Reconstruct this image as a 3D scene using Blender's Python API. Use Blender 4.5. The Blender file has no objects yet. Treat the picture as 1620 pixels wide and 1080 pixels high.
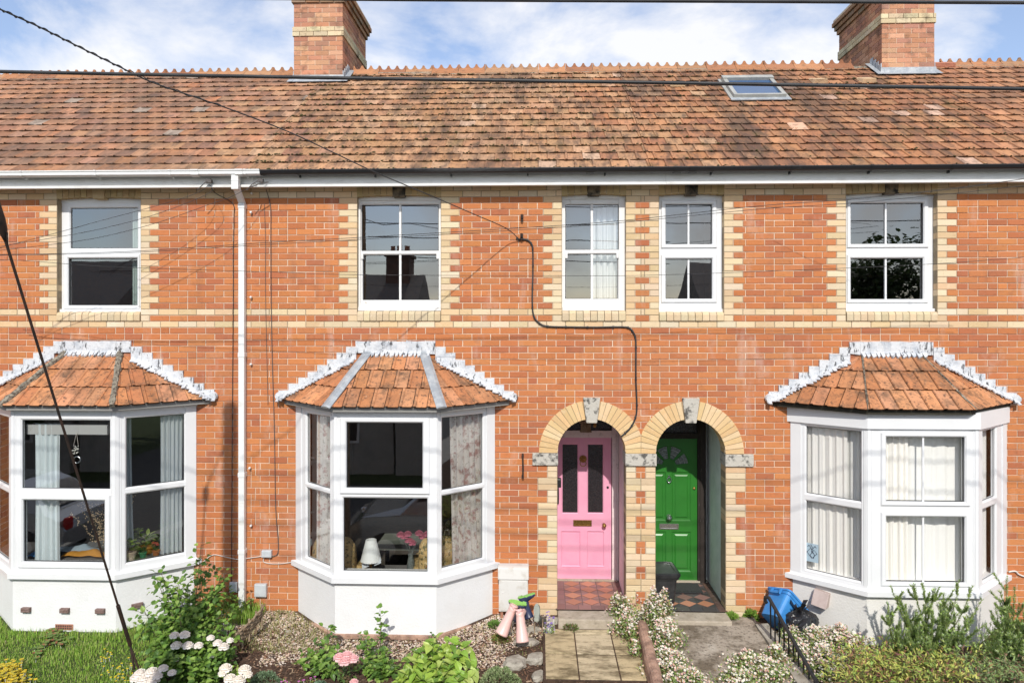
import bpy, math, random
from mathutils import Vector, Matrix
R = math.radians
random.seed(7)
S = bpy.context.scene
C = S.collection
# ---------------------------------------------------------------- camera, sky, sun, exposure
TH = R(2.1); F = 1140.; CD = 8.66; H = 3.45; HY = 506.          # yaw, focal length in photo pixels, distance, height, horizon row
cam = bpy.data.cameras.new('camera'); co = bpy.data.objects.new('camera', cam); C.objects.link(co)
co.location = (0, -CD, H); co.rotation_euler = (R(90), 0, TH)
cam.sensor_width = 36; cam.lens = F*36/1620; cam.shift_y = -(540-HY)/1620; cam.clip_end = 3000; cam.clip_start = .05
S.camera = co
SUN = Vector((.05, -1, .80)).normalized()
w = bpy.data.worlds.new('World'); S.world = w; w.use_nodes = True
nt = w.node_tree; nt.nodes.clear()
def N(nt, t, **k):
    n = nt.nodes.new(t)
    for a, b in k.items(): setattr(n, a, b)
    return n
L = lambda nt, a, b: nt.links.new(a, b)
sky = N(nt, 'ShaderNodeTexSky', sky_type='NISHITA', sun_disc=False)
sky.sun_elevation = math.asin(SUN.z); sky.sun_rotation = math.atan2(SUN.x, SUN.y)
sky.air_density = 1.0; sky.dust_density = .6; sky.ozone_density = 1.5
tc = N(nt, 'ShaderNodeTexCoord'); mp = N(nt, 'ShaderNodeMapping'); mp.inputs['Scale'].default_value = (1, 1, 1.6)
mp.inputs['Location'].default_value = (.9, .4, .35)
L(nt, tc.outputs['Generated'], mp.inputs['Vector'])
n1 = N(nt, 'ShaderNodeTexNoise'); n1.inputs['Scale'].default_value = 3.3; n1.inputs['Detail'].default_value = 9; n1.inputs['Roughness'].default_value = .58; n1.inputs['Distortion'].default_value = .35
L(nt, mp.outputs[0], n1.inputs['Vector'])
cr = N(nt, 'ShaderNodeValToRGB'); cr.color_ramp.elements[0].position = .42; cr.color_ramp.elements[1].position = .60
cr.color_ramp.elements[0].color = (.12, .12, .12, 1); cr.color_ramp.elements[1].color = (.85, .85, .85, 1)
L(nt, n1.outputs['Fac'], cr.inputs['Fac'])
mx = N(nt, 'ShaderNodeMixRGB'); L(nt, cr.outputs['Color'], mx.inputs['Fac'])
hs = N(nt, 'ShaderNodeMixRGB', blend_type='MULTIPLY'); hs.inputs[0].default_value = 1; hs.inputs[2].default_value = (.98, 1.0, 1.08, 1)
L(nt, sky.outputs['Color'], hs.inputs[1]); L(nt, hs.outputs[0], mx.inputs['Color1'])
mx.inputs['Color2'].default_value = (6.5, 6.4, 6.35, 1)
bg = N(nt, 'ShaderNodeBackground'); bg.inputs['Strength'].default_value = .15
L(nt, mx.outputs[0], bg.inputs['Color'])
ow = N(nt, 'ShaderNodeOutputWorld'); L(nt, bg.outputs[0], ow.inputs['Surface'])
sl = bpy.data.lights.new('sun', 'SUN'); so = bpy.data.objects.new('sun', sl); C.objects.link(so)
sl.energy = 3.5; sl.angle = R(.6); sl.color = (1, .955, .88)
so.rotation_euler = SUN.to_track_quat('Z', 'Y').to_euler(); so.location = (3, -20, 18)
S.view_settings.view_transform = 'Standard'; S.view_settings.look = 'None'; S.view_settings.gamma = 1; S.view_settings.exposure = .17
S.render.engine = 'CYCLES'; S.cycles.max_bounces = 8; S.cycles.transparent_max_bounces = 24
# ---------------------------------------------------------------- photo pixel -> point in the place
cT, sT = math.cos(TH), math.sin(TH)
def ray(x, y):
    u = (x-810)/F; v = (HY-y)/F
    return Vector((u*cT-sT, u*sT+cT, v))
def P(x, y, Y=0.):
    d = ray(x, y); t = (Y+CD)/d.y
    return Vector((d.x*t, Y, H+d.z*t))
def gz(X, Y): return -.085 + .12*min(0, max(Y, -2.4))          # the garden slopes away from the houses
def G(x, y, dz=0.):
    d = ray(x, y); t = 7.
    for _ in range(12):
        p = Vector((0, -CD, H)) + d*t
        t = (H-(gz(p.x, p.y)+dz))/(-d.z)
    return Vector((0, -CD, H)) + d*t
class PL:                                                        # an upright plane; s runs left to right along it, d outwards
    def __init__(s, O, e):
        s.O = Vector((O[0], O[1])); v = Vector((e[0]-O[0], e[1]-O[1])); s.len = v.length; s.u = v.normalized(); s.n = Vector((s.u.y, -s.u.x))
    def _t(s, px, py):
        d = ray(px, py); # O + u a = cam + d t
        A = s.u.x; B = -d.x; Cc = s.u.y; D = -d.y; ex = 0-s.O.x; ey = -CD-s.O.y
        det = A*D-B*Cc
        return (ex*D-B*ey)/det, (A*ey-Cc*ex)/det
    def s_(s, px): return s._t(px, 500)[0]
    def z_(s, px, py):
        t = s._t(px, py)[1]; return H+ray(px, py).z*t
    def pt(s, a, z, d=0.):
        q = s.O+s.u*a+s.n*d; return (q.x, q.y, z)
    def rect(s, x0, y0, x1, y1):                                # glass rectangle given by its photo corners
        a, b = s.s_(x0), s.s_(x1); return (a, b, s.z_(x0, y1), s.z_(x0, y0))
# ---------------------------------------------------------------- mesh builder
class MB:
    def __init__(s): s.v = []; s.f = []; s.c = []; s.m = []
    def poly(s, pts, col=(1, 1, 1), m=0):
        i = len(s.v); s.v += [tuple(p) for p in pts]; s.f.append(tuple(range(i, i+len(pts)))); s.c.append(col); s.m.append(m)
    def hexa(s, p, col=(1, 1, 1), m=0, skip=()):               # p: 8 corners, bottom 4 ccw then top 4
        i = len(s.v); s.v += [tuple(q) for q in p]
        for k, f in enumerate(((3, 2, 1, 0), (4, 5, 6, 7), (0, 1, 5, 4), (1, 2, 6, 5), (2, 3, 7, 6), (3, 0, 4, 7))):
            if k in skip: continue
            s.f.append(tuple(i+j for j in f)); s.c.append(col); s.m.append(m)
    def box(s, x0, x1, y0, y1, z0, z1, col=(1, 1, 1), m=0, skip=()):
        s.hexa(((x0, y0, z0), (x1, y0, z0), (x1, y1, z0), (x0, y1, z0), (x0, y0, z1), (x1, y0, z1), (x1, y1, z1), (x0, y1, z1)), col, m, skip)
    def pbox(s, pl, a0, a1, z0, z1, d0, d1, col=(1, 1, 1), m=0):   # box in a PL plane, d1 the outer side
        q = pl.pt
        s.hexa((q(a0, z0, d1), q(a1, z0, d1), q(a1, z0, d0), q(a0, z0, d0), q(a0, z1, d1), q(a1, z1, d1), q(a1, z1, d0), q(a0, z1, d0)), col, m)
    def prism(s, pts, off, col=(1, 1, 1), m=0):
        n = len(pts); i = len(s.v); o = Vector(off)
        s.v += [tuple(p) for p in pts]+[tuple(Vector(p)+o) for p in pts]
        s.f.append(tuple(range(i, i+n))); s.f.append(tuple(range(i+2*n-1, i+n-1, -1)))
        s.c += [col]*2; s.m += [m]*2
        for k in range(n):
            l = (k+1) % n; s.f.append((i+k, i+n+k, i+n+l, i+l)); s.c.append(col); s.m.append(m)
    def tube(s, pts, r, n=8, col=(1, 1, 1), m=0, cap=True):
        pts = [Vector(p) for p in pts]; rs = r if isinstance(r, (list, tuple)) else [r]*len(pts)
        i0 = len(s.v); up = None
        for k, p in enumerate(pts):
            t = (pts[min(k+1, len(pts)-1)]-pts[max(k-1, 0)]).normalized()
            if up is None: up = Vector((0, 0, 1)) if abs(t.z) < .9 else Vector((1, 0, 0))
            a = t.cross(up).normalized(); up = a.cross(t).normalized()
            for j in range(n):
                an = 2*math.pi*j/n; s.v.append(tuple(p+(a*math.cos(an)+up*math.sin(an))*rs[k]))
        for k in range(len(pts)-1):
            for j in range(n):
                b = i0+k*n; l = (j+1) % n
                s.f.append((b+j, b+l, b+n+l, b+n+j)); s.c.append(col); s.m.append(m)
        if cap:
            s.f.append(tuple(range(i0+n-1, i0-1, -1))); s.f.append(tuple(range(len(s.v)-n, len(s.v)))); s.c += [col]*2; s.m += [m]*2
    def loft(s, rings, col=(1, 1, 1), m=0, cap=True):
        n = len(rings[0]); i0 = len(s.v)
        for rg in rings: s.v += [tuple(p) for p in rg]
        for k in range(len(rings)-1):
            for j in range(n):
                b = i0+k*n; l = (j+1) % n
                s.f.append((b+j, b+l, b+n+l, b+n+j)); s.c.append(col); s.m.append(m)
        if cap:
            s.f.append(tuple(range(i0+n-1, i0-1, -1))); s.f.append(tuple(range(len(s.v)-n, len(s.v)))); s.c += [col]*2; s.m += [m]*2
    def lathe(s, prof, c=(0, 0, 0), n=20, col=(1, 1, 1), m=0, ax=None):
        Mx = Matrix.Identity(3) if ax is None else Vector((0, 0, 1)).rotation_difference(Vector(ax)).to_matrix()
        c = Vector(c)
        s.loft([[c+Mx @ Vector((r*math.cos(2*math.pi*j/n), r*math.sin(2*math.pi*j/n), z)) for j in range(n)] for r, z in prof], col, m)
    def build(s, name, mats, parent=None, smooth=False, bevel=0):
        me = bpy.data.meshes.new(name); me.from_pydata(s.v, [], s.f)
        for mt in (mats if isinstance(mats, (list, tuple)) else [mats]): me.materials.append(mt)
        if any(s.m): me.polygons.foreach_set('material_index', s.m)
        at = me.attributes.new('Col', 'FLOAT_COLOR', 'FACE')
        fl = [];
        for c in s.c: fl += [c[0], c[1], c[2], 1.]
        at.data.foreach_set('color', fl)
        if smooth: me.polygons.foreach_set('use_smooth', [True]*len(me.polygons))
        o = bpy.data.objects.new(name, me); C.objects.link(o)
        if parent: o.parent = parent
        if bevel:
            b = o.modifiers.new('bevel', 'BEVEL'); b.width = bevel; b.segments = 2; b.limit_method = 'ANGLE'; b.angle_limit = R(40)
        me.update(); return o
def tag(o, label=None, cat=None, group=None, kind=None):
    if label: o['label'] = label
    if cat: o['category'] = cat
    if group: o['group'] = group
    if kind: o['kind'] = kind
    return o
def thing(name, label, cat, loc=(0, 0, 0), group=None):
    o = bpy.data.objects.new(name, None); C.objects.link(o); o.empty_display_size = .1; o.location = loc
    return tag(o, label, cat, group)
def rnd(a, b): return random.uniform(a, b)
def jit(c, v, h=0.):
    k = 1+rnd(-v, v); return (max(0, c[0]*k*(1+rnd(-h, h))), max(0, c[1]*k), max(0, c[2]*k*(1+rnd(-h, h))))
def pick(lst): return lst[random.randrange(len(lst))]
# ---------------------------------------------------------------- materials (all procedural)
def mat(name, col=(.8, .8, .8), rough=.6, col2=None, scale=8., lo=.4, hi=.65, metal=0., bump=0., bscale=40., attr=False, spec=.4, spots=None, translucent=0., stretch=(1, 1, 1), extra=None, coat=0.):
    m = bpy.data.materials.new(name); m.use_nodes = True; t = m.node_tree; b = t.nodes['Principled BSDF']
    b.inputs['Roughness'].default_value = rough; b.inputs['Metallic'].default_value = metal; b.inputs['Specular IOR Level'].default_value = spec
    b.inputs['Coat Weight'].default_value = coat
    ge = N(t, 'ShaderNodeNewGeometry'); mp = N(t, 'ShaderNodeMapping'); mp.inputs['Scale'].default_value = stretch
    L(t, ge.outputs['Position'], mp.inputs['Vector'])
    if attr:
        a = N(t, 'ShaderNodeAttribute'); a.attribute_name = 'Col'; cur = a.outputs['Color']
        if col != (.8, .8, .8):
            q = N(t, 'ShaderNodeMixRGB', blend_type='MULTIPLY'); q.inputs[0].default_value = 1; q.inputs[2].default_value = (*col, 1); L(t, cur, q.inputs[1]); cur = q.outputs[0]
    else:
        r = N(t, 'ShaderNodeRGB'); r.outputs[0].default_value = (*col, 1); cur = r.outputs[0]
    def layer(cur, c2, sc, lo, hi, amt=1., st=None):
        n = N(t, 'ShaderNodeTexNoise'); n.inputs['Scale'].default_value = sc; n.inputs['Detail'].default_value = 6; n.inputs['Roughness'].default_value = .65
        if st:
            mq = N(t, 'ShaderNodeMapping'); mq.inputs['Scale'].default_value = st; L(t, ge.outputs['Position'], mq.inputs['Vector']); L(t, mq.outputs[0], n.inputs['Vector'])
        else: L(t, mp.outputs[0], n.inputs['Vector'])
        mr = N(t, 'ShaderNodeMapRange'); mr.inputs[1].default_value = lo; mr.inputs[2].default_value = hi; mr.inputs[4].default_value = amt
        L(t, n.outputs['Fac'], mr.inputs[0])
        x = N(t, 'ShaderNodeMixRGB'); L(t, mr.outputs[0], x.inputs[0]); L(t, cur, x.inputs[1]); x.inputs[2].default_value = (*c2, 1)
        return x.outputs[0]
    if col2: cur = layer(cur, col2, scale, lo, hi)
    for e in (extra or []): cur = layer(cur, *e)
    L(t, cur, b.inputs['Base Color'])
    if bump:
        n = N(t, 'ShaderNodeTexNoise'); n.inputs['Scale'].default_value = bscale; n.inputs['Detail'].default_value = 5; L(t, ge.outputs['Position'], n.inputs['Vector'])
        bp = N(t, 'ShaderNodeBump'); bp.inputs['Strength'].default_value = bump; bp.inputs['Distance'].default_value = .01
        L(t, n.outputs['Fac'], bp.inputs['Height']); L(t, bp.outputs[0], b.inputs['Normal'])
    if translucent:
        tr = N(t, 'ShaderNodeBsdfTranslucent'); L(t, cur, tr.inputs['Color']); ms = N(t, 'ShaderNodeMixShader'); ms.inputs[0].default_value = translucent
        L(t, b.outputs[0], ms.inputs[1]); L(t, tr.outputs[0], ms.inputs[2]); L(t, ms.outputs[0], t.nodes['Material Output'].inputs[0])
    return m
def glass_mat(name, base, tint=(.93, .96, .95), top=.6):
    m = bpy.data.materials.new(name); m.use_nodes = True; t = m.node_tree; t.nodes.clear()
    o = N(t, 'ShaderNodeOutputMaterial'); tr = N(t, 'ShaderNodeBsdfTransparent'); tr.inputs[0].default_value = (*tint, 1)
    gl = N(t, 'ShaderNodeBsdfGlossy'); gl.inputs['Roughness'].default_value = .004
    ly = N(t, 'ShaderNodeLayerWeight'); ly.inputs[0].default_value = .35
    mr = N(t, 'ShaderNodeMapRange'); mr.inputs[3].default_value = base; mr.inputs[4].default_value = top; L(t, ly.outputs['Fresnel'], mr.inputs[0])
    n = N(t, 'ShaderNodeTexNoise'); n.inputs['Scale'].default_value = 1.1; bp = N(t, 'ShaderNodeBump'); bp.inputs['Strength'].default_value = .05; bp.inputs['Distance'].default_value = .03
    ge = N(t, 'ShaderNodeNewGeometry'); L(t, ge.outputs['Position'], n.inputs['Vector']); L(t, n.outputs['Fac'], bp.inputs['Height']); L(t, bp.outputs[0], gl.inputs['Normal'])
    ms = N(t, 'ShaderNodeMixShader'); L(t, mr.outputs[0], ms.inputs[0]); L(t, tr.outputs[0], ms.inputs[1]); L(t, gl.outputs[0], ms.inputs[2]); L(t, ms.outputs[0], o.inputs[0])
    return m
M = {}
M['brick'] = mat('brick', attr=True, rough=.85, spec=.15, bump=.5, bscale=90, extra=[((.36, .16, .10), .9, .50, .72, .45), ((.66, .54, .47), 1.7, .58, .74, .45, (1.3, 1, .7)), ((.60, .48, .42), 1.9, .58, .70, .40, (1.8, 1, .30)), ((.20, .10, .07), 2.6, .58, .72, .35, (1.6, 1, .35)), ((.22, .10, .07), 6., .56, .74, .45), ((.16, .07, .045), 26., .56, .76, .5), ((.76, .64, .54), 42., .64, .76, .6)])
M['buff_brick'] = mat('buff_brick', attr=True, rough=.85, spec=.15, bump=.5, bscale=90, extra=[((.50, .32, .16), 1.6, .54, .74, .35), ((.30, .22, .13), 24., .58, .76, .45), ((.78, .68, .52), 9., .56, .74, .4)])
M['mortar'] = mat('mortar', (.78, .66, .52), .95, (.58, .46, .35), 2.5, bump=.4, bscale=150)
M['buff_mortar'] = mat('buff_mortar', (.36, .29, .19), .95, (.26, .20, .14), 9., bump=.4, bscale=150)
M['tile_clean'] = mat('roof_tile_clean', attr=True, rough=.8, spec=.2, bump=.5, bscale=70, extra=[((.10, .072, .055), 1.1, .46, .66, .6, (.7, 1.2, 1)), ((.10, .075, .06), 6., .47, .66, .6, (1.6, .6, .6)), ((.10, .07, .05), 22., .56, .74, .55), ((.50, .44, .36), 38., .66, .8, .6)])
M['tile_mossy'] = mat('roof_tile_mossy', attr=True, rough=.85, spec=.15, bump=.6, bscale=70, extra=[((.080, .058, .048), 1.0, .47, .62, .75, (1.25, .30, .30)), ((.07, .052, .045), 5.5, .47, .62, .62, (1.6, .5, .5)), ((.12, .10, .035), 2.6, .55, .75, .55), ((.07, .05, .035), 19., .54, .70, .75), ((.10, .095, .03), 40., .62, .74, .8), ((.48, .40, .31), 55., .68, .8, .7)])
M['tile_bay'] = mat('bay_tile', attr=True, rough=.8, spec=.2, bump=.5, bscale=70, extra=[((.24, .11, .055), 2.5, .46, .66, .6), ((.11, .075, .05), 6., .50, .64, .65), ((.07, .05, .04), 26., .54, .66, .8), ((.60, .42, .28), 30., .62, .72, .6)])
M['ridge'] = mat('ridge_tile', attr=True, rough=.85, spec=.15, bump=.5, bscale=60, extra=[((.10, .07, .05), 9., .5, .72, .7), ((.5, .42, .3), 30., .64, .8, .6)])
M['upvc'] = mat('white_plastic_frame', (.76, .77, .775), .35, (.71, .72, .73), 3., .4, .8, spec=.5)
M['paint'] = mat('white_painted_wood', (.76, .75, .73), .5, (.50, .46, .40), 14., .62, .78, bump=.3, bscale=60)
M['fascia'] = mat('white_fascia_board', (.72, .72, .70), .4, (.56, .54, .50), 5., .5, .8, stretch=(1, 1, 4), spec=.4)
M['gutter_white'] = mat('white_gutter', (.74, .75, .74), .35, (.52, .50, .44), 7., .58, .8, stretch=(.5, 1, 2))
M['gutter_black'] = mat('black_gutter', (.018, .018, .02), .35, (.05, .05, .05), 6., .6, .8, spec=.5)
M['gasket'] = mat('black_gasket', (.03, .032, .035), .5)
M['render'] = mat('white_render', (.76, .77, .77), .8, (.72, .72, .71), 2.2, .45, .75, bump=.35, bscale=45, extra=[((.50, .50, .47), 7., .66, .82, .5)])
M['render_cream'] = mat('cream_render', (.73, .715, .68), .85, (.66, .64, .59), 2.2, .45, .75, bump=.4, bscale=45, extra=[((.40, .38, .33), 9., .66, .82, .5)])
M['stone'] = mat('weathered_stone', (.50, .47, .41), .95, (.10, .095, .085), 13., .50, .62, bump=.8, bscale=60, extra=[((.62, .60, .55), 30., .60, .72, .8)])
M['key_black'] = mat('blackened_keystone', (.20, .155, .10), .9, (.02, .02, .018), 9., .42, .6, bump=.6, bscale=50)
M['lead'] = mat('lead_sheet', (.33, .36, .39), .5, (.52, .54, .55), 9., .45, .7, metal=.25, bump=.4, bscale=25)
M['flash'] = mat('white_painted_cement_flashing', (.62, .635, .65), .8, (.42, .45, .49), 9., .46, .68, bump=1., bscale=30, extra=[((.05, .05, .055), 17., .565, .62, .9, (1.4, 1, .45)), ((.30, .31, .33), 40., .58, .7, .7)])
M['lichen'] = mat('lichened_cement', (.30, .27, .21), .95, (.07, .06, .05), 28., .42, .6, bump=.9, bscale=50, extra=[((.55, .53, .45), 45., .6, .72, .8)])
M['soffit'] = mat('soffit_board', (.26, .255, .24), .8)
M['soffit_shade'] = mat('shade_dark_soffit', (.035, .032, .022), .9)  # near-black colour stands in for the shade under the tile overhang
M['dark_wood'] = mat('dark_wood', (.03, .022, .018), .8, (.22, .20, .18), 20., .6, .75, stretch=(3, 3, .6))
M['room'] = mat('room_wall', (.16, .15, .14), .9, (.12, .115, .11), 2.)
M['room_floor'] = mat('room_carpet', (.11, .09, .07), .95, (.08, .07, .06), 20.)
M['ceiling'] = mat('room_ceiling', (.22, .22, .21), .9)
M['glass'] = glass_mat('window_glass', .19, (.98, 1, .99))
M['glass_up'] = glass_mat('upper_window_glass', .27, (.95, .97, .96))
M['glass_side'] = glass_mat('clear_window_glass', .03, (1, 1, 1), .28)
M['plaster_pink'] = mat('pinkish_plaster', (.88, .80, .79), .8, (.76, .66, .65), 7., bump=.3)
M['plaster_green'] = mat('pale_green_plaster', (.80, .84, .81), .8, (.68, .73, .70), 5., bump=.3)
M['pink'] = mat('pink_gloss_paint', (.81, .385, .52), .35, (.77, .34, .48), 3., spec=.5, coat=.2)
M['green'] = mat('green_gloss_paint', (.030, .19, .026), .3, (.026, .165, .022), 3., spec=.5, coat=.3)
M['darkglass'] = mat('dark_obscured_glass', (.02, .017, .02), .12, (.05, .045, .045), 60., .5, .7, bump=.3, bscale=120, spec=.8)
M['frostglass'] = mat('pale_leaded_glass', (.24, .27, .26), .12, (.10, .12, .11), 50., spec=.8)
M['brass'] = mat('brass', (.50, .32, .10), .32, (.25, .15, .05), 50., metal=.9)
M['chrome'] = mat('chrome', (.72, .73, .74), .18, metal=1.)
M['black_metal'] = mat('black_painted_iron', (.02, .02, .021), .4, (.10, .06, .04), 30., .62, .72, spec=.5)
M['rust'] = mat('rusty_wire', (.055, .03, .02), .7, (.02, .017, .015), 9.)
M['cable'] = mat('black_cable', (.022, .022, .024), .5, (.05, .05, .05), 4.)
M['cable_grey'] = mat('grey_cable', (.10, .09, .085), .6)
M['cable_white'] = mat('white_cable', (.66, .60, .55), .6)
M['plastic_grey'] = mat('pale_grey_plastic', (.55, .58, .60), .45, (.47, .50, .52), 10.)
M['cabinet'] = mat('aged_white_cabinet', (.66, .65, .62), .55, (.50, .46, .40), 9., .5, .75, extra=[((.25, .13, .07), 17., .66, .76, .7)])
M['terracotta'] = mat('terracotta', (.42, .20, .13), .85, (.32, .14, .09), 20., bump=.4)
M['air_brick'] = mat('brown_air_brick', (.16, .10, .085), .8, (.24, .17, .15), 30., bump=.3)
M['quarry'] = mat('quarry_tile', attr=True, rough=.5, spec=.4, extra=[((.30, .24, .21), 8., .55, .8, .5)])
M['concrete'] = mat('concrete_step', (.46, .40, .32), .95, (.34, .29, .22), 6., bump=.6, bscale=60, extra=[((.10, .085, .06), 15., .55, .75, .6)])
M['oldpath'] = mat('weathered_concrete_path', (.36, .31, .25), .95, (.15, .12, .085), 3.2, .45, .60, bump=1., bscale=45, extra=[((.56, .52, .45), 2.0, .56, .70, .7), ((.07, .055, .04), 28., .52, .66, .8)])
M['slab'] = mat('riven_slab', attr=True, rough=.9, bump=1., bscale=14, extra=[((.10, .075, .035), 4., .46, .64, .8, (1, 2.2, 1)), ((.10, .075, .04), 20., .58, .72, .6), ((.52, .44, .30), 9., .64, .78, .5)])
M['soil'] = mat('mulched_soil', (.085, .05, .032), 1., (.04, .024, .016), 12., bump=1., bscale=60, extra=[((.20, .13, .085), 45., .58, .7, .8)])
M['gravel'] = mat('gravel', attr=True, rough=.9, bump=.5, bscale=60)
M['lawn'] = mat('lawn_earth', (.055, .085, .02), 1., (.035, .05, .015), 14., bump=1., bscale=60)
M['grass'] = mat('grass_blade', attr=True, rough=.6, translucent=.3)
M['leaf'] = mat('leaf', attr=True, rough=.45, spec=.4, translucent=.25)
M['needle'] = mat('needle_leaf', attr=True, rough=.6, translucent=.32)
M['petal'] = mat('petal', attr=True, rough=.6, translucent=.25)
M['stem'] = mat('stem', (.10, .07, .035), .8, (.06, .09, .03), 10.)
M['coping'] = mat('brick_coping', (.46, .29, .21), .95, (.20, .12, .09), 7., bump=.9, bscale=50, extra=[((.45, .38, .30), 22., .58, .7, .7), ((.06, .05, .04), 40., .58, .7, .6)])
M['rock'] = mat('garden_rock', (.40, .37, .31), .95, (.24, .21, .17), 6., bump=1., bscale=20, extra=[((.08, .07, .05), 14., .56, .7, .7)])
M['blue'] = mat('blue_plastic', (.045, .24, .58), .45, (.035, .20, .50), 5., spec=.5)
M['black_plastic'] = mat('black_plastic', (.02, .021, .023), .38, (.045, .045, .045), 7., spec=.5)
M['bag'] = mat('black_bin_bag', (.012, .012, .014), .28, spec=.6, bump=.9, bscale=30)
M['mat'] = mat('doormat', (.035, .038, .038), 1., (.06, .06, .06), 60., bump=.6, bscale=90)
M['cloth'] = mat('cloth', attr=True, rough=.9, translucent=.12)
M['floral'] = mat('floral_fabric', (.62, .42, .17), .9, (.13, .12, .05), 26., .50, .60, extra=[((.80, .64, .38), 34., .56, .64, .9), ((.40, .12, .07), 22., .62, .70, .8)])
M['floral_curtain'] = mat('floral_curtain', (.88, .82, .77), .9, (.55, .34, .31), 11., .52, .62, extra=[((.30, .28, .20), 19., .56, .66, .7), ((.82, .78, .72), 9., .60, .72, .7)], translucent=.08)
M['rubber'] = mat('boot_rubber', attr=True, rough=.35, spec=.5, extra=[((.30, .25, .2), 12., .62, .8, .3)])
M['twig'] = mat('woven_twig', (.22, .15, .09), .9, (.38, .30, .21), 25., bump=.6)
M['carpaint'] = mat('silver_car_paint', (.42, .44, .46), .22, metal=.6, spec=.6, coat=1.)
M['carpaint2'] = mat('dark_grey_car_paint', (.10, .11, .12), .2, metal=.4, spec=.6, coat=1.)
M['asphalt'] = mat('asphalt', (.10, .10, .10), .95, (.075, .075, .075), 30., bump=.6, bscale=90)
M['pavement'] = mat('pavement_concrete', (.38, .365, .34), .95, (.30, .285, .26), 5., bump=.5, bscale=60)
M['slate'] = mat('slate', (.13, .125, .125), .7, (.20, .15, .13), 9., bump=.5)
M['greywall'] = mat('grey_house_wall', (.40, .385, .36), .9, (.34, .33, .31), 3., bump=.4)
M['moss'] = mat('moss', (.075, .07, .022), 1., (.03, .028, .012), 40., bump=1., bscale=120)
RED = [(.50, .182, .072), (.53, .202, .076), (.48, .172, .070), (.54, .212, .080), (.46, .160, .070), (.42, .145, .070), (.51, .197, .082), (.50, .180, .070), (.52, .192, .074)]
BUFF = [(.66, .50, .31), (.70, .55, .36), (.64, .47, .28), (.70, .58, .41), (.67, .53, .36), (.62, .44, .26)]
# ---------------------------------------------------------------- coursed brickwork
ZB = 3.357; CH = .075
Zc = lambda k: ZB+CH*k
OPEN = dict(W1=(-5.921, -4.874), W2=(-2.193, -1.178), W3=(.283, 1.042), W4=(1.44, 2.204), W5=(3.637, 4.691))
ARCH = [(.636, .408), (1.812, .413)]; RO = .63; ZS = 1.857          # arch centres, inner radii; outer radius, springing
BAYS = dict(A=dict(c=-5.472, hf=.615, hw=1.29, ef=.648, ew=1.507, ec=-5.46),
            B=dict(c=-1.735, hf=.585, hw=1.205, ef=.642, ew=1.42, ec=-1.72),
            C=dict(c=4.235, hf=.60, hw=1.245, ef=.575, ew=1.424, ec=4.155))
XB = [-10.2, -3.501, 1.224, 5.949, 9.6]                                 # party walls
HOUSES = ['A', 'B', 'C', 'D']
def sides(k):
    """openings crossed by course k: (x0, x1, kind)"""
    z = (Zc(k)+Zc(k+1))/2; out = []
    if k >= 1:
        for n, (a, b) in OPEN.items(): out.append((a, b, 'w'))
    if k >= -20:
        for xc, ri in ARCH:
            d = RO-.03
            h = d*d-(z-ZS)**2
            if h > 0: r = math.sqrt(h); out.append((xc-r, xc+r, 'a'))
    elif k < -20:
        for i, (xc, ri) in enumerate(ARCH): out.append((xc-ri, xc+ri, 'j%d' % i if k < -22 else 'i'))
    if z < 2.44 and z > -1:
        for b in BAYS.values(): out.append((b['c']-b['hw']+.03, b['c']+b['hw']-.03, 'b'))
    return sorted(out)
def brick(mb, x0, x1, k, col, dep=.012, y=None, z0=None, z1=None):
    g = .0037; mi = 2 if col[1] > .30 else 0; y = rnd(-.003, .001) if y is None else y
    z0 = Zc(k) if z0 is None else z0; z1 = Zc(k+1) if z1 is None else z1
    if x1-x0 < .02: return
    if col[1] > .30: mb.poly([(x0, .004, z0), (x1, .004, z0), (x1, .004, z1), (x0, .004, z1)], (1, 1, 1), 1)
    t = .0012
    a, b, c, d = x0+g+rnd(0, t), x1-g-rnd(0, t), z0+g+rnd(-t, t), z1-g+rnd(-t, t); tw = rnd(-.0012, .0012); q = .003
    mb.hexa(((a, y+q, c), (b, y+q, c), (b, dep, c), (a, dep, c), (a, y+q, d), (b, y+q, d), (b, dep, d), (a, dep, d)), col, mi, skip=(2, 4))
    # arris: the face set slightly in from the edges
    f = [(a+q, y, c+q), (b-q, y+tw, c+q), (b-q, y+tw, d-q), (a+q, y, d-q)]; o = [(a, y+q, c), (b, y+q, c), (b, y+q, d), (a, y+q, d)]
    mb.poly(f, col, mi)
    for i in range(4): j = (i+1) % 4; mb.poly([o[i], o[j], f[j], f[i]], col, mi)
def cut(segs, a, b):
    out = []
    for s in segs:
        if b <= s[0] or a >= s[1]: out.append(s); continue
        if a > s[0]: out.append((s[0], a))
        if b < s[1]: out.append((b, s[1]))
    return out
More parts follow.
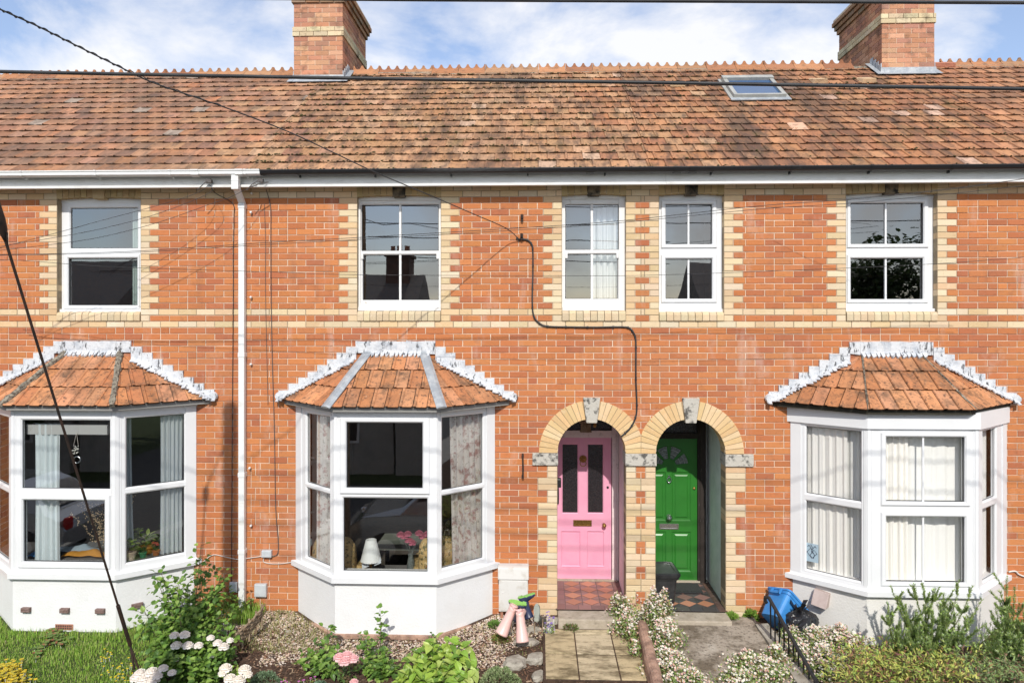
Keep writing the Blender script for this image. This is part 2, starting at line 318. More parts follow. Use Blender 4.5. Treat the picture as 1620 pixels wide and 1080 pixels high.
def facade_wall(hn, x0, x1, house):
    mb = MB()
    for k in range(-48, 26):
        band = k in (0, 2) or k >= 21
        def tooth(x): return x+((.1035 if k >= 1 else .1125) if k % 2 else 0) if k >= -22 else x+(.055 if (-23-k) % 4 in (0, 1) else 0)
        sg = [(tooth(x0) if hn != 'A' else x0, tooth(x1) if hn != 'D' else x1)]; qs = []
        for (a, b, kd) in sides(k):
            sg = cut(sg, a, b)
            if kd == 'w' and k < 21:
                wd = .225 if k % 2 == 0 else .1125
                qs += [(a-wd, a, .12), (b, b+wd, .12)]
            if kd[0] == 'j':
                ph = (-23-k) % 4 in (0, 1); l = kd == 'j0'
                wl = .12 if ph else .235
                if l: qs.append((a-wl, a, .24)); qs.append((b, b+.12 if ph else b+.18, .24))
                else:
                    qs.append((a-.12 if ph else a-.18, a, .24)); qs.append((b, b+(.12 if ph and k < -24 else .235), .24))
        # the jamb bricks
        for (a, b, dp) in qs:
            ss = cut(sg, a, b)
            inside = [(max(a, s[0]), min(b, s[1])) for s in sg if min(b, s[1])-max(a, s[0]) > .02]
            for (p, q) in inside: brick(mb, p, q, k, jit(pick(BUFF), .07, .05), dep=dp)
            sg = ss
        off = 1.224 % .225+(k % 2)*.1125
        for (a, b) in sg:
            if b-a < .02: continue
            if .9 < (a+b)/2 < 1.6 and 1 <= k < 21:                      # pier between the two narrow windows
                pass
            x = math.floor((a-off)/.225)*.225+off
            cuts = [a]
            while x < b:
                if a+.045 < x < b-.045: cuts.append(x)
                x += .225
            cuts.append(b)
            for i in range(len(cuts)-1):
                p, q = cuts[i], cuts[i+1]
                if band: col = jit(pick(BUFF), .08, .05)
                else: col = jit(pick(RED), .05, .03)
                if not band and q-p > .2 and random.random() < .07:
                    h = (p+q)/2; brick(mb, p, h, k, col); brick(mb, h, q, k, jit(pick(RED), .1, .05))
                else: brick(mb, p, q, k, col)
    return mb
def rects(x0, x1, z0, z1, holes):
    xs = sorted({x0, x1} | {v for h in holes for v in h[:2] if x0 < v < x1})
    zs = sorted({z0, z1} | {v for h in holes for v in h[2:4] if z0 < v < z1})
    for i in range(len(xs)-1):
        run = None
        for j in range(len(zs)-1):
            cx, cz = (xs[i]+xs[i+1])/2, (zs[j]+zs[j+1])/2
            inh = any(h[0] < cx < h[1] and h[2] < cz < h[3] for h in holes)
            if not inh:
                if run is None: run = zs[j]
            if inh and run is not None: yield xs[i], xs[i+1], run, zs[j]; run = None
        if run is not None: yield xs[i], xs[i+1], run, z1
def facade_holes(inner=False):
    hs = [(a-.004, b+.004, 3.43, 4.955) for a, b in OPEN.values()]
    for xc, ri in ARCH:
        hs.append((xc-ri-.004, xc+ri+.004, -1, ZS))
        n = 14; rr = ri+.06
        for i in range(n):
            a = -rr+2*rr*i/n; b = a+2*rr/n; m = min(abs(a), abs(b)) if a*b > 0 else 0
            m = max(abs(a), abs(b)); hh = math.sqrt(max(rr*rr-m*m, 0)); hs.append((xc+a, xc+b, ZS-.001, ZS+max(hh, .02)))
    for b in BAYS.values(): hs.append((b['c']-b['hw']+.04, b['c']+b['hw']-.04, .40, 2.40))
    return hs
# ---------------------------------------------------------------- window joinery
def ring(mb, pl, o, i, dO, dI, col=(1, 1, 1), m=0):
    """frame between outer rect o and inner rect i (s0,s1,z0,z1); front face at dO outside, sloping to dI at the inner edge"""
    O = [(o[0], o[2]), (o[1], o[2]), (o[1], o[3]), (o[0], o[3])]; I = [(i[0], i[2]), (i[1], i[2]), (i[1], i[3]), (i[0], i[3])]
    for k in range(4):
        l = (k+1) % 4; mb.poly([pl.pt(*O[k], dO), pl.pt(*O[l], dO), pl.pt(*I[l], dI), pl.pt(*I[k], dI)], col, m)
def grow(r, g, gz_=None):
    h = g if gz_ is None else gz_; return (r[0]-g, r[1]+g, r[2]-h, r[3]+h)
def holed(mb, pl, rect, holes, d0, d1, bead=.016):
    """flat white member with openings: beaded edges down to the glass"""
    hs = [grow(h, bead) for h in holes]
    for a, b, c, d in rects(rect[0], rect[1], rect[2], rect[3], hs):
        mb.poly([pl.pt(a, c, d1), pl.pt(b, c, d1), pl.pt(b, d, d1), pl.pt(a, d, d1)])
    for h, g in zip(holes, hs):
        ring(mb, pl, g, h, d1, d1-.012); ring(mb, pl, h, h, d1-.012, d0)
        # back side return
    ring(mb, pl, rect, rect, d1, d0)
    for a, b, c, d in rects(rect[0], rect[1], rect[2], rect[3], holes):
        mb.poly([pl.pt(b, c, d0), pl.pt(a, c, d0), pl.pt(a, d, d0), pl.pt(b, d, d0)])
def sash(mb, pl, o, i, d, th=.018):
    """raised casement ring sitting proud on the frame at depth d"""
    b = .008; ring(mb, pl, o, o, d, d+th-b); ring(mb, pl, o, grow(o, -b), d+th-b, d+th); g = grow(i, .014)
    ring(mb, pl, grow(o, -b), g, d+th, d+th); ring(mb, pl, g, i, d+th, d+th-.014); ring(mb, pl, i, i, d+th-.014, d-.03)
def add_panes(parent, pl, holes, d, mtl='glass', gasket=True):
    for h in holes:
        mb = MB(); mb.poly([pl.pt(h[0], h[2], d), pl.pt(h[1], h[2], d), pl.pt(h[1], h[3], d), pl.pt(h[0], h[3], d)])
        if gasket:
            e = .0075
            for q in ((h[0], h[0]+e, h[2], h[3]), (h[1]-e, h[1], h[2], h[3]), (h[0]+e, h[1]-e, h[2], h[2]+e), (h[0]+e, h[1]-e, h[3]-e, h[3])):
                mb.poly([pl.pt(q[0], q[2], d+.002), pl.pt(q[1], q[2], d+.002), pl.pt(q[1], q[3], d+.002), pl.pt(q[0], q[3], d+.002)], (1, 1, 1), 1)
        mb.build('pane', [M[mtl], M['gasket']], parent)
# ---------------------------------------------------------------- roofs
PH = R(35); EY, EZ = -.235, 5.205; SL = 3.97
cP, sP = math.cos(PH), math.sin(PH)
def RP(x, v, n=0.): return (x, EY+v*cP-n*sP, EZ+v*sP+n*cP)
TILES_A = [(.40, .205, .12), (.37, .185, .105), (.33, .165, .10), (.43, .225, .13), (.28, .15, .10), (.38, .205, .13), (.42, .20, .105), (.34, .19, .12)]
TILES_B = [(.44, .245, .135), (.46, .265, .15), (.42, .225, .12), (.39, .205, .11), (.48, .285, .17), (.42, .235, .13)]
TILES_C = [(.43, .205, .105), (.41, .19, .095), (.37, .175, .095), (.46, .23, .12), (.34, .155, .085)]
def tile(mb, f, a, b, v0, v1, col, lip=.019, rib=.013):
    """one clay tile between a and b along the row; f(s, v, n) places it"""
    w_ = b-a; k = rnd(-.003, .004); dv = rnd(-.006, .006); q = rnd(-.002, .002)
    pr = [(0, .002), (.005, rib), (.022, rib+.003), (.036, .006), (w_*.55, .002), (w_-.016, .007), (w_-.001, .0)]
    pr = [(s_, n_) for s_, n_ in pr if s_ <= w_]
    lo = [f(a+s_, v0+dv, n_+lip+k+q*s_/w_) for s_, n_ in pr]; hi = [f(a+s_, v1, n_+.001) for s_, n_ in pr]
    un = [f(a+s_, v0+dv+.002, n_+lip+k-.024) for s_, n_ in pr]
    for i in range(len(pr)-1):
        mb.poly([lo[i], lo[i+1], hi[i+1], hi[i]], col); mb.poly([un[i], un[i+1], lo[i+1], lo[i]], (col[0]*.22, col[1]*.22, col[2]*.20))  # darker front colour: grime plus a painted shadow gap below the row
    mb.poly([un[0], lo[0], hi[0]], col)
def main_roof(hn, x0, x1, house, tm, pal, hole=None, chim=None):
    mb = MB(); rows = 17; g = SL/rows; tw = .212
    for r in range(rows):
        v0 = r*g; off = (r % 2)*tw/2
        n = int((x1-x0)/tw)+2; wob = rnd(-.003, .003)
        for i in range(int(x0/tw)-3, int(x1/tw)+4):
            a = max(x0, i*tw-off); b = min(x1, (i+1)*tw-off)
            if b-a < .012: continue
            m = (a+b)/2; vm = v0+g/2
            if hole and hole[0] < m < hole[1] and hole[2] < vm < hole[3]: continue
            if chim and chim[0] < m < chim[1] and vm > chim[2]: continue
            pl_ = pal
            if hn == 'B' and m > -.4 and random.random() < (m+.4)/3.4: pl_ = TILES_C
            if hn == 'C' and m < 3.2 and random.random() < (3.2-m)/3.8: pl_ = TILES_B
            if hn == 'A' and m > -5 and random.random() < (m+5)/3.2: pl_ = TILES_B
            if hn == 'B' and m < -2 and random.random() < (-2-m)/2.9: pl_ = TILES_A
            c = jit(pick(pl_), .15 if hn == 'A' else .10, .05); u = random.random()
            if hn == 'A' and u < .02: c = jit((.38, .30, .24), .15)
            if hn == 'A' and .05 < u < .06: c = jit((.52, .22, .11), .1)
            if hn == 'C' and m > 3.2 and u < .03: c = jit((.58, .38, .28), .15)
            if hn == 'B' and u < .02: c = jit((.54, .36, .25), .1)
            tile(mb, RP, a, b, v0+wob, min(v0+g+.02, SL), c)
    roof = mb.build('roof', tm, house)
    # timber deck under the tiles and the hidden back slope
    d = MB(); d.poly([RP(x0, -.0, -.03), RP(x1, 0, -.03), RP(x1, SL, -.03), RP(x0, SL, -.03)])
    ry, rz = RP(0, SL)[1:]; d.poly([(x0, ry, rz-.02), (x1, ry, rz-.02), (x1, ry+3.3, 5.2), (x0, ry+3.3, 5.2)])
    d.build('roof_underlay', M['dark_wood'], roof)
    # ridge tiles with a scalloped crest
    rb = MB(); rl = .44; x = x0; n = int(round((x1-x0)/rl)); rl = (x1-x0)/n
    for i in range(n):
        a, b = x0+i*rl+.003, x0+(i+1)*rl-.003; col = jit(pick(TILES_C+TILES_B[:3]), .15); col = (col[0]*.88, col[1]*.86, col[2]*.86); dz = rnd(-.006, .006)
        if chim and a < chim[1] and b > chim[0]: continue
        y, z = ry, rz+dz
        sec = [(y-.13, z-.075), (y-.125, z-.055), (y-.02, z+.045), (y+.02, z+.045), (y+.125, z-.055), (y+.13, z-.075)]
        i0 = len(rb.v)
        rb.loft([[(xx, p[0], p[1]) for p in sec] for xx in (a, b)], col)
        rb.box(a, a+.02, y-.03, y+.03, z+.03, z+.062, col)
        pts = []; m = 3; st = 12
        for j in range(m*st+1):
            t = j/st % 1; e = min(1, abs(t-.5)/.37)            # 0 at the middle of a scallop, 1 at the peaks
            pts.append((a+(b-a)*j/(m*st), z+.046+.062*(1-math.sqrt(max(0, 1-e*e)))))
        for j in range(len(pts)-1):
            (xa, za), (xb, zb) = pts[j], pts[j+1]
            rb.hexa(((xa, y-.014, z+.03), (xb, y-.014, z+.03), (xb, y+.014, z+.03), (xa, y+.014, z+.03), (xa, y-.014, za), (xb, y-.014, zb), (xb, y+.014, zb), (xa, y+.014, za)), col)
    rb.build('ridge_tiles', M['ridge'], roof)
    # mortar bedding under the ridge
    b2 = MB(); n = int((x1-x0)/.12)
    for i in range(n):
        a = x0+i*(x1-x0)/n; b = a+(x1-x0)/n
        if chim and a < chim[1] and b > chim[0]: continue
        h = rnd(.0, .03); b2.poly([(a, ry-.145-h*.5, rz-.092-h*.5), (b, ry-.145-h*.5, rz-.092-h*.4), (b, ry-.10, rz-.03), (a, ry-.10, rz-.03)])
    b2.build('ridge_bedding', M['lichen'], roof)
    if hn in 'BC':
        ms = MB()
        for _ in range(1300 if hn == 'B' else 420):
            r = random.randrange(17); x = rnd(x0, x1) if hn == 'C' else x0+(x1-x0)*random.random()**1.35
            if hole and hole[0] < x < hole[1] and hole[2] < r*g < hole[3]: continue
            if chim and chim[0] < x < chim[1] and r*g > chim[2]: continue
            q = rnd(.006, .017)*(1 if random.random() < .9 else 1.7); c = Vector(RP(x, r*g+rnd(-.004, .05)*random.random(), .024))
            ms.loft([[c+Vector((math.cos(t)*q*k*rnd(.7, 1.3), math.sin(t)*q*k*.8, h*q*.7)) for t in (0, 1.05, 2.1, 3.14, 4.2, 5.24)] for k, h in ((1, -.3), (.95, .35), (.5, .8))])
        ms.build('moss_tufts', M['moss'], roof)['kind'] = 'stuff'
    return roof
def chimney(x0, x1, y0, y1, zt, roof):
    """brick stack with buff band and oversailing cap"""
    mb = MB(); z = 6.35; k = 0; zband = zt-.72
    def face_row(ax, u0, u1, fixed, sgn, zz, h, col, par, off=0.):
        u = u0+(-.1125 if par else 0.)
        while u < u1:
            a, b = max(u, u0), min(u+.225, u1); u += .225
            if b-a < .02: continue
            g = .004; p0, p1 = fixed+sgn*off, fixed-sgn*.03; c = jit(pick(col), .12, .06)
            if ax == 'x': mb.box(a+g, b-g, min(p0, p1), max(p0, p1), zz+g, zz+h-g, c)
            else: mb.box(min(p0, p1), max(p0, p1), a+g, b-g, zz+g, zz+h-g, c)
    while z < zt:
        off = 0.; col = [(.52, .27, .165), (.49, .24, .145), (.44, .21, .14), (.56, .32, .20), (.38, .20, .14)]
        if zband <= z < zband+.149: off = .018; col = [(.66, .56, .38), (.60, .50, .33), (.56, .46, .30)]
        if z > zt-.24: off = .03; col = [(.34, .20, .12), (.30, .22, .15), (.40, .24, .14)]
        if z > zt-.16: off = .06
        if z > zt-.08: off = .09
        o = off
        face_row('x', x0-o, x1+o, y0-o, -1, z, CH, col, k % 2); face_row('x', x0-o, x1+o, y1+o, 1, z, CH, col, k % 2)
        face_row('y', y0-o, y1+o, x0-o, -1, z, CH, col, (k+1) % 2); face_row('y', y0-o, y1+o, x1+o, 1, z, CH, col, (k+1) % 2)
        z += CH; k += 1
    st = mb.build('chimney', M['brick_old'], roof)
    c = MB(); q = .006
    c.box(x0+q, x1-q, y0+q, y1-q, 6.3, z, (.3, .26, .22)); c.box(x0-.07, x1+.07, y0-.07, y1+.07, z, z+.05, (.3, .28, .25))
    c.build('mortar_core', M['mortar'], st)
    for i in range(3):
        p = MB(); yy = y0+(y1-y0)*(i+.5)/3; p.lathe([(.12, 0), (.125, .03), (.10, .05), (.095, .38), (.12, .40), (.12, .45), (.085, .45), (.085, .30)], ((x0+x1)/2, yy, z+.05), 16)
        p.build('chimney_pot', M['terracotta'], st, smooth=False)
    # lead apron and stepped side flashing
    f = MB(); vF = (y0-EY)/cP
    f.prism([(x0-.02, y0-.004, 0), (x1+.02, y0-.004, 0), (x1+.02, y0-.004, .12), (x0-.02, y0-.004, .12)], (0, -.012, 0)); z0f = RP(0, vF)[2]
    f.v = [(v[0], v[1], v[2]+z0f) for v in f.v]
    f.poly([RP(x0-.05, vF-.07, .045), RP(x1+.05, vF-.07, .045), RP(x1+.05, vF+.02, .05), RP(x0-.05, vF+.02, .05)])
    for xx, sg in ((x0, -1), (x1, 1)):
        nst = 14
        for i in range(nst):
            ya = y0+(i)*.09; yb = ya+.10; zz = EZ+(yb-EY)/cP*sP
            if yb > RP(0, SL)[1]: break
            f.box(min(xx, xx+sg*.012), max(xx, xx+sg*.012), ya, yb, zz-.10, zz+.12)
        f.poly([RP(xx+sg*.09, vF-.07, .045), RP(xx, vF-.07, .05), RP(xx, SL, .05), RP(xx+sg*.09, SL, .045)][::(-1 if sg > 0 else 1)])
    f.build('lead_flashing', M['lead'], st)
    return st
M['brick_old'] = mat('old_chimney_brick', attr=True, rough=.9, spec=.1, bump=.6, bscale=60, extra=[((.07, .05, .04), 5., .52, .72, .75), ((.55, .46, .36), 20., .62, .78, .6), ((.05, .045, .035), 30., .6, .74, .7)])
def bay_roof(hn, b, house):
    c, ef, ew, ec = b['c'], b['ef'], b['ew'], b['ec']; ez = 2.475; d = .685; tz = 3.04; tp = .335; tc_ = ec
    Wl, Fl, Fr, Wr = Vector((ec-ew, 0, ez)), Vector((ec-ef, -d, ez-.012)), Vector((ec+ef, -d, ez-.012)), Vector((ec+ew, 0, ez))
    Tl, Tr = Vector((tc_-tp, 0, tz)), Vector((tc_+tp, 0, tz))
    mb = MB(); rows = 3
    def plane(E0, E1, A0, A1, e_lo):
        """tile one face: eave E0->E1, top A0->A1"""
        u = (E1-E0).normalized(); n = (A0-E0).cross(E1-E0); n = -n if n.z < 0 else n; n.normalize(); vv = n.cross(u); vv = -vv if vv.z < 0 else vv
        top = max((A0-E0).dot(vv), (A1-E0).dot(vv)); g = top/rows
        f = lambda s_, v, nn: tuple(E0+u*s_+vv*v+n*nn)
        def lim(v):                                              # left and right limit of the face at height v
            pts = [E0, E1, A1, A0] if (A1-A0).length > .01 else [E0, E1, A1]
            P2 = [((p-E0).dot(u), (p-E0).dot(vv)) for p in pts]; xs = []
            for i in range(len(P2)):
                (xa, ya), (xb, yb) = P2[i], P2[(i+1) % len(P2)]
                if abs(yb-ya) > 1e-6 and min(ya, yb)-1e-6 <= v <= max(ya, yb)+1e-6: xs.append(xa+(v-ya)/(yb-ya)*(xb-xa))
            return (min(xs), max(xs)) if xs else (0, 0)
        for r in range(rows):
            v0, v1 = r*g, min((r+1)*g+.015, top-.001); tw = .158; off = (r % 2)*.08+rnd(-.02, .02)
            l0, r0 = lim(v0+.001); l1, r1 = lim(v1); x = math.floor(min(l0, l1)/tw)*tw+off-tw
            while x < max(r0, r1):
                a, bb = x+.003, x+tw-.003; x += tw
                # clip each tile to the face at its foot and its head
                a0, b0 = max(a, l0), min(bb, r0); a1, b1 = max(a, l1), min(bb, r1)
                if b0-a0 < .005 and b1-a1 < .005: continue
                if b0 < a0: a0 = b0 = min(max((a0+b0)/2, l0), r0)
                if b1 < a1: a1 = b1 = min(max((a1+b1)/2, l1), r1)
                col = jit(pick([(.55, .25, .12), (.51, .22, .10), (.58, .275, .135), (.48, .20, .09), (.54, .26, .14)]), .09, .04)
                lip = .022+rnd(-.002, .004)
                prof = [0, .05, .20, .26, .9, 1.]; hh = [.002, .016, .016, .003, .001, .004] if b0-a0 > .06 else [.003]*6
                lo = [f(a0+(b0-a0)*t, v0+.001, lip+h) for t, h in zip(prof, hh)]; un = [f(a0+(b0-a0)*t, v0+.003, lip+h-.016) for t, h in zip(prof, hh)]
                hi = [f(a1+(b1-a1)*t, v1, .003+h) for t, h in zip(prof, hh)]
                for i in range(5): mb.poly([lo[i], lo[i+1], hi[i+1], hi[i]], col); mb.poly([un[i], un[i+1], lo[i+1], lo[i]], (col[0]*.3, col[1]*.27, col[2]*.25))  # front edges coloured dark as shadow lines under the bay tile rows
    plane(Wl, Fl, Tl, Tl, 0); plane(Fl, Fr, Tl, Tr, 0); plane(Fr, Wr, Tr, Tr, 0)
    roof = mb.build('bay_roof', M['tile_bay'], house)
    # soffit and the body below the tiles
    q = MB(); pl = [Wl+Vector((.05, 0, 0)), Fl+Vector((.022, .04, 0)), Fr+Vector((-.022, .04, 0)), Wr-Vector((.05, 0, 0))]; low = [p-Vector((0, 0, .045)) for p in pl]
    q.poly([tuple(p) for p in low][::-1])
    for i in range(3): q.poly([low[i], low[i+1], pl[i+1], pl[i]])
    q.poly([pl[1], pl[2], Tr, Tl]); q.poly([pl[0], pl[1], Tl]); q.poly([pl[2], pl[3], Tr])
    q.build('eaves_board', M['soffit' if hn != 'C' else 'soffit_shade'], roof)
    # hips
    for A, B_, nm in ((Fl, Tl, 'l'), (Fr, Tr, 'r')):
        e = (B_-A).normalized(); sd = Vector((1 if nm == 'l' else -1, -.2, 0)); sd = (sd-e*sd.dot(e)).normalized(); up = e.cross(sd); up = -up if up.z < 0 else up
        h = MB()
        if hn == 'B':
            ww = .058; A2 = A-e*.02
            for j, (w1, lift) in enumerate(((ww, .034), (ww*.55, .046), (0, .052))): pass
            sec = lambda p: [p-sd*ww+up*.022, p-sd*ww+up*.034, p-sd*.02+up*.05, p+sd*.02+up*.05, p+sd*ww+up*.034, p+sd*ww+up*.022]
            h.loft([sec(A2+(B_-A2)*t+up*rnd(-.002, .002)) for t in [i/9 for i in range(10)]]); h.build('hip_flashing', M['lead'], roof)
        elif hn == 'A':
            rg = []
            for i in range(22):
                t = i/21; w1 = .036+rnd(-.008, .008); h1 = .042+rnd(-.006, .012); p = A+(B_-A)*t-e*.012
                rg.append([p-sd*w1+up*.015, p-sd*w1*.8+up*h1, p+up*(h1+.014), p+sd*w1*.8+up*h1, p+sd*w1+up*.015])
            h.loft(rg); h.build('hip_flashing', M['lichen'], roof)
        else:
            rg = []
            for i in range(14):
                t = i/13; w1 = .010+rnd(-.004, .004); p = A+(B_-A)*t
                rg.append([p-sd*w1+up*.02, p+up*(.034+rnd(-.003, .002)), p+sd*w1+up*.02])
            h.loft(rg); h.build('hip_flashing', M['lichen'], roof)
    # white cement flashing stepped up the brick courses
    f = MB(); k_top = 3.195; nst = 8; sx = (ew-.48)/nst; hh = (k_top-(2.60))/nst
    tl = tc_-.485; tr = tc_+.475
    def piece(x0, x1, za, zb, zc, col=(1, 1, 1)):                # brick-side top edge, sloping foot
        t = .028+rnd(-.004, .006)
        f.prism([(x0, 0, zb), (x1, 0, zc), (x1, 0, za), (x0, 0, za)], (0, -t, 0))
    x = tl
    while x < tr-.01:
        b_ = min(x+rnd(.10, .14), tr); f.prism([(x, .001, 3.045+rnd(-.01, .02)), (b_, .001, 3.045+rnd(-.01, .02)), (b_+.004, .001, k_top+rnd(-.006, .004)), (x-.004, .001, k_top+rnd(-.006, .004))], (0, -.024-rnd(0, .012), 0)); x = b_
    # foot of the top piece, toothed, lying on the tiles
    x = tc_-.37
    while x < tc_+.37:
        b_ = x+rnd(.05, .08); y2 = -.055+rnd(-.012, .006); f.prism([(x, 0, 3.075), (b_, 0, 3.075), (b_-.01, y2, 3.012), (x+.02, y2-.016, 2.995)], (0, -.012, .02)); x = b_-.008
    for sg in (-1, 1):
        for i in range(nst):
            xo = tc_+sg*(.48+sx*i); xi = tc_+sg*(.48+sx*(i+1)+.006); ztop = k_top-CH*(i+1)+.005; zs0 = tz-(tz-ez)*(abs(xo-tc_)-tp)/(ew-tp); zs1 = tz-(tz-ez)*(abs(xi-tc_)-tp)/(ew-tp)
            pts = [(xo, .001, max(zs0-.02, ez)), (xi, .001, max(zs1-.01, ez-.01)), (xi, .001, ztop+rnd(-.006, .006)), (xo, .001, ztop)]
            if sg < 0: pts = pts[::-1]
            f.prism(pts, (0, -.022-rnd(0, .012), 0))
            for j in range(3):                                    # teeth over the tiles, down the slope
                t0, t1 = j/3, (j+1)/3; xa = xo+(xi-xo)*t0; xb = xo+(xi-xo)*t1+sg*.004; q0 = zs0+(zs1-zs0)*t0; q1 = zs0+(zs1-zs0)*t1; o = .105+rnd(-.015, .02)
                W_, F_, T_ = (Wr, Fr, Tr) if sg > 0 else (Wl, Fl, Tl); e_ = (T_-W_).normalized(); n_ = (F_-W_).cross(T_-W_).normalized(); n_ = -n_ if n_.z < 0 else n_
                u_ = (F_-W_)-e_*(F_-W_).dot(e_); u_.normalize(); u_ = (u_-e_*.35).normalized()
                a1 = Vector((xa, 0, q0))+n_*.034; b1 = Vector((xb, 0, q1))+n_*.034; pts = [a1, b1, b1+u_*(o-.035), a1+u_*o]
                if sg > 0: pts = pts[::-1]
                f.prism(pts, tuple(n_*.014))
        # end roll
        xe = tc_+sg*(ew-.005); f.lathe([(.0, -.03), (.045, -.028), (.055, 0), (.045, .028), (0, .03)], (xe+sg*.005, -.03, ez+.05), 12, ax=(0, 1, 0))
    f.build('wall_flashing', M['flash'], roof)
    return roof
# ---------------------------------------------------------------- bay windows
def bay(hn, b, house):
    c, hf, hw = b['c'], b['hf'], b['hw']; dp = .55
    Wl, Fl, Fr, Wr = (c-hw, 0), (c-hf, -dp), (c+hf, -dp), (c+hw, 0)
    pls = [PL(Wl, Fl), PL(Fl, Fr), PL(Fr, Wr)]
    ft = {'A': 2.40, 'B': 2.425, 'C': 2.25}[hn]; fb = {'A': .56, 'B': .56, 'C': .50}[hn]
    root = None
    if hn == 'B':
        front = [pls[1].rect(548.2, 667.7, 668.8, 771), pls[1].rect(543, 787, 676, 903)]
        sR = (pls[2].s_(699.9), pls[2].s_(764.6)); sL = (pls[0].s_(484.4), pls[0].s_(521))
        zl = (pls[2].z_(700, 899), pls[2].z_(700, 784)); zu = (pls[2].z_(700, 775.5), pls[2].z_(700, 660.5))
    elif hn == 'A':
        front = [pls[1].rect(34, 663.9, 173.3, 772.5), pls[1].rect(37.5, 790, 166, 887.5)]
        sR = (pls[2].s_(200), pls[2].s_(292)); sL = (pls[0].len-sR[1], pls[0].len-sR[0])
        zl = (pls[2].z_(200, 890.4), pls[2].z_(200, 781.8)); zu = (pls[2].z_(200, 771.2), pls[2].z_(200, 661.3))
    else:
        front = [pls[1].rect(1401.4, 690.4, 1525.7, 792.4), pls[1].rect(1401.4, 816, 1525.7, 919.3)]
        sL = (pls[0].s_(1275), pls[0].s_(1362)); sR = (max(.04, pls[2].s_(1555)), pls[2].s_(1576))
        zl = (pls[0].z_(1275, 899.7), pls[0].z_(1275, 791.5)); zu = (pls[0].z_(1275, 779.5), pls[0].z_(1275, 673.5))
    hs = [[(sL[0], sL[1], *zl), (sL[0], sL[1], *zu)], front, [(sR[0], sR[1], *zl), (sR[0], sR[1], *zu)]]
    mb = MB()
    for i, (pl, hh) in enumerate(zip(pls, hs)):
        holed(mb, pl, (0, pl.len, fb, ft), hh, -.055, 0.)
    # corner posts and small rebate lines
    for pt_, pa, pb in ((Fl, pls[0], pls[1]), (Fr, pls[1], pls[2])):
        for pl, a in ((pa, pa.len-.052), (pb, .052)):
            a_ = a; mb.pbox(pl, a_-.004, a_+.004, fb+.01, ft-.01, -.01, .004)
        mb.pbox(pa, pa.len-.035, pa.len-.002, fb, ft, -.02, .007); mb.pbox(pb, .002, .035, fb, ft, -.02, .007)
    for pl, a0 in ((pls[0], 0), (pls[2], pls[2].len-.12)):
        mb.pbox(pl, a0, a0+.12 if a0 == 0 else pl.len, fb, ft, -.02, .010)
    # front sashes
    fr = pls[1]
    for q in hs[1] if hn == 'C' else ([hs[1][0]] if hn == 'B' else [hs[1][1]]):
        o = grow(q, .062 if hn != 'C' else .055, .045)
        if hn == 'B': o = (q[0]-.072, q[1]+.08, q[2]-.065, q[3]+.055)
        if hn == 'A': o = (q[0]-.06, q[1]+.065, q[2]-.07, q[3]+.062)
        sash(mb, fr, o, q, 0., .02)
    if hn == 'C':
        for q in hs[1]:
            m_ = fr.s_(1461.5); mb.pbox(fr, m_-.010, m_+.010, q[2], q[3], -.028, -.012)
    root = mb.build('bay_window', M['upvc'], house)
    for pl, hh, k in zip(pls, hs, (0, 1, 2)): add_panes(root, pl, hh, -.03, 'glass' if hn != 'C' else 'glass_side')
    # head fascia board
    def wrap(name, z0, z1, out, mtl, back=-.05, nose=0.):
        q = MB(); cn = [Wl, Fl, Fr, Wr]; off = []
        for i, (pt_, na, nb) in enumerate(((Wl, pls[0].n, pls[0].n), (Fl, pls[0].n, pls[1].n), (Fr, pls[1].n, pls[2].n), (Wr, pls[2].n, pls[2].n))):
            v = Vector(pt_)
            if i in (0, 3):
                # keep the end against the wall plane
                n_ = na; o = Vector((v.x+out/n_.x, 0)); ii = Vector((v.x+back/n_.x, 0))
            else:
                bs = (na+nb).normalized(); kk = 1/bs.dot(na); o = v+bs*out*kk; ii = v+bs*back*kk
            off.append((o, ii))
        for i in range(3):
            (o0, i0), (o1, i1) = off[i], off[i+1]
            q.hexa(((o0.x, o0.y, z0), (o1.x, o1.y, z0), (i1.x, i1.y, z0), (i0.x, i0.y, z0), (o0.x, o0.y, z1), (o1.x, o1.y, z1), (i1.x, i1.y, z1+nose), (i0.x, i0.y, z1+nose)))
        return q.build(name, mtl, root if name != 'bay_wall' else house)
    if hn == 'C': wrap('head_board', ft, 2.435, .03, M['upvc'])
    else: wrap('head_board', ft, 2.435, .012, M['upvc'])
    sb, st_ = {'A': (.475, .535), 'B': (.475, .535), 'C': (.405, .46)}[hn]
    s_ = wrap('sill', sb, st_, .045, M['upvc'], nose=.02)
    wrap('sill_riser', st_, fb, .006, M['upvc'])
    wall = wrap('bay_wall', -.30, sb, -.015, M['render' if hn != 'C' else 'render_cream'], back=-.12)
    if hn == 'B': 
        q = wrap('brick_footing', -.30, -.115, .028, M['coping']); q.parent = wall
    # details on the low wall
    if hn == 'A':
        yw = -dp+.015
        for px, py in ((43, 963), (104, 964), (160, 965)):
            p = P(px, py, yw); q = MB(); q.box(p.x-.052, p.x+.052, yw-.04, yw+.01, p.z-.026, p.z+.026)
            for j in range(2): q.box(p.x-.045, p.x+.045, yw-.044, yw-.03, p.z-.018+j*.020, p.z-.006+j*.020)
            q.build('air_brick', M['air_brick'], wall, bevel=.004)
        pl = pls[2]; s0 = pl.s_(217); z0 = pl.z_(217, 957); q = MB(); q.pbox(pl, s0-.06, s0+.06, z0-.028, z0+.024, -.02, .016); q.pbox(pl, s0-.05, s0+.05, z0-.005, z0+.018, 0, .022); q.build('air_brick', M['air_brick'], wall)
        p = P(102, 991, yw); q = MB(); q.box(p.x-.105, p.x+.105, yw-.008, yw+.01, p.z-.032, p.z+.032)
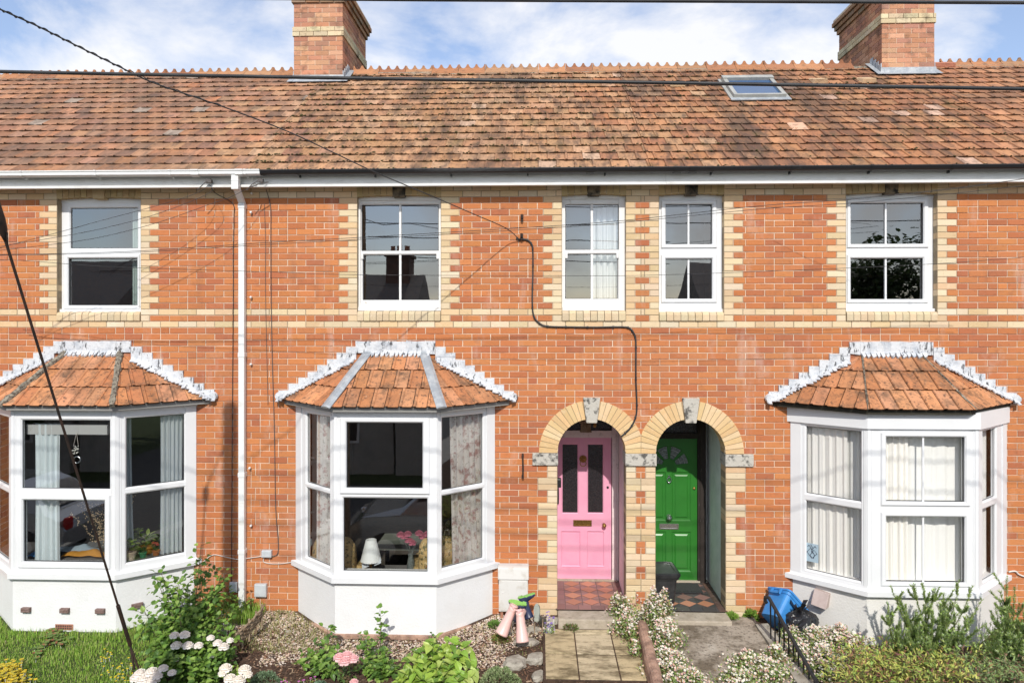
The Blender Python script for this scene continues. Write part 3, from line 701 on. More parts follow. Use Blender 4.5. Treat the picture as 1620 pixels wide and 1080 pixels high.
        for i in range(9):
            for j in range(2): q.box(p.x-.094+i*.0213, p.x-.082+i*.0213, yw-.0095, yw, p.z-.022+j*.025, p.z-.004+j*.025, (1, 1, 1), 1)
        q.build('air_grille', [M['terracotta'], M['gasket']], wall)
    if hn == 'C':
        pl = pls[0]; s0 = pl.s_(1300); z0 = pl.z_(1300, 945); q = MB(); a = .085
        c0 = Vector(pl.pt(s0, z0, 0)); u3 = Vector((pl.u.x, pl.u.y, 0)); n3 = Vector((pl.n.x, pl.n.y, 0)); up = Vector((0, 0, 1))
        u3, up = (u3*math.cos(.12)-up*math.sin(.12)), (up*math.cos(.12)+u3*math.sin(.12)); 
        def vp(a_, b_, d_): return tuple(c0+u3*a_+up*b_+n3*d_)
        q.hexa((vp(-a, -a, .09), vp(a, -a, .09), vp(a, -a, -.03), vp(-a, -a, -.03), vp(-a, a, .035), vp(a, a, .035), vp(a, a, -.03), vp(-a, a, -.03)))
        q.build('vent_cover', M['vent'], wall, bevel=.006)
    return root, pls, hs
M['vent'] = mat('pinkish_vent_plastic', (.52, .43, .40), .7, (.44, .35, .32), 14.)
# ---------------------------------------------------------------- upper windows
def upper_window(hn, wn, house, spec):
    a, b = OPEN[wn]; Y = .095; pl = PL((a-.02, Y), (b+.02, Y)); W_ = pl.len
    zt = 4.955; top = pl.z_(*spec['top']); bot = pl.z_(*spec['bot'])
    gl = [pl.rect(*r) for r in spec['glass']]
    mt = M[spec.get('mat', 'upvc')]
    mb = MB(); holed(mb, pl, (0, W_, bot, zt), gl, -.05, 0., bead=.012)
    if spec.get('mat') == 'paint':                              # sliding sash: lower sash set back, horns, box lines
        mid = (gl[0][2]+gl[1][3])/2
        o = (spec_s(pl, spec['box'][0]), spec_s(pl, spec['box'][1]))
        mb.pbox(pl, 0, o[0], bot, zt, -.02, .022); mb.pbox(pl, o[1], W_, bot, zt, -.02, .022)
        mb.pbox(pl, o[0]-.03, o[1]+.03, bot-.0, bot+.045, -.02, .05)
        for s0 in (o[0]+.002, o[1]-.03): mb.pbox(pl, s0, s0+.028, mid-.075, mid-.012, -.02, .012)
        mb.pbox(pl, 0, W_, top-.01, zt, -.02, .024)
    else:
        mid = (gl[0][2]+gl[-1][3])/2
        o = (spec_s(pl, spec['box'][0]), spec_s(pl, spec['box'][1]))
        sl_ = spec.get('sash', (0, 1))
        for i in sl_:
            q = grow(gl[i], .055, .045)
            q = (max(q[0], o[0]+.012), min(q[1], o[1]-.012), max(q[2], bot+.035), q[3])
            sash(mb, pl, q, gl[i], 0., .018)
        mb.pbox(pl, 0, W_, bot-.012, bot+.03, -.02, .045); mb.pbox(pl, 0, W_, top-.012, zt, -.02, .006)
    for q in gl:
        for bx in spec.get('bars', ()):
            s0 = pl.s_(bx); wd = .013 if spec.get('mat') == 'paint' else .0105
            mb.pbox(pl, s0-wd, s0+wd, q[2], q[3], -.036, -.014)
    win = mb.build('window', mt, house)
    add_panes(win, pl, gl, -.03, 'glass_up')
    # brick-on-edge sill
    s = MB(); n = int((b-a)/.078); ww = (b-a)/n; zs = P((852), spec['bot'][1], .0).z; zs = bot-.005
    for i in range(n):
        x0 = a+i*ww+.003; x1 = a+(i+1)*ww-.003; y = -.018+rnd(-.003, .003); col = jit((.60, .48, .31), .12, .05); z0 = Zc(1)+.004; dz = rnd(-.003, .003)
        sec = [(y+.006, z0), (y, z0+.01), (y, zs-.035+dz), (y+.012, zs-.012+dz), (y+.035, zs+dz), (.12, zs+.008+dz), (.12, z0)]
        s.prism([(x0, p[0], p[1]) for p in sec], (x1-x0, 0, 0), col)
    s.build('brick_sill', M['buff_brick'], win)
    # soldier head with keystone
    h = MB(); n = max(8, int((b-a)/.078)); n += 1-n % 2 if False else 0; xc = (a+b)/2; kw = .15; z0, z1 = 4.938, 5.15
    def soldiers(xa, xb, n):
        for i in range(n):
            p, q = xa+(xb-xa)*i/n, xa+(xb-xa)*(i+1)/n; m = ((p+q)/2-xc)/(b-a); tilt = m*.10; cam_ = .02*(1-(2*m)**2)
            col = jit((.46, .34, .18), .14, .05); y = rnd(-.004, 0)
            h.hexa(((p+.003, y, z0+cam_), (q-.003, y, z0+cam_), (q-.003, .14, z0+cam_), (p+.003, .14, z0+cam_), (p+.003+tilt*.3, y, z1), (q-.003+tilt*.3, y, z1), (q-.003+tilt*.3, .14, z1), (p+.003+tilt*.3, .14, z1)), col)
    m_ = max(3, int(round((b-a-kw)/2/.073))); soldiers(a-.004, xc-kw/2, m_); soldiers(xc+kw/2, b+.004, m_)
    h.box(a, b, .006, .12, z0+.03, z1, (.25, .2, .13))
    h.build('brick_head', M['buff_brick'], win)
    kk = MB(); dk = hn != 'A'
    kk.prism([(xc-.070, .1, 4.935), (xc+.070, .1, 4.935), (xc+.09, .1, z1), (xc-.09, .1, z1)], (0, -.112, 0), (.50, .38, .22))
    if dk: kk.prism([(xc-.085, .0, 4.934), (xc+.085, .0, 4.934), (xc+.075, .0, 4.952), (xc-.075, .0, 4.952)], (0, -.020, 0))
    kk.build('keystone', M['key_black'] if dk else M['buff_brick'], win, bevel=.006)
    return win
def spec_s(pl, px): return pl.s_(px)
WSPEC = {
 'W1': dict(top=(160, 319.7), bot=(160, 492.8), box=(100, 223), glass=[(110.8, 329, 217.4, 393), (108.6, 408.7, 217.8, 483)], sash=(1,)),
 'W2': dict(mat='paint', top=(630, 316), bot=(630, 491.5), box=(571, 694.5), glass=[(571.7, 324, 693.8, 397), (573.5, 403, 694, 474.6)], bars=(632.8,)),
 'W3': dict(mat='paint', top=(937, 314), bot=(937, 491), box=(894, 979), glass=[(894.5, 323.6, 978.8, 395.3), (894.2, 402, 977.5, 472.7)], bars=(936.4,)),
 'W4': dict(top=(1090, 313.8), bot=(1090, 492.7), box=(1043, 1140), glass=[(1053, 323.6, 1126.3, 386.7), (1053, 409.6, 1126.3, 472.7)], bars=(1089.6,)),
 'W5': dict(top=(1400, 312.3), bot=(1400, 492), box=(1338, 1475), glass=[(1345.7, 321.6, 1460.5, 386.2), (1345.5, 408.8, 1459.8, 473.3)], bars=(1402.2,)),
}
# ---------------------------------------------------------------- porches and doors
PD = .95                                                         # porch depth
def porch(idx, house, plaster):
    xc, ri = ARCH[idx]; x0, x1 = xc-ri, xc+ri
    other = ARCH[1-idx][0]; mid = 1.224
    arch = MB(); n = 27; yb = .24
    for i in range(n):
        t0 = math.pi*i/n+.006; t1 = math.pi*(i+1)/n-.006
        if i == n//2: continue
        ro = RO
        def pt(t, r): 
            x = xc+r*math.cos(t)
            lim = mid-.002 if idx == 0 else mid+.002
            if (idx == 0 and x > lim) or (idx == 1 and x < lim):
                k = (lim-xc)/math.cos(t); return (lim, 0, ZS+k*math.sin(t))
            return (x, 0, ZS+r*math.sin(t))
        a0, a1, b1, b0 = pt(t0, ri), pt(t1, ri), pt(t1, ro), pt(t0, ro)
        y = -.006+rnd(-.002, .002); col = jit(pick([(.68, .48, .25), (.72, .53, .31), (.66, .45, .23)]), .05, .03)
        pts = [(p[0], y, p[2]) for p in (a0, a1, b1, b0)]
        arch.prism(pts[::-1], (0, yb-y, 0), col)
    # joint filler behind the voussoirs
    m = 40
    for i in range(m):
        t0, t1 = math.pi*i/m, math.pi*(i+1)/m
        q = []
        for t, r in ((t0, ri+.004), (t1, ri+.004), (t1, RO-.008), (t0, RO-.008)):
            x = xc+r*math.cos(t); x = min(x, mid) if idx == 0 else max(x, mid); q.append((x, .0005, ZS+r*math.sin(t)))
        arch.poly(q[::-1], (.27, .21, .14)); 
        arch.poly([(xc+(ri+.004)*math.cos(t), yy, ZS+(ri+.004)*math.sin(t)) for t, yy in ((t0, 0), (t1, 0), (t1, yb), (t0, yb))], (.27, .21, .14))
    ao = arch.build('porch_arch', M['buff_brick'], house)
    k = MB(); t = .095; zt = ZS+RO+.035; zb = ZS+ri-.045
    k.prism([(xc-.063, .2, zb), (xc+.063, .2, zb), (xc+.103, .2, zt), (xc-.103, .2, zt)], (0, -.235, 0)); k.build('keystone', M['stone'], ao, bevel=.006)
    im = MB(); zi0, zi1 = ZS-2*CH+.004, ZS-.003
    if idx == 0: im.box(x0-.30, x0+.008, -.028, .24, zi0, zi1)
    else:
        im.box(x1-.008, x1+.325, -.028, .24, zi0, zi1)
    im.build('impost', M['stone'], ao, bevel=.006)
    if idx == 0:
        im = MB(); im.box(x1-.008, ARCH[1][0]-ARCH[1][1]+.008, -.028, .24, zi0, zi1); im.build('impost', M['stone'], ao, bevel=.006)
    # inside walls, ceiling
    pw = MB(); px0, px1 = x0-.06, x1+.03; g0 = -.02
    pw.poly([(x0-.004, .235, -.1), (x0-.004, PD+.08, -.1), (x0-.004, PD+.08, 2.6), (x0-.004, .235, 2.6)])
    pw.poly([(x1+.02, PD+.08, -.1), (x1+.02, .235, -.1), (x1+.02, .235, 2.6), (x1+.02, PD+.08, 2.6)])
    pw.poly([(x0-.2, PD+.08, -.1), (x1+.2, PD+.08, -.1), (x1+.2, PD+.08, 2.6), (x0-.2, PD+.08, 2.6)])
    pw.poly([(x0-.1, .24, 2.35), (x1+.1, .24, 2.35), (x1+.1, PD+.1, 2.35), (x0-.1, PD+.1, 2.35)])
    pw.poly([(x0-.2, .241, ZS-.3), (x0-.004, .241, ZS-.3), (x0-.004, .241, 2.6), (x0-.2, .241, 2.6)])
    pw.build('porch_wall', plaster, house)
    # tiled floor: dark border and terracotta diamonds
    fl = MB(); zf = -.004
    fl.poly([(x0-.02, -.03, zf-.003), (x1+.02, -.03, zf-.003), (x1+.02, PD+.03, zf-.003), (x0-.02, PD+.03, zf-.003)], (.10, .085, .075))
    bw = .10; ax0, ax1, ay0, ay1 = x0+bw, x1-bw*.8, .10, PD-.04
    def tl(a, b, c, d, col): g = .0025; fl.box(a+g, b-g, c+g, d-g, zf-.002, zf+.002+rnd(0, .001), jit(col, .2, .08))
    PUR, TER, BLK = (.24, .135, .115), (.46, .21, .125), (.075, .07, .07)
    yy = -.03
    while yy < PD: tl(x0-.01, ax0, yy, yy+.15, PUR if idx == 0 else (.12, .075, .06)); tl(ax1, x1+.018, yy, yy+.15, PUR if idx == 0 else (.12, .075, .06)); yy += .15
    xx = ax0
    while xx < ax1-.01: q = min(xx+.155, ax1); tl(xx, q, -.03, ay0, PUR if idx == 0 else BLK); xx += .155
    nx = 3; dx = (ax1-ax0)/nx; ny = 4; dy = (ay1-ay0)/ny
    for j in range(ny):
        for i in range(nx):
            cx, cy = ax0+dx*(i+.5), ay0+dy*(j+.5); g = .004
            col = jit(TER, .15, .06) if (idx == 0 and True) or j == 0 else jit(PUR, .2)
            fl.prism([(cx-dx/2+g, cy, zf), (cx, cy-dy/2+g, zf), (cx+dx/2-g, cy, zf), (cx, cy+dy/2-g, zf)], (0, 0, .0025), col)
            for (ux, uy) in ((-1, -1), (1, -1), (1, 1), (-1, 1)):
                a_ = (cx+ux*dx/2-ux*g, cy+uy*dy/2-uy*g, zf); fl.poly([a_, (cx+ux*g*1.5, cy+uy*dy/2-uy*g, zf), (cx+ux*dx/2-ux*g, cy+uy*g*1.5, zf)][::1 if ux*uy > 0 else -1], jit((.27, .155, .13) if idx == 0 else BLK, .2, .08))
    fl.build('porch_floor', M['quarry'], house)
    st = MB()
    st.box(x0-.0, x1+.0, -.30, -.032, -.3, -.012); st.build('doorstep', M['concrete'], house, bevel=.012)
    st = MB(); st.box(x0, x1, PD-.045, PD+.06, -.02, .014); st.build('threshold', M['concrete'], house, bevel=.006)
def pink_door(house):
    pl = PL((.2, PD), (1.3, PD)); r = lambda *a: pl.rect(*a)
    L0, R0 = pl.s_(858), pl.s_(967); zb, zt = pl.z_(920, 919.5), pl.z_(920, 692)
    holes = [r(890, 703, 913.7, 810.5), r(930.3, 703, 953.8, 810.5), r(889.5, 841, 916.5, 894), r(930.5, 841, 954, 894)]
    mb = MB(); holed(mb, pl, (L0, R0, zb, zt), holes, -.02, 0., bead=.014)
    for q in holes[2:]:
        g = grow(q, -.018); mb.pbox(pl, g[0], g[1], g[2], g[3], -.02, -.008); mb.poly([pl.pt(q[0], q[2], -.012), pl.pt(q[1], q[2], -.012), pl.pt(q[1], q[3], -.012), pl.pt(q[0], q[3], -.012)])
        g2 = grow(q, .018); 
        for e in ((g2[0], g2[1], g2[2], g2[2]+.006), (g2[0], g2[1], g2[3]-.006, g2[3]), (g2[0], g2[0]+.006, g2[2]+.006, g2[3]-.006), (g2[1]-.006, g2[1], g2[2]+.006, g2[3]-.006)): mb.pbox(pl, *e, -.002, .005)
    d = mb.build('door', M['pink'], house)
    for q in holes[:2]:
        p = MB(); p.poly([pl.pt(q[0], q[2], -.015), pl.pt(q[1], q[2], -.015), pl.pt(q[1], q[3], -.015), pl.pt(q[0], q[3], -.015)]); p.build('glass_panel', M['darkglass'], d)
    q = r(907, 822, 936, 831.5); m = MB(); holed(m, pl, q, [grow(q, -.022, -.018)], 0, .008, bead=.004); g = grow(q, -.02, -.016); m.pbox(pl, g[0], g[1], g[2], g[3], 0, .005); m.build('letterbox', M['brass'], d)
    m = MB(); c = P(955.4, 829.3, PD); m.lathe([(.022, 0), (.022, .006), (.010, .01), (.009, .03), (.024, .04), (.028, .055), (.022, .068), (0, .072)], c, 16, ax=(0, -1, 0)); m.build('doorknob', M['brass'], d, smooth=True)
    m = MB(); c = P(961.4, 770.5, PD); m.lathe([(.016, 0), (.016, .006), (.006, .007), (.006, .012), (0, .012)], c, 14, ax=(0, -1, 0)); m.build('keyhole', M['black_metal'], d)
    # lion-head knocker: mane, muzzle and ring
    m = MB(); c = P(922.3, 725.4, PD)
    m.lathe([(.040, 0), (.044, .006), (.034, .016), (.024, .026), (0, .030)], c, 18, ax=(0, -1, 0))
    for i in range(14):
        t = 2*math.pi*i/14; p = c+Vector((math.cos(t)*.042, -.008, math.sin(t)*.042)); m.lathe([(0, -.011), (.009, -.005), (.011, 0), (.009, .005), (0, .011)], p, 8)
    for sx in (-1, 1): m.lathe([(0, -.006), (.006, 0), (0, .006)], c+Vector((sx*.013, -.027, .008)), 8)
    m.lathe([(0, -.011), (.012, -.004), (.012, .004), (0, .010)], c+Vector((0, -.032, -.010)), 10)
    rg = [c+Vector((math.cos(t)*.040, -.022, -.058+math.sin(t)*.036)) for t in [math.pi*.62+2*math.pi*.88*i/20*1 for i in range(21)]]
    m.tube(rg, .0055, 8); m.build('door_knocker', M['brass'], d, smooth=True)
    # frame: head, jambs, fanlight
    f = MB(); jr = pl.s_(968); f.pbox(pl, jr, jr+.05, -.02, 2.35, -.05, .035); f.pbox(pl, jr+.05, jr+.085, -.02, 2.35, -.05, .012)
    f.pbox(pl, L0-.05, L0, -.02, 2.35, -.05, .03); zh0 = zt+.004; zh1 = pl.z_(920, 681.5); f.pbox(pl, L0, jr, zh0, zh1, -.05, .03); f.pbox(pl, L0, jr, zh0+.045, zh1+.012, .03, .045)
    fo = f.build('door_frame', M['frame_pale'], house)
    g = MB(); g.poly([pl.pt(L0, zh1, -.02), pl.pt(jr, zh1, -.02), pl.pt(jr, 2.35, -.02), pl.pt(L0, 2.35, -.02)]); g.build('fanlight', M['darkglass'], fo)
    return d
M['frame_pale'] = mat('pale_painted_frame', (.78, .68, .66), .55, (.40, .33, .29), 10., .55, .75, bump=.2, extra=[((.15, .10, .08), 14., .66, .76, .8)])
def green_door(house):
    pl = PL((1.3, PD), (2.4, PD)); r = lambda *a: pl.rect(*a)
    L0, R0 = pl.s_(1011), pl.s_(1102.8); zb, zt = pl.z_(1058, 923), pl.z_(1058, 693.5)
    cx = pl.s_(1058.3); wp = pl.s_(1091.3)-pl.s_(1064.6); a = pl.s_(1064.6)-cx
    def zz(y): return pl.z_(1058, y)
    pans = [(cx+a, cx+a+wp, zz(901.7), zz(842)), (cx-a-wp, cx-a, zz(901.7), zz(842)), (cx+a, cx+a+wp, zz(821.5), zz(748)), (cx-a-wp, cx-a, zz(821.5), zz(748))]
    mb = MB(); holed(mb, pl, (L0, R0, zb, zt), pans, -.02, 0., bead=.016)
    for q in pans:
        mb.poly([pl.pt(q[0], q[2], -.012), pl.pt(q[1], q[2], -.012), pl.pt(q[1], q[3], -.012), pl.pt(q[0], q[3], -.012)])
        g = grow(q, -.022); i_ = grow(q, -.040); ring(mb, pl, g, i_, -.012, -.002); mb.poly([pl.pt(i_[0], i_[2], -.002), pl.pt(i_[1], i_[2], -.002), pl.pt(i_[1], i_[3], -.002), pl.pt(i_[0], i_[3], -.002)])
    d = mb.build('door', M['green'], house)
    zc = zz(735.5); ra, rb_ = .085, .255; n = 4
    for k in range(n):                                           # sunburst: four leaded panes with a raised rim
        t0 = math.pi*k/n+.09; t1 = math.pi*(k+1)/n-.09; m = MB(); st = 10
        A = [(cx+rb_*math.cos(t0+(t1-t0)*i/st), zc+rb_*math.sin(t0+(t1-t0)*i/st)) for i in range(st+1)]
        B_ = [(cx+ra*math.cos(t1-(t1-t0)*i/st), zc+ra*math.sin(t1-(t1-t0)*i/st)) for i in range(st+1)]
        poly = A+B_; m.poly([pl.pt(s_, z_, .002) for s_, z_ in poly], (1, 1, 1), 0)
        for i in range(len(poly)):
            p, q = poly[i], poly[(i+1) % len(poly)]; m.tube([pl.pt(p[0], p[1], .005), pl.pt(q[0], q[1], .005)], .006, 6, (1, 1, 1), 1, cap=False)
        for rr in (.15, .205):
            m.tube([pl.pt(cx+rr*math.cos(t0+(t1-t0)*i/st), zc+rr*math.sin(t0+(t1-t0)*i/st), .003) for i in range(st+1)], .003, 5, (1, 1, 1), 2, cap=False)
        m.build('fan_pane', [M['frostglass'], M['green'], M['lead']], d)
    q = (cx-.125, cx+.125, zz(836.5), zz(827.7)); m = MB(); holed(m, pl, q, [grow(q, -.024, -.018)], 0, .009, bead=.004); g = grow(q, -.022, -.016); m.pbox(pl, g[0], g[1], g[2], g[3], 0, .005); m.build('letterbox', M['chrome'], d)
    m = MB(); c = P(1058, 816.7, PD); m.lathe([(.034, 0), (.034, .006), (.014, .012), (.012, .035), (.030, .045), (.036, .06), (.028, .076), (0, .082)], c, 18, ax=(0, -1, 0)); m.build('doorknob', M['chrome'], d, smooth=True)
    m = MB(); c = P(1058.3, 757, PD)
    m.lathe([(.0, .024), (.014, .022), (.017, .008), (.020, 0)][::-1], c+Vector((0, 0, .03)), 12, ax=(0, -1, 0))
    m.tube([c+Vector((math.cos(t)*.026, -.02, math.sin(t)*.034-.01)) for t in [math.pi*.5+2*math.pi*i/18 for i in range(19)]], [.004+.005*(1-math.sin(math.pi*.5+2*math.pi*i/18))/2 for i in range(19)], 8)
    m.lathe([(0, -.012), (.012, 0), (0, .012)], c+Vector((0, -.022, -.045)), 10); m.build('door_knocker', M['chrome'], d, smooth=True)
    m = MB(); c = P(1098, 772, PD); m.lathe([(.018, 0), (.017, .012), (.008, .014), (0, .014)], c, 14, ax=(0, -1, 0)); m.build('door_lock', M['brass'], d, smooth=True)
    f = MB(); f.pbox(pl, R0+.003, R0+.03, -.02, 2.3, -.05, .03); f.pbox(pl, R0+.03, R0+.105, -.02, 2.3, -.05, .05); f.pbox(pl, L0-.09, L0-.003, -.02, 2.3, -.05, .03); f.pbox(pl, L0-.003, R0+.003, zt+.004, zt+.075, -.05, .03)
    fo = f.build('door_frame', M['dark_wood'], house)
    g = MB(); g.poly([pl.pt(L0, zt+.07, -.02), pl.pt(R0, zt+.07, -.02), pl.pt(R0, 2.35, -.02), pl.pt(L0, 2.35, -.02)]); g.build('fanlight', M['darkglass'], fo)
    return d
# ---------------------------------------------------------------- rainwater goods
def gutter(x0, x1, house, white, joints=()):
    yc, zc, r = -.262, 5.208, .052; m = MB(); n = 9
    if white: sec = [(yc+.05, zc+.01), (yc+.05, zc-.05), (yc-.02, zc-.058), (yc-.048, zc-.04), (yc-.048, zc-.01), (yc-.058, zc), (yc-.058, zc+.012), (yc-.046, zc+.012), (yc-.04, zc-.01), (yc-.036, zc-.034), (yc-.016, zc-.046), (yc+.04, zc-.042), (yc+.042, zc+.01)]
    else:
        o = [(yc+r*math.cos(math.pi+math.pi*i/n), zc+r*math.sin(math.pi+math.pi*i/n)) for i in range(n+1)]; o = [(yc-r-.004, zc+.006), (yc-r-.004, zc-.004)]+o[1:]+[(yc+r, zc+.006)]
        sec = o+[(yc+(r-.004)*math.cos(-math.pi*i/n), zc+(r-.004)*math.sin(-math.pi*i/n)) for i in range(n+1)]
    m.loft([[(x, p[0], p[1]) for p in sec] for x in (x0, x1)])
    x = x0+.45
    while x < x1:
        w_ = .012
        m.loft([[(xx, p[0]*1.0+(p[0]-yc)*.12, zc+(p[1]-zc)*1.13) for p in (sec[:9] if white else sec[:n+3])] for xx in (x-w_, x+w_)], cap=False); 
        m.box(x-.008, x+.008, yc+.03, -.19, zc-.075, zc-.045)
        x += .9
    for x in joints:
        m.loft([[(xx, p[0]+(p[0]-yc)*.14, zc+(p[1]-zc)*1.16) for p in (sec[:9] if white else sec[:n+3])] for xx in (x-.045, x+.045)], cap=False)
    return m.build('gutter', M['gutter_white' if white else 'gutter_black'], house)
def fascia(x0, x1, house):
    m = MB(); m.box(x0, x1-.002, -.165, -.150, 5.04, 5.20); m.box(x0, x1-.002, -.212, -.150, 5.030, 5.058); m.box(x0, x1-.002, -.150, .0, 5.064, 5.076)
    return m.build('fascia_board', M['fascia'], house)
# ================================================================ the terrace
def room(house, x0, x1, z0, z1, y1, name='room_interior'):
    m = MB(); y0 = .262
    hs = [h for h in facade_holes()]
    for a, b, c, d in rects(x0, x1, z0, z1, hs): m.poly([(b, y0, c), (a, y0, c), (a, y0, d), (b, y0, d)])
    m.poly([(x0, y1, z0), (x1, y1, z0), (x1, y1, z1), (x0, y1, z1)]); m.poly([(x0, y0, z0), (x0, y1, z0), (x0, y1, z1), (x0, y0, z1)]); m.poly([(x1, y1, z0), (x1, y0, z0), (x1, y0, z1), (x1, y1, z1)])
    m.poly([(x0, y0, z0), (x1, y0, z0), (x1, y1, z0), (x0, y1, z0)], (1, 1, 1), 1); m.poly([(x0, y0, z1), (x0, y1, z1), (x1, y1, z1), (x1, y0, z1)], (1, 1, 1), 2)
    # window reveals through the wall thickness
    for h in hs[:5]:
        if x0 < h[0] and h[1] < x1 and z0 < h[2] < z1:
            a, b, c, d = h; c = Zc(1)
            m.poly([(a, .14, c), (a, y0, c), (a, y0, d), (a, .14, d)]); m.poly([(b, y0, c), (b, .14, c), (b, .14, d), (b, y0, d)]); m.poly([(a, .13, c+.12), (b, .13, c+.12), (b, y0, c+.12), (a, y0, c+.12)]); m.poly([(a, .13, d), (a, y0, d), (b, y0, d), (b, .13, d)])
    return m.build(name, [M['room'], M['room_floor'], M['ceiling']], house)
LAB = {'A': 'red brick terraced house at the left, with white gutter, bay and one wide upper window',
       'B': 'middle red brick terraced house with the pink front door and dark gutter',
       'C': 'red brick terraced house at the right, with the green front door and a rooflight',
       'D': 'tiled roof and wall of the next terraced house beyond the right chimney'}
houses = {}; PLS = {}
for hi, hn in enumerate(HOUSES):
    x0, x1 = XB[hi], XB[hi+1]
    h = thing('terraced_house', LAB[hn], 'house', (0, 0, 0), 'houses of the brick terrace'); houses[hn] = h
    wm = facade_wall(hn, x0, x1, h)
    wall = wm.build('brick_wall', [M['brick'], M['buff_mortar'], M['buff_brick']], h)
    mm = MB()
    for a, b, c, d in rects(x0, x1, Zc(-48), 5.2, facade_holes()): mm.poly([(a, .0065, c), (b, .0065, c), (b, .0065, d), (a, .0065, d)])
    mm.build('mortar_joints', M['mortar'], wall); mm = MB()
    mm.poly([(x0, 7.2, -.3), (x0, 7.2, 5.2), (x1, 7.2, 5.2), (x1, 7.2, -.3)])
    if hn == 'A': mm.poly([(x0, 0, -.3), (x0, 7.2, -.3), (x0, 7.2, 5.2), (x0, 0, 5.2)])
    if hn == 'D': mm.poly([(x1, 7.2, -.3), (x1, 0, -.3), (x1, 0, 5.2), (x1, 7.2, 5.2)])
    mm.build('rear_wall', M['mortar'], h)                        # jamb joint backing in window and door reveals follows
    for n, (a, b) in OPEN.items():
        if x0 < a < x1:
            for x, sg in ((a-.004, 1), (b+.004, -1)): jm = MB(); jm.poly([(x, .0, 3.36), (x, .125, 3.36), (x, .125, 5.0), (x, .0, 5.0)][::sg]); jm.build('jamb_joint', M['buff_mortar'], wall)
    for i, (xc, ri) in enumerate(ARCH):
        if x0 < xc < x1:
            for x, sg in ((xc-ri-.004, 1), (xc+ri+.004, -1)): jm = MB(); jm.poly([(x, .0, -.3), (x, .245, -.3), (x, .245, 1.86), (x, .0, 1.86)][::sg]); jm.build('jamb_joint', M['buff_mortar'], wall)
    hole = chim = None
    if hn == 'C': hole = None
    CHB = (-3.865, -3.085, 2.60, 4.12); CHC = (5.275, 6.07, 2.62, 4.2)
    if hn == 'A': chim = (CHB[0], CHB[1], (CHB[2]-EY)/cP)
    if hn == 'B': chim = (CHB[0], CHB[1], (CHB[2]-EY)/cP)
    if hn in 'CD': chim = (CHC[0], CHC[1], (CHC[2]-EY)/cP)
    tm, pal = {'A': (M['tile_clean'], TILES_A), 'B': (M['tile_mossy'], TILES_B), 'C': (M['tile_mossy'], TILES_C), 'D': (M['tile_clean'], TILES_C)}[hn]
    RX = {'A': (XB[0], -3.45), 'B': (-3.45, 1.30), 'C': (1.30, 5.9), 'D': (5.9, XB[4])}[hn]
    roof = main_roof(hn, RX[0], RX[1], h, tm, pal, hole, chim)
    if hn == 'B': chimney(*CHB, 8.62, roof)
    if hn == 'C': chimney(*CHC, 8.66, roof)
    GX = {'A': (XB[0], -3.275), 'B': (-3.275, 1.55), 'C': (1.55, 6.0), 'D': (6.0, XB[4])}[hn]
    gutter(*GX, h, hn == 'A', {'A': (-4.05, -3.52), 'B': (.6,), 'C': (1.6, 1.78), 'D': ()}[hn])
    fascia({'A': XB[0], 'B': -3.40, 'C': 1.49, 'D': 6.0}[hn], {'A': -3.40, 'B': 1.49, 'C': 6.0, 'D': XB[4]}[hn], h)
    if hn in BAYS:
        bay_roof(hn, BAYS[hn], h); PLS[hn] = bay(hn, BAYS[hn], h)
    for wn, own in (('W1', 'A'), ('W2', 'B'), ('W3', 'B'), ('W4', 'C'), ('W5', 'C')):
        if own == hn: upper_window(hn, wn, h, WSPEC[wn])
    if hn == 'A': room(h, -8, -3.65, -.02, 2.5, 4.2); room(h, -8, -3.65, 2.75, 5.02, 4.2, 'bedroom_interior')
    if hn == 'B': room(h, -3.35, .05, -.02, 2.5, 4.2); room(h, -3.35, -.3, 2.75, 5.02, 4.2, 'bedroom_interior'); room(h, -.2, 1.15, 2.75, 5.02, 3.2, 'bedroom_interior')
    if hn == 'C': room(h, 2.4, 5.9, -.02, 2.5, 4.2); room(h, 2.9, 5.9, 2.75, 5.02, 4.2, 'bedroom_interior'); room(h, 1.3, 2.7, 2.75, 5.02, 3.2, 'bedroom_interior')
A, B, Cc, D_ = (houses[k] for k in HOUSES)
porch(0, B, M['plaster_pink']); porch(1, Cc, M['plaster_green']); pink_door(B); green_door(Cc)
# inner window boards
for hn, depth in (('A', 1), ('B', .45), ('C', .45)):
    b = BAYS[hn]; rt, pls, hs = PLS[hn]; zb = hs[1][-1 if hn != 'B' else 1][2] if hn == 'A' else min(h_[2] for h_ in hs[1])
    m = MB(); c, hf, hw = b['c'], b['hf']-.04, b['hw']-.06; z = zb-.03
    if depth == 1: m.poly([(c-hw, .26, z), (c-hw, .02, z), (c-hf, -.5, z), (c+hf, -.5, z), (c+hw, .02, z), (c+hw, .26, z)])
    else:
        o = [(c-hw, .02), (c-hf, -.5), (c+hf, -.5), (c+hw, .02)]; i_ = [(c-hw+.16, .08), (c-hf+.05, -.36), (c+hf-.05, -.36), (c+hw-.16, .08)]
        for k in range(3): m.poly([(*o[k], z), (*o[k+1], z), (*i_[k+1], z), (*i_[k], z)])
    # inner face of the low wall
    for k, (p, q) in enumerate((((c-hw, .05), (c-hf, -.42)), ((c-hf, -.42), (c+hf, -.42)), ((c+hf, -.42), (c+hw, .05)))): m.poly([(q[0], q[1], -.02), (p[0], p[1], -.02), (p[0], p[1], z-.004), (q[0], q[1], z-.004)])
    m.build('window_board', M['paint' if hn != 'A' else 'room'], rt)
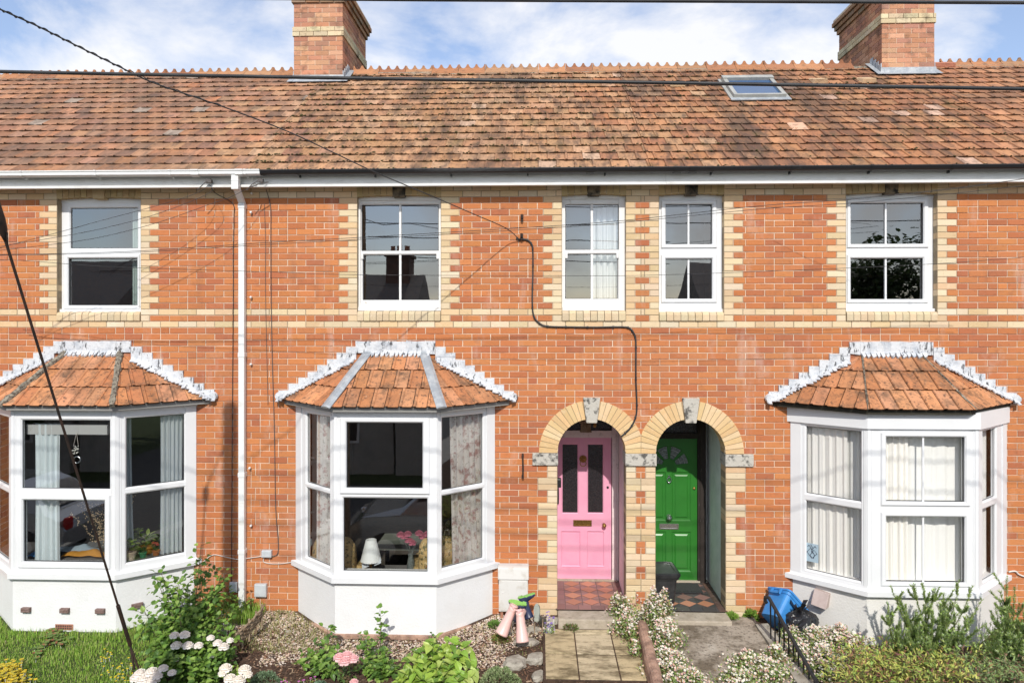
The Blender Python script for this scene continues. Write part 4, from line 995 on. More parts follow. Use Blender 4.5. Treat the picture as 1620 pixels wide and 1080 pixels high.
# rooflight in house C roof, set on the tiles
def roof_hit(px, py, n=0.):
    d = ray(px, py); o = Vector((0, -CD, H)); q = Vector(RP(0, 0, n)); nn = Vector((0, -sP, cP)); t = (q-o).dot(nn)/d.dot(nn); p = o+d*t
    return p.x, (p.y-EY)/cP
m = MB(); (xa, va), (xb, vb) = roof_hit(1163, 160), roof_hit(1243, 158); xt0, vt = roof_hit(1145, 131); xt1, _ = roof_hit(1222, 131)
xl, xr = xa-.02, xb+.0; v0, v1 = va+.03, vt
def rbox(m, a, b, c, d, n0, n1, col=(1, 1, 1), mi=0): m.hexa((RP(a, c, n0), RP(b, c, n0), RP(b, d, n0), RP(a, d, n0), RP(a, c, n1), RP(b, c, n1), RP(b, d, n1), RP(a, d, n1)), col, mi)
fw = .055
rbox(m, xl, xl+fw, v0, v1, 0, .085); rbox(m, xr-fw, xr, v0, v1, 0, .085); rbox(m, xl+fw, xr-fw, v0, v0+fw, 0, .082); rbox(m, xl-.01, xr+.01, v1-.10, v1+.02, 0, .105)
rbox(m, xl-.05, xl-.002, v0-.05, v1+.05, .0, .04); rbox(m, xr+.002, xr+.05, v0-.05, v1+.05, .0, .04)
rl = m.build('rooflight', mat('grey_aluminium', (.34, .34, .32), .5, (.44, .44, .41), 8., metal=.2), [c for c in Cc.children if c.name.startswith('roof') and 'under' not in c.name][0])
m = MB(); m.poly([RP(xl+fw, v0+fw, .06), RP(xr-fw, v0+fw, .06), RP(xr-fw, v1-.1, .06), RP(xl+fw, v1-.1, .06)]); m.build('pane', mat('skylight_glass', (.035, .09, .20), .05, spec=.5), rl)
m = MB(); rbox(m, xl-.05, xr+.05, v0-.10, v0-.002, .03, .042); m.build('lead_apron', M['lead'], rl)
# raised vent tiles on the roof
for px, py, col, rf in ((1071, 137, (.62, .46, .28), Cc), (1295, 132, (.60, .42, .26), Cc), (1371, 131, (.62, .45, .28), Cc), (1490, 106, (.55, .25, .17), D_), (1263, 204, (.62, .38, .26), Cc)):
    x, v = roof_hit(px, py); m = MB(); hgt = .07 if py < 200 else .012; wd = .17 if py < 120 else .11
    m.hexa((RP(x-wd, v-.09, .02), RP(x+wd, v-.09, .02), RP(x+wd, v+.16, .02), RP(x-wd, v+.16, .02), RP(x-wd+.02, v-.085, .02+hgt), RP(x+wd-.02, v-.085, .02+hgt), RP(x+wd-.02, v+.16, .03), RP(x-wd+.02, v+.16, .03)), col)
    m.build('vent_tile', M['ridge'], [c for c in rf.children if c.name.startswith('roof')][0], bevel=.006)
# drainpipe of the left house
dp_ = MB(); p0 = P(386, 940, 0); xd = p0.x; s_ = .036
dp_.box(xd-s_, xd+s_, -.085, -.015, -.10, 4.86)
for z in (4.80, 3.0, 1.55, .62): dp_.box(xd-s_-.005, xd+s_+.005, -.090, -.0, z, z+.055)
xt = P(373, 284, -.262).x
dp_.hexa(((xd-s_, -.085, 4.86), (xd+s_, -.085, 4.86), (xd+s_, -.015, 4.86), (xd-s_, -.015, 4.86), (xt-s_, -.29, 5.03), (xt+s_, -.29, 5.03), (xt+s_, -.22, 5.03), (xt-s_, -.22, 5.03)))
dp_.box(xt-s_-.006, xt+s_+.006, -.298, -.222, 4.99, 5.18); dp_.box(xt-s_-.009, xt+s_+.009, -.302, -.218, 5.09, 5.10)
dp_.build('drainpipe', M['gutter_white'], A, bevel=.007)
m = MB()
for px, py in ((398, 306), (397, 336), (397, 470), (397, 576), (395, 740), (397, 831)):
    p = P(px, py, -.03); m.lathe([(0, -.02), (.012, -.016), (.015, 0), (.012, .016), (0, .02)], p, 8, ax=(0, 1, 0))
m.build('pipe_clip', M['gutter_white'], A)
# ================================================================ ground
def sheet(name, pts, mt, z=lambda x, y: gz(x, y), kind='structure', nx=30, ny=14, dz=0., noise=0.):
    """a gridded sheet over a quad given in plan"""
    a, b, c, d = [Vector((p[0], p[1])) for p in pts]; m = MB()
    def q(i, j): 
        u, v = i/nx, j/ny; p = (a*(1-u)+b*u)*(1-v)+(d*(1-u)+c*u)*v; return (p.x, p.y, z(p.x, p.y)+dz+(noise*math.sin(p.x*7.3+p.y*3)*math.sin(p.y*11-p.x*2.7)))
    for i in range(nx):
        for j in range(ny): m.poly([q(i, j), q(i+1, j), q(i+1, j+1), q(i, j+1)])
    return tag(m.build(name, mt), kind=kind)
sheet('ground', [(-60, -3.2), (60, -3.2), (60, .3), (-60, .3)], M['soil'], nx=120, ny=12)
m = MB(); m.poly([(-400, 8, -1.0), (400, 8, -1.0), (400, 500, -1.0), (-400, 500, -1.0)]); m.poly([(-400, -500, -1.02), (400, -500, -1.02), (400, -12.1, -1.12), (-400, -12.1, -1.12)]); tag(m.build('distant_ground', M['lawn']), kind='structure')
m = MB(); m.box(-60, 60, -5.0, -3.2, -1.3, -.98); tag(m.build('pavement', M['pavement'], bevel=.01), kind='structure')
m = MB(); m.poly([(-60, -12.2, -1.10), (60, -12.2, -1.10), (60, -4.9, -1.10), (-60, -4.9, -1.10)]); tag(m.build('road', M['asphalt']), kind='structure')
lawn_edge = G(222, 1060).x
XLW = -4.05
sheet('lawn', [(-10, -3.1), (XLW-.1, -3.1), (XLW-.05, .0), (-10, .0)], M['lawn'], nx=30, dz=.006)
g0 = G(862, 991)
def gp(px, py, dz=0.): p = G(px, py, dz); return (p.x, p.y)
# slab path to the pink door: six riven slabs and a rear course
pa = MB(); ZP = -.115
def GZ(px, py, z):
    d = ray(px, py); t = (H-z)/(-d.z); return Vector((0, -CD, H))+d*t
cols = [(.50, .40, .24), (.52, .43, .28), (.46, .37, .22), (.54, .45, .30)]
X0 = GZ(862, 1040, ZP).x; xs = [X0, GZ(913, 1040, ZP).x, GZ(975, 1040, ZP).x, GZ(1040, 1040, ZP).x]; ys = [GZ(900, 1073, ZP).y, GZ(900, 1033, ZP).y, GZ(900, 1001, ZP).y, -.30]
for j in range(3):
    for i in range(3):
        g = .006; z = ZP+rnd(-.005, .004); pa.box(xs[i]+g, xs[i+1]-g, ys[j]+.011, ys[j+1]-.011, ZP-.06, z, jit(cols[(i+j*2) % 4], .08))
pa.box(X0, xs[3], ys[0]-.34, ys[0]-.02, ZP-.22, ZP-.10, (.42, .35, .25))
tag(pa.build('slab_path', M['slab'], bevel=.006), 'pale riven paving slab path leading up to the pink front door', 'path', kind='structure')
pb = MB(); pb.poly([(X0-.02, ys[0]-.02, ZP-.012), (xs[3], ys[0]-.02, ZP-.012), (xs[3], -.28, ZP-.012), (X0-.02, -.28, ZP-.012)]); pb.poly([(X0-.02, ys[0]-.02, ZP-.30), (xs[3], ys[0]-.02, ZP-.30), (xs[3], ys[0]-.02, ZP-.012), (X0-.02, ys[0]-.02, ZP-.012)])
tag(pb.build('path_bedding', M['soil']), kind='structure')
# concrete path to the green door
cp = MB(); nn = 16; ZC0 = -.055
def cz(y): return ZC0-.10*max(0, min(1, (-y-.28)/1.8))
for i in range(nn):
    ya, yb = -.05-2.6*i/nn, -.05-2.6*(i+1)/nn
    def xr_(y): return 2.55+min(.55, max(0, -y-.25)*.16)+.02*math.sin(y*9)
    cp.poly([(1.22, yb, cz(yb)), (xr_(yb), yb, cz(yb)), (xr_(ya), ya, cz(ya)), (1.22, ya, cz(ya))]); cp.poly([(xr_(yb), yb, cz(yb)), (xr_(yb)+.02, yb, cz(yb)-.2), (xr_(ya)+.02, ya, cz(ya)-.2), (xr_(ya), ya, cz(ya))])
tag(cp.build('concrete_path', M['oldpath']), 'weathered concrete path in front of the green door', 'path', kind='structure')
# low brick wall with rounded coping between the two paths
w0, w1 = GZ(1016, 985, .03), GZ(1042, 1085, .0)
cw = MB(); sec = []
n = 16
for i in range(n+1):
    t = i/n; c = w0+(w1-w0)*t*1.35; z = .04-.05*t; hw_ = .062+rnd(-.003, .003); j = rnd(-.003, .003)
    sec.append([(c.x-hw_, c.y, z-.35), (c.x-hw_+j, c.y, z-.02), (c.x-hw_*.75, c.y, z+.012), (c.x-.02, c.y, z+.028+j), (c.x+.025, c.y, z+.026), (c.x+hw_*.8, c.y, z+.008), (c.x+hw_+j, c.y, z-.025), (c.x+hw_, c.y, z-.35)])
cw.loft(sec); tag(cw.build('garden_wall', M['coping']), 'low red garden wall with rounded coping between the two front paths', 'wall')
# kerb and low wall under the railing
kw_ = MB(); k0, k1 = GZ(1205, 985, -.02), GZ(1300, 1110, -.05)
sec = []
for i in range(11):
    c = k0+(k1-k0)*i/10; j = rnd(-.006, .006); sec.append([(c.x-.07+j, c.y, -.35), (c.x-.07+j, c.y, -.03-.05*i/10), (c.x+.07, c.y, -.02+j-.05*i/10), (c.x+.07, c.y, -.35)])
kw_.loft(sec); tag(kw_.build('low_kerb_wall', M['rock']), 'low stained concrete kerb carrying the black railing', 'wall')
# ================================================================ loose stones, mulch, grass
def in_bay(x, y, hn='B', m=.05):
    b = BAYS[hn]; d = .55+m; 
    if y < -d or y > 0: return False
    return abs(x-b['c']) < b['hw']+m-(b['hw']-b['hf'])*(-y/.55)
gv = MB()
GC = [(.52, .41, .33), (.60, .50, .41), (.45, .33, .25), (.64, .57, .50), (.38, .29, .23), (.56, .38, .30), (.50, .43, .26)]
def pebble(mb, x, y, z, r, col):
    c = Vector((x, y, z)); k = [c+Vector((math.cos(t)*r*rnd(.7, 1.2), math.sin(t)*r*rnd(.7, 1.2), rnd(-.2, .2)*r)) for t in (0, 1.26, 2.5, 3.77, 5.0)]
    top = c+Vector((rnd(-.2, .2)*r, rnd(-.2, .2)*r, r*rnd(.5, .8)))
    for i in range(5): mb.poly([k[i], k[(i+1) % 5], top], col)
cnt = 0
while cnt < 9000:
    x, y = rnd(-3.7, .15), rnd(-1.15, .02)
    if in_bay(x, y): continue
    e = -1.0+.10*math.sin(x*3.1)+.06*math.sin(x*9)
    if x < -3.0: e = -.8+(-3.0-x)*.7
    if x > -.35: e = -.80+(x+.35)*.9
    if y < e+rnd(-.08, .08): continue
    cnt += 1; pebble(gv, x, y, gz(x, y)+.003, rnd(.006, .015), jit(pick(GC), .2))
tag(gv.build('gravel', M['gravel']), kind='stuff')
mu = MB(); 
for _ in range(7500):
    x, y = rnd(-4.3, .25), rnd(-2.3, -.35)
    if in_bay(x, y): continue
    l, w_ = rnd(.008, .03), rnd(.004, .009); t = rnd(0, 3.14); u = Vector((math.cos(t), math.sin(t), rnd(-.3, .3)))*l; v = Vector((-math.sin(t), math.cos(t), rnd(-.4, .4)))*w_; c = Vector((x, y, gz(x, y)+rnd(.002, .016)))
    mu.poly([c-u-v, c+u-v, c+u+v, c-u+v], jit(pick([(.16, .085, .05), (.24, .14, .085), (.09, .05, .035), (.34, .24, .16), (.12, .07, .045)]), .3))
tag(mu.build('bark_mulch', M['gravel']), kind='stuff')
gr = MB(); GG = [(.24, .42, .05), (.30, .48, .07), (.18, .33, .045), (.36, .50, .10), (.40, .46, .14)]
def blade(mb, x, y, z, h, col, w_=.004, lean=.45):
    t = rnd(0, 6.28); d = Vector((math.cos(t), math.sin(t), 0)); l = rnd(.1, lean)*h; s_ = Vector((-d.y, d.x, 0))*w_; p0 = Vector((x, y, z)); p1 = p0+Vector((0, 0, h*.6))+d*l*.35; p2 = p0+Vector((0, 0, h*rnd(.85, 1)))+d*l
    mb.poly([p0-s_, p0+s_, p1+s_*.7, p1-s_*.7], col); mb.poly([p1-s_*.7, p1+s_*.7, p2], col)
A_ = BAYS['A']
n = 0
while n < 46000:
    x, y = rnd(-8.0, XLW), rnd(-2.5, -.02)
    if in_bay(x, y, 'A', .03): continue
    n += 1; f = .5+.5*math.sin(x*5+2*math.sin(y*4))*math.sin(y*6+x); c = jit(pick(GG), .25)
    if random.random() < .05: c = (.45, .40, .22)
    blade(gr, x, y, gz(x, y), rnd(.02, .05)*(.7+.8*f) if y < -.75 else rnd(.03, .09), c)
for _ in range(1200):                                            # rough grass at the foot of the wall by the drainpipe
    x, y = rnd(-4.1, -3.3), rnd(-.35, -.02); blade(gr, x, y, gz(x, y), rnd(.06, .2), jit(pick(GG), .3))
for _ in range(2600):
    x, y = rnd(-3.4, -2.2) if random.random() < .7 else rnd(-3.4, .1), rnd(-.9, -.02); 
    if in_bay(x, y): continue
    blade(gr, x, y, gz(x, y), rnd(.02, .08), jit(pick([(.36, .34, .14), (.25, .30, .08), (.42, .36, .2)]), .3), .003, 1.2)
tag(gr.build('grass', M['grass']), kind='stuff')
# ================================================================ plants
LG = [(.11, .21, .035), (.15, .27, .04), (.08, .16, .035), (.20, .33, .06), (.27, .38, .09)]
LY = [(.33, .47, .07), (.40, .52, .11), (.25, .40, .06), (.46, .56, .15), (.17, .30, .05)]
def leaf(mb, p, d, up, l, w_, col, curl=.25):
    d = d.normalized(); s_ = d.cross(up); s_ = s_.normalized() if s_.length > 1e-4 else Vector((1, 0, 0)); u = s_.cross(d).normalized()
    tip = p+d*l-u*l*curl; m1 = p+d*l*.35; a = p+d*l*.30+s_*w_*.5+u*w_*.15; b = p+d*l*.30-s_*w_*.5+u*w_*.15; a2 = p+d*l*.68+s_*w_*.42-u*l*curl*.35+u*w_*.12; b2 = p+d*l*.68-s_*w_*.42-u*l*curl*.35+u*w_*.12; m2 = p+d*l*.66-u*l*curl*.4
    c2 = (col[0]*.93, col[1]*.95, col[2]*.93)
    mb.poly([p, a, a2, tip, m2, m1], col); mb.poly([p, m1, m2, tip, b2, b], c2)
def rdir(): 
    z = rnd(-.3, 1); t = rnd(0, 6.283); r = math.sqrt(max(0, 1-z*z)); return Vector((r*math.cos(t), r*math.sin(t), z))
def rose(mb, c, r, col):
    c = Vector(c)
    for ly, (n, rad, tilt) in enumerate(((7, 1., .15), (7, .85, .55), (6, .62, .95), (5, .35, 1.25))):
        for i in range(n):
            t = 2*math.pi*(i+.5*ly)/n+rnd(-.15, .15); o = Vector((math.cos(t), math.sin(t), 0)); s_ = Vector((-o.y, o.x, 0)); ct, st = math.cos(tilt), math.sin(tilt)
            b = c+o*r*.15*rad; q = c+(o*ct*rad+Vector((0, 0, st*.75)))*r; w_ = r*.55*rad; cc = jit(col, .06)
            mm = c+(o*ct*rad*1.05+Vector((0, 0, st*.5)))*r*.7
            mb.poly([b-s_*w_*.4, b+s_*w_*.4, mm+s_*w_, mm-s_*w_], cc); mb.poly([mm-s_*w_, mm+s_*w_, q+s_*w_*.7, q-s_*w_*.7], cc)
            q2 = c+o*r*(rad*ct)-Vector((0, 0, r*.35)); mb.poly([mm-s_*w_, mm+s_*w_, q2+s_*w_*.5, q2-s_*w_*.5], jit(col, .08))
def stem_path(b, e, bow, n=6):
    b, e = Vector(b), Vector(e); return [b+(e-b)*t+bow*math.sin(math.pi*t*.5)*t*(1-t)*2 for t in [i/n for i in range(n+1)]]
def shrub(name, label, cat, base, tips, leafn, ll, lw, cols, group=None, blooms=(), bcol=(.8, .74, .70), droop=.3, stemr=.006, spread=.07, lowfill=0, fillr=.3):
    """tips: end point of every main stem; leaves ride on the stems; blooms: flower centres with radius"""
    base = Vector(base); t = thing(name, label, cat, base, group); lf = MB(); st = MB()
    for tp in tips:
        tp = Vector(tp)-base; path = stem_path((rnd(-.03, .03), rnd(-.03, .03), -.01), tp, Vector((rnd(-.1, .1), rnd(-.1, .1), .1))*tp.length*.5)
        st.tube(path, [stemr*(1-.75*i/(len(path)-1)) for i in range(len(path))], 5)
        for _ in range(leafn):
            f = rnd(.12, 1.)**.8*(len(path)-1); i = min(int(f), len(path)-2); p = path[i]+(path[i+1]-path[i])*(f-i)
            o = Vector((rnd(-1, 1), rnd(-1, 1), rnd(-.6, .8)))*spread*rnd(.2, 1); 
            d = (o.normalized()*.8+Vector((rnd(-.4, .4), rnd(-.4, .4), rnd(-.25, .35)))); q = p+o
            if random.random() < .3: st.tube([p, q], .0018, 4, cap=False)
            leaf(lf, q, d, Vector((rnd(-.35, .35), rnd(-.6, .1), 1)), ll*rnd(.6, 1.15), lw*rnd(.7, 1.15), jit(pick(cols), .2, .06), droop*rnd(.3, 1.3))
    for _ in range(lowfill):
        q = Vector((rnd(-fillr, fillr), rnd(-fillr*.6, fillr*.6), rnd(.02, .8)*fillr)); leaf(lf, q, rdir(), Vector((0, -.3, 1)), ll*rnd(.6, 1.1), lw, jit(pick(cols), .2), droop)
    lf.build('foliage', M['leaf'], t); st.build('stems', M['stem'], t)
    if blooms:
        for bp in blooms:
            q_ = Vector((0, -CD, H))-Vector(bp[:3]); q_ = Vector(bp[:3])+q_.normalized()*.20; bp = (q_.x, q_.y, q_.z, bp[3]*1.22)+tuple(bp[4:])
            fl = MB(); rose(fl, Vector(bp[:3])-base, bp[3], bcol if len(bp) < 5 else bp[4]); fl.build('blossom', M['petal'], t)
    return t
def at(px, py, Y): return P(px, py, Y)
# rose bush in front of the left bay
b0 = G(298, 1075)
tips = [at(px, py, Y) for px, py, Y in ((318, 862, -.62), (322, 900, -.6), (255, 905, -.75), (248, 915, -.7), (280, 915, -.8), (352, 905, -.7), (345, 925, -.8), (225, 960, -.9), (232, 990, -1.), (300, 935, -.7), (330, 950, -.75), (270, 950, -.85), (365, 960, -.8), (240, 1020, -1.1), (290, 985, -1.1), (345, 985, -1.), (310, 1000, -1.15), (375, 1000, -1.), (265, 1000, -1.2), (330, 1030, -1.2), (295, 1040, -1.3), (360, 1040, -1.2), (345, 1066, -1.35), (305, 1070, -1.35), (280, 925, -.95), (310, 960, -1.05), (258, 975, -1.1), (335, 1000, -1.2))]
bl = [(px, py, Y, r) for px, py, Y, r in ((276, 1004, -1.22, .040), (292, 1003, -1.22, .044), (279, 1020, -1.25, .046), (297, 1020, -1.25, .044), (314, 1020, -1.22, .038), (333, 1008, -1.2, .033), (344, 1016, -1.2, .038), (354, 1022, -1.22, .044), (364, 1012, -1.2, .03), (277, 1042, -1.3, .03), (335, 1036, -1.25, .028), (222, 1064, -1.5, .048), (216, 1071, -1.52, .05), (240, 1062, -1.5, .052), (258, 1056, -1.48, .04), (226, 1073, -1.55, .052), (243, 1074, -1.55, .05), (236, 1080, -1.58, .045), (272, 1063, -1.5, .034), (249, 1068, -1.55, .04))]
shrub('rose_bush', 'tall leafy rose bush with clusters of white blossoms in front of the left bay', 'rose bush', b0, tips, 96, .070, .052, LG[:4]+[(.25, .37, .08)], blooms=[(*at(a, b_, c), r) for a, b_, c, r in bl], bcol=(.93, .88, .82), stemr=.009, spread=.125, lowfill=700, fillr=.40)
b1 = G(372, 1082)
shrub('rose_bush', 'small low rose with a cluster of white blossoms beside the woven hurdle', 'rose bush', b1, [at(358, 1058, -1.5), at(375, 1050, -1.5), at(390, 1062, -1.55), at(370, 1070, -1.6)], 22, .05, .035, LY[:3], blooms=[(*at(a, b_, c), r) for a, b_, c, r in ((357, 1056, -1.5, .05), (387, 1058, -1.5, .05), (364, 1072, -1.6, .048), (379, 1074, -1.62, .048), (352, 1064, -1.55, .035), (392, 1066, -1.55, .036))], bcol=(.93, .88, .80))
b2 = G(515, 1062)
shrub('leafy_perennial', 'dark green leafy plant with one tall shoot left of the pink rose', 'plant', b2, [at(518, 992, -.95), at(520, 1020, -1.), at(495, 1022, -1.1), at(490, 1040, -1.2), at(505, 1045, -1.25), at(535, 1030, -1.15), at(545, 1048, -1.2), at(480, 1030, -1.15), at(470, 1050, -1.3), at(525, 1060, -1.35), at(500, 1062, -1.4)], 26, .075, .05, LG, spread=.05)
b3 = G(449*0+545, 1082)
shrub('rose_bush', 'short rose with one pale pink double bloom in the middle of the bed', 'rose bush', b3, [at(544, 1050, -1.3), at(550, 1045, -1.3), at(535, 1062, -1.4), at(560, 1060, -1.4)], 12, .05, .035, [(.13, .10, .035), (.10, .18, .04)], blooms=[(*at(a, b_, c), r) for a, b_, c, r in ((537, 1039, -1.35, .05), (549, 1036, -1.33, .05), (559, 1041, -1.36, .045), (545, 1045, -1.4, .05), (560, 1078, -1.6, .035))], bcol=(.90, .60, .60))
b4 = G(600, 1070)
shrub('currant_bush', 'bush with one tall lobed leafy stem rising in front of the middle bay', 'plant', b4, [at(601, 962, -1.0), at(602, 985, -1.02), at(590, 1040, -1.2), at(575, 1030, -1.1), at(615, 1045, -1.25), at(605, 1060, -1.3), at(580, 1060, -1.3), at(625, 1060, -1.3), at(575, 1008, -1.), at(573, 1005, -1.0), at(590, 1055, -1.35), at(610, 1030, -1.2), at(570, 1050, -1.3), at(632, 1048, -1.3), at(600, 1045, -1.25)], 34, .055, .055, LG, spread=.055)
b5 = G(690, 1085)
shrub('hydrangea_bush', 'bright green broad leaved bush at the front of the bed below the middle bay', 'plant', b5, [at(px, py, Y) for px, py, Y in ((690, 1008, -1.1), (710, 1012, -1.15), (672, 1030, -1.2), (700, 1035, -1.25), (730, 1022, -1.2), (740, 1035, -1.25), (650, 1040, -1.3), (660, 1060, -1.4), (690, 1055, -1.4), (715, 1050, -1.4), (735, 1065, -1.45), (640, 1068, -1.5), (670, 1075, -1.55), (705, 1075, -1.55), (745, 1075, -1.5), (680, 1015, -1.2), (625, 1075, -1.5), (655, 1025, -1.25), (725, 1040, -1.3), (750, 1055, -1.4))], 22, .125, .075, LY, spread=.06, droop=.45)
shrub('weedy_shoot', 'thin leafy shoot at the right corner of the middle bay', 'plant', G(682, 1030), [at(683, 1001, -.95), at(690, 1010, -1.)], 7, .04, .03, LG, spread=.03)
# cushion plants
def cushion(name, label, px, py, r, h, cols, n, cat='plant', group=None, ll=.022):
    b = G(px, py); t = thing(name, label, cat, b, group); m = MB()
    for _ in range(n):
        a, e = rnd(0, 6.283), math.asin(random.random()); o = Vector((math.cos(a)*math.cos(e)*r, math.sin(a)*math.cos(e)*r*.85, math.sin(e)*h)); nn = Vector((o.x/r, o.y/r, o.z/h*1.2)).normalized()
        o *= 1+.10*math.sin(a*5+e*3)+rnd(-.06, .03)
        leaf(m, o*.93, nn+rdir()*.5, Vector((rnd(-1, 1), rnd(-1, 1), 1)), ll*rnd(.7, 1.3), ll*.45, jit(pick(cols), .22), .1)
    m.build('foliage', M['needle'], t); return t
SG = [(.26, .34, .15), (.33, .40, .19), (.19, .27, .11), (.40, .46, .25)]
cushion('sedum_cushion', 'large pale green sedum dome in front of the wellington boots', 791, 1088, .205, .19, SG, 2600, group='pale sedum cushions in the bed')
cushion('sedum_cushion', 'grey green sedum mound between the white rose and the mulch', 418, 1085, .16, .13, [(.20, .30, .17), (.27, .36, .22), (.15, .23, .12)], 1500, group='pale sedum cushions in the bed')
cushion('thrift_cushion', 'tiny round grey green cushion below the pink rose', 506, 1088, .085, .06, [(.14, .24, .15), (.2, .3, .2)], 500, ll=.018)
cushion('rock_plant', 'low bright green rock plant among the gravel beside the pink boots', 792, 1012, .10, .045, [(.20, .32, .06), (.30, .30, .10), (.35, .20, .10)], 500, ll=.03)
cushion('rock_plant', 'small clump of green weeds at the right foot of the middle bay', 783, 990, .07, .04, [(.14, .25, .05), (.18, .3, .07)], 260, ll=.035)
cushion('fern_clump', 'little fern growing at the foot of the buff jamb beside the green door', 1158, 982, .06, .07, [(.20, .34, .05), (.28, .42, .08)], 240, ll=.05, group='small ferns at the wall foot')
cushion('fern_clump', 'little fern against the brick beside the blue box', 1188, 978, .055, .08, [(.20, .34, .05), (.28, .42, .08)], 240, ll=.05, group='small ferns at the wall foot')
cushion('step_weed', 'tuft of green weed growing from the doorstep below the pink door', 903, 993, .085, .04, [(.20, .24, .08), (.26, .20, .10), (.16, .26, .06)], 260, ll=.035)
# yellow and purple flowers
def flecks(name, label, spots, cols, stems=True, cat='flowers', r=.011, group=None, base=None):
    b = Vector(base); t = thing(name, label, cat, b, group); f, g = MB(), MB()
    for (x, y, z) in spots:
        p = Vector((x, y, z))-b; gzp = gz(x, y)-b.z
        if stems: g.tube([(p.x+rnd(-.02, .02), p.y+rnd(-.02, .02), gzp), p], .0014, 4, cap=False)
        for k in range(5):
            t_ = 2*math.pi*k/5+rnd(-.2, .2); d = Vector((math.cos(t_), math.sin(t_)*.8-.2, .35)); leaf(f, p, d, Vector((0, -.4, 1)), r, r*.9, jit(pick(cols), .12), 0)
        for _ in range(3): leaf(g, Vector((p.x+rnd(-.03, .03), p.y+rnd(-.03, .03), gzp+(p.z-gzp)*rnd(.1, .8))), rdir(), Vector((0, 0, 1)), .03, .012, jit(pick(LG+LY), .2))
    f.build('blossom', M['petal'], t); g.build('foliage', M['leaf'], t); return t
def around(px, py, n, sx, sy, dz=(.05, .15)):
    out = []
    for _ in range(n): c = G(px+random.gauss(0, sx), py+random.gauss(0, sy)); out.append((c.x, c.y, c.z+rnd(*dz)))
    return out
flecks('yellow_shrub', 'golden yellow shrub at the bottom left corner of the lawn', around(14, 1086, 420, 13, 9, (.03, .16)), [(.72, .52, .03), (.62, .45, .03), (.50, .42, .05), (.40, .36, .05)], base=G(18, 1085), cat='shrub', r=.024)
flecks('buttercup_patch', 'scattered small yellow flowers in the grass beside the stay wire', around(185, 1070, 34, 14, 10, (.03, .07))+around(168, 1042, 8, 8, 6, (.03, .06)), [(.80, .62, .03)], base=G(185, 1075), r=.013)
flecks('yellow_wildflowers', 'yellow and orange flowers growing behind the rose bush by the hurdle', [tuple(at(352+random.gauss(0, 6), 978+random.gauss(0, 9), -.55)) for _ in range(20)], [(.80, .56, .03), (.75, .38, .04)], base=G(355, 1000), r=.015)
flecks('campanula', 'purple flowers beside the doorstep and the grey boot', [tuple(at(866+random.gauss(0, 5), 984+random.gauss(0, 9), -.42)) for _ in range(26)], [(.26, .14, .55), (.35, .22, .65)], base=G(868, 1002), r=.014)
flecks('thrift', 'few magenta flowers low in the front bed between mounds and roses', around(455, 1084, 12, 14, 3, (.02, .05))+around(497, 1078, 3, 3, 3, (.03, .07)), [(.55, .15, .42)], base=G(455, 1086), r=.016)
flecks('strawberry_weed', 'dark weeds with red leaves in the lawn under the left bay', around(85, 1012, 50, 12, 9, (.02, .06))+around(63, 1037, 10, 4, 4, (.02, .05)), [(.14, .24, .05), (.18, .22, .06), (.12, .18, .05), (.30, .10, .06)], base=G(85, 1010), cat='plant', r=.035)
# daisy clumps (Mexican fleabane)
def daisies(label, pts, nf, nl, h0=.05, h1=.22, base=None, gap=None, weed=0):
    """pts: polygon-free sampler returning plan x, y and a local mound height"""
    b = Vector(base); t = thing('daisy_clump', label, 'daisies', b, 'clumps of white and pink daisies'); lf, fl = MB(), MB()
    for _ in range(nl):
        x, y, g_, h = pts(); z = g_+h*rnd(.05, .95); p = Vector((x+rnd(-.02, .02), y+rnd(-.02, .02), z))-b
        leaf(lf, p, rdir()+Vector((0, 0, .5)), Vector((0, -.5, 1)), rnd(.025, .05), rnd(.007, .013), jit(pick([(.20, .30, .07), (.27, .38, .10), (.14, .22, .06), (.36, .42, .14), (.30, .20, .09)]), .25), .1)
    for _ in range(nf):
        x, y, g_, h = pts(); p = Vector((x, y, g_+h*rnd(.7, 1.12)))-b; lf.tube([(p.x+rnd(-.04, .04), p.y+rnd(-.02, .06), p.z-h*.6), p], .0011, 3, (.18, .2, .08), cap=False)
        nrm = Vector((rnd(-.6, .6), rnd(-1., .2), 1)).normalized(); u = nrm.orthogonal().normalized(); v = nrm.cross(u); r = rnd(.009, .0145); u_ = random.random()
        c = (.90, .88, .84) if u_ < .55 else ((.78, .60, .58) if u_ < .85 else (.62, .36, .38)); n = 9; ring_ = []
        for k in range(n*2): a = math.pi*k/n; q = r*(1 if k % 2 else .74); ring_.append(p+u*math.cos(a)*q+v*math.sin(a)*q-nrm*.002)
        fl.poly(ring_, jit(c, .08)); fl.poly([p+nrm*.0012+(u*math.cos(a)+v*math.sin(a))*r*.34 for a in (0, 1.26, 2.51, 3.77, 5.03)], (.72, .50, .06))
    lf.build('foliage', M['leaf'], t)['kind'] = 'stuff'; fl.build('blossom', M['petal'], t)['kind'] = 'stuff'
    return t
def blob(cs):
    """sampler over mounds: centre x, y, radius x, radius y, height, ground z"""
    ws = [c[2]*c[3] for c in cs]
    def f():
        c = random.choices(cs, ws)[0]; a = rnd(0, 6.283); r = min(abs(random.gauss(0, .62)), 1.5); x = c[0]+math.cos(a)*r*c[2]*1.1; y = c[1]+math.sin(a)*r*c[3]*1.1
        return x, y, c[5], (c[4]*math.exp(-r*r*.9)+.03)*(1+.25*math.sin(x*23+y*9)*math.sin(y*27))
    return f
def mnd(px, py, rx, ry, h, z=None):
    p = G(px, py) if z is None else GZ(px, py, z); return (p.x, p.y, rx, ry, h, p.z)
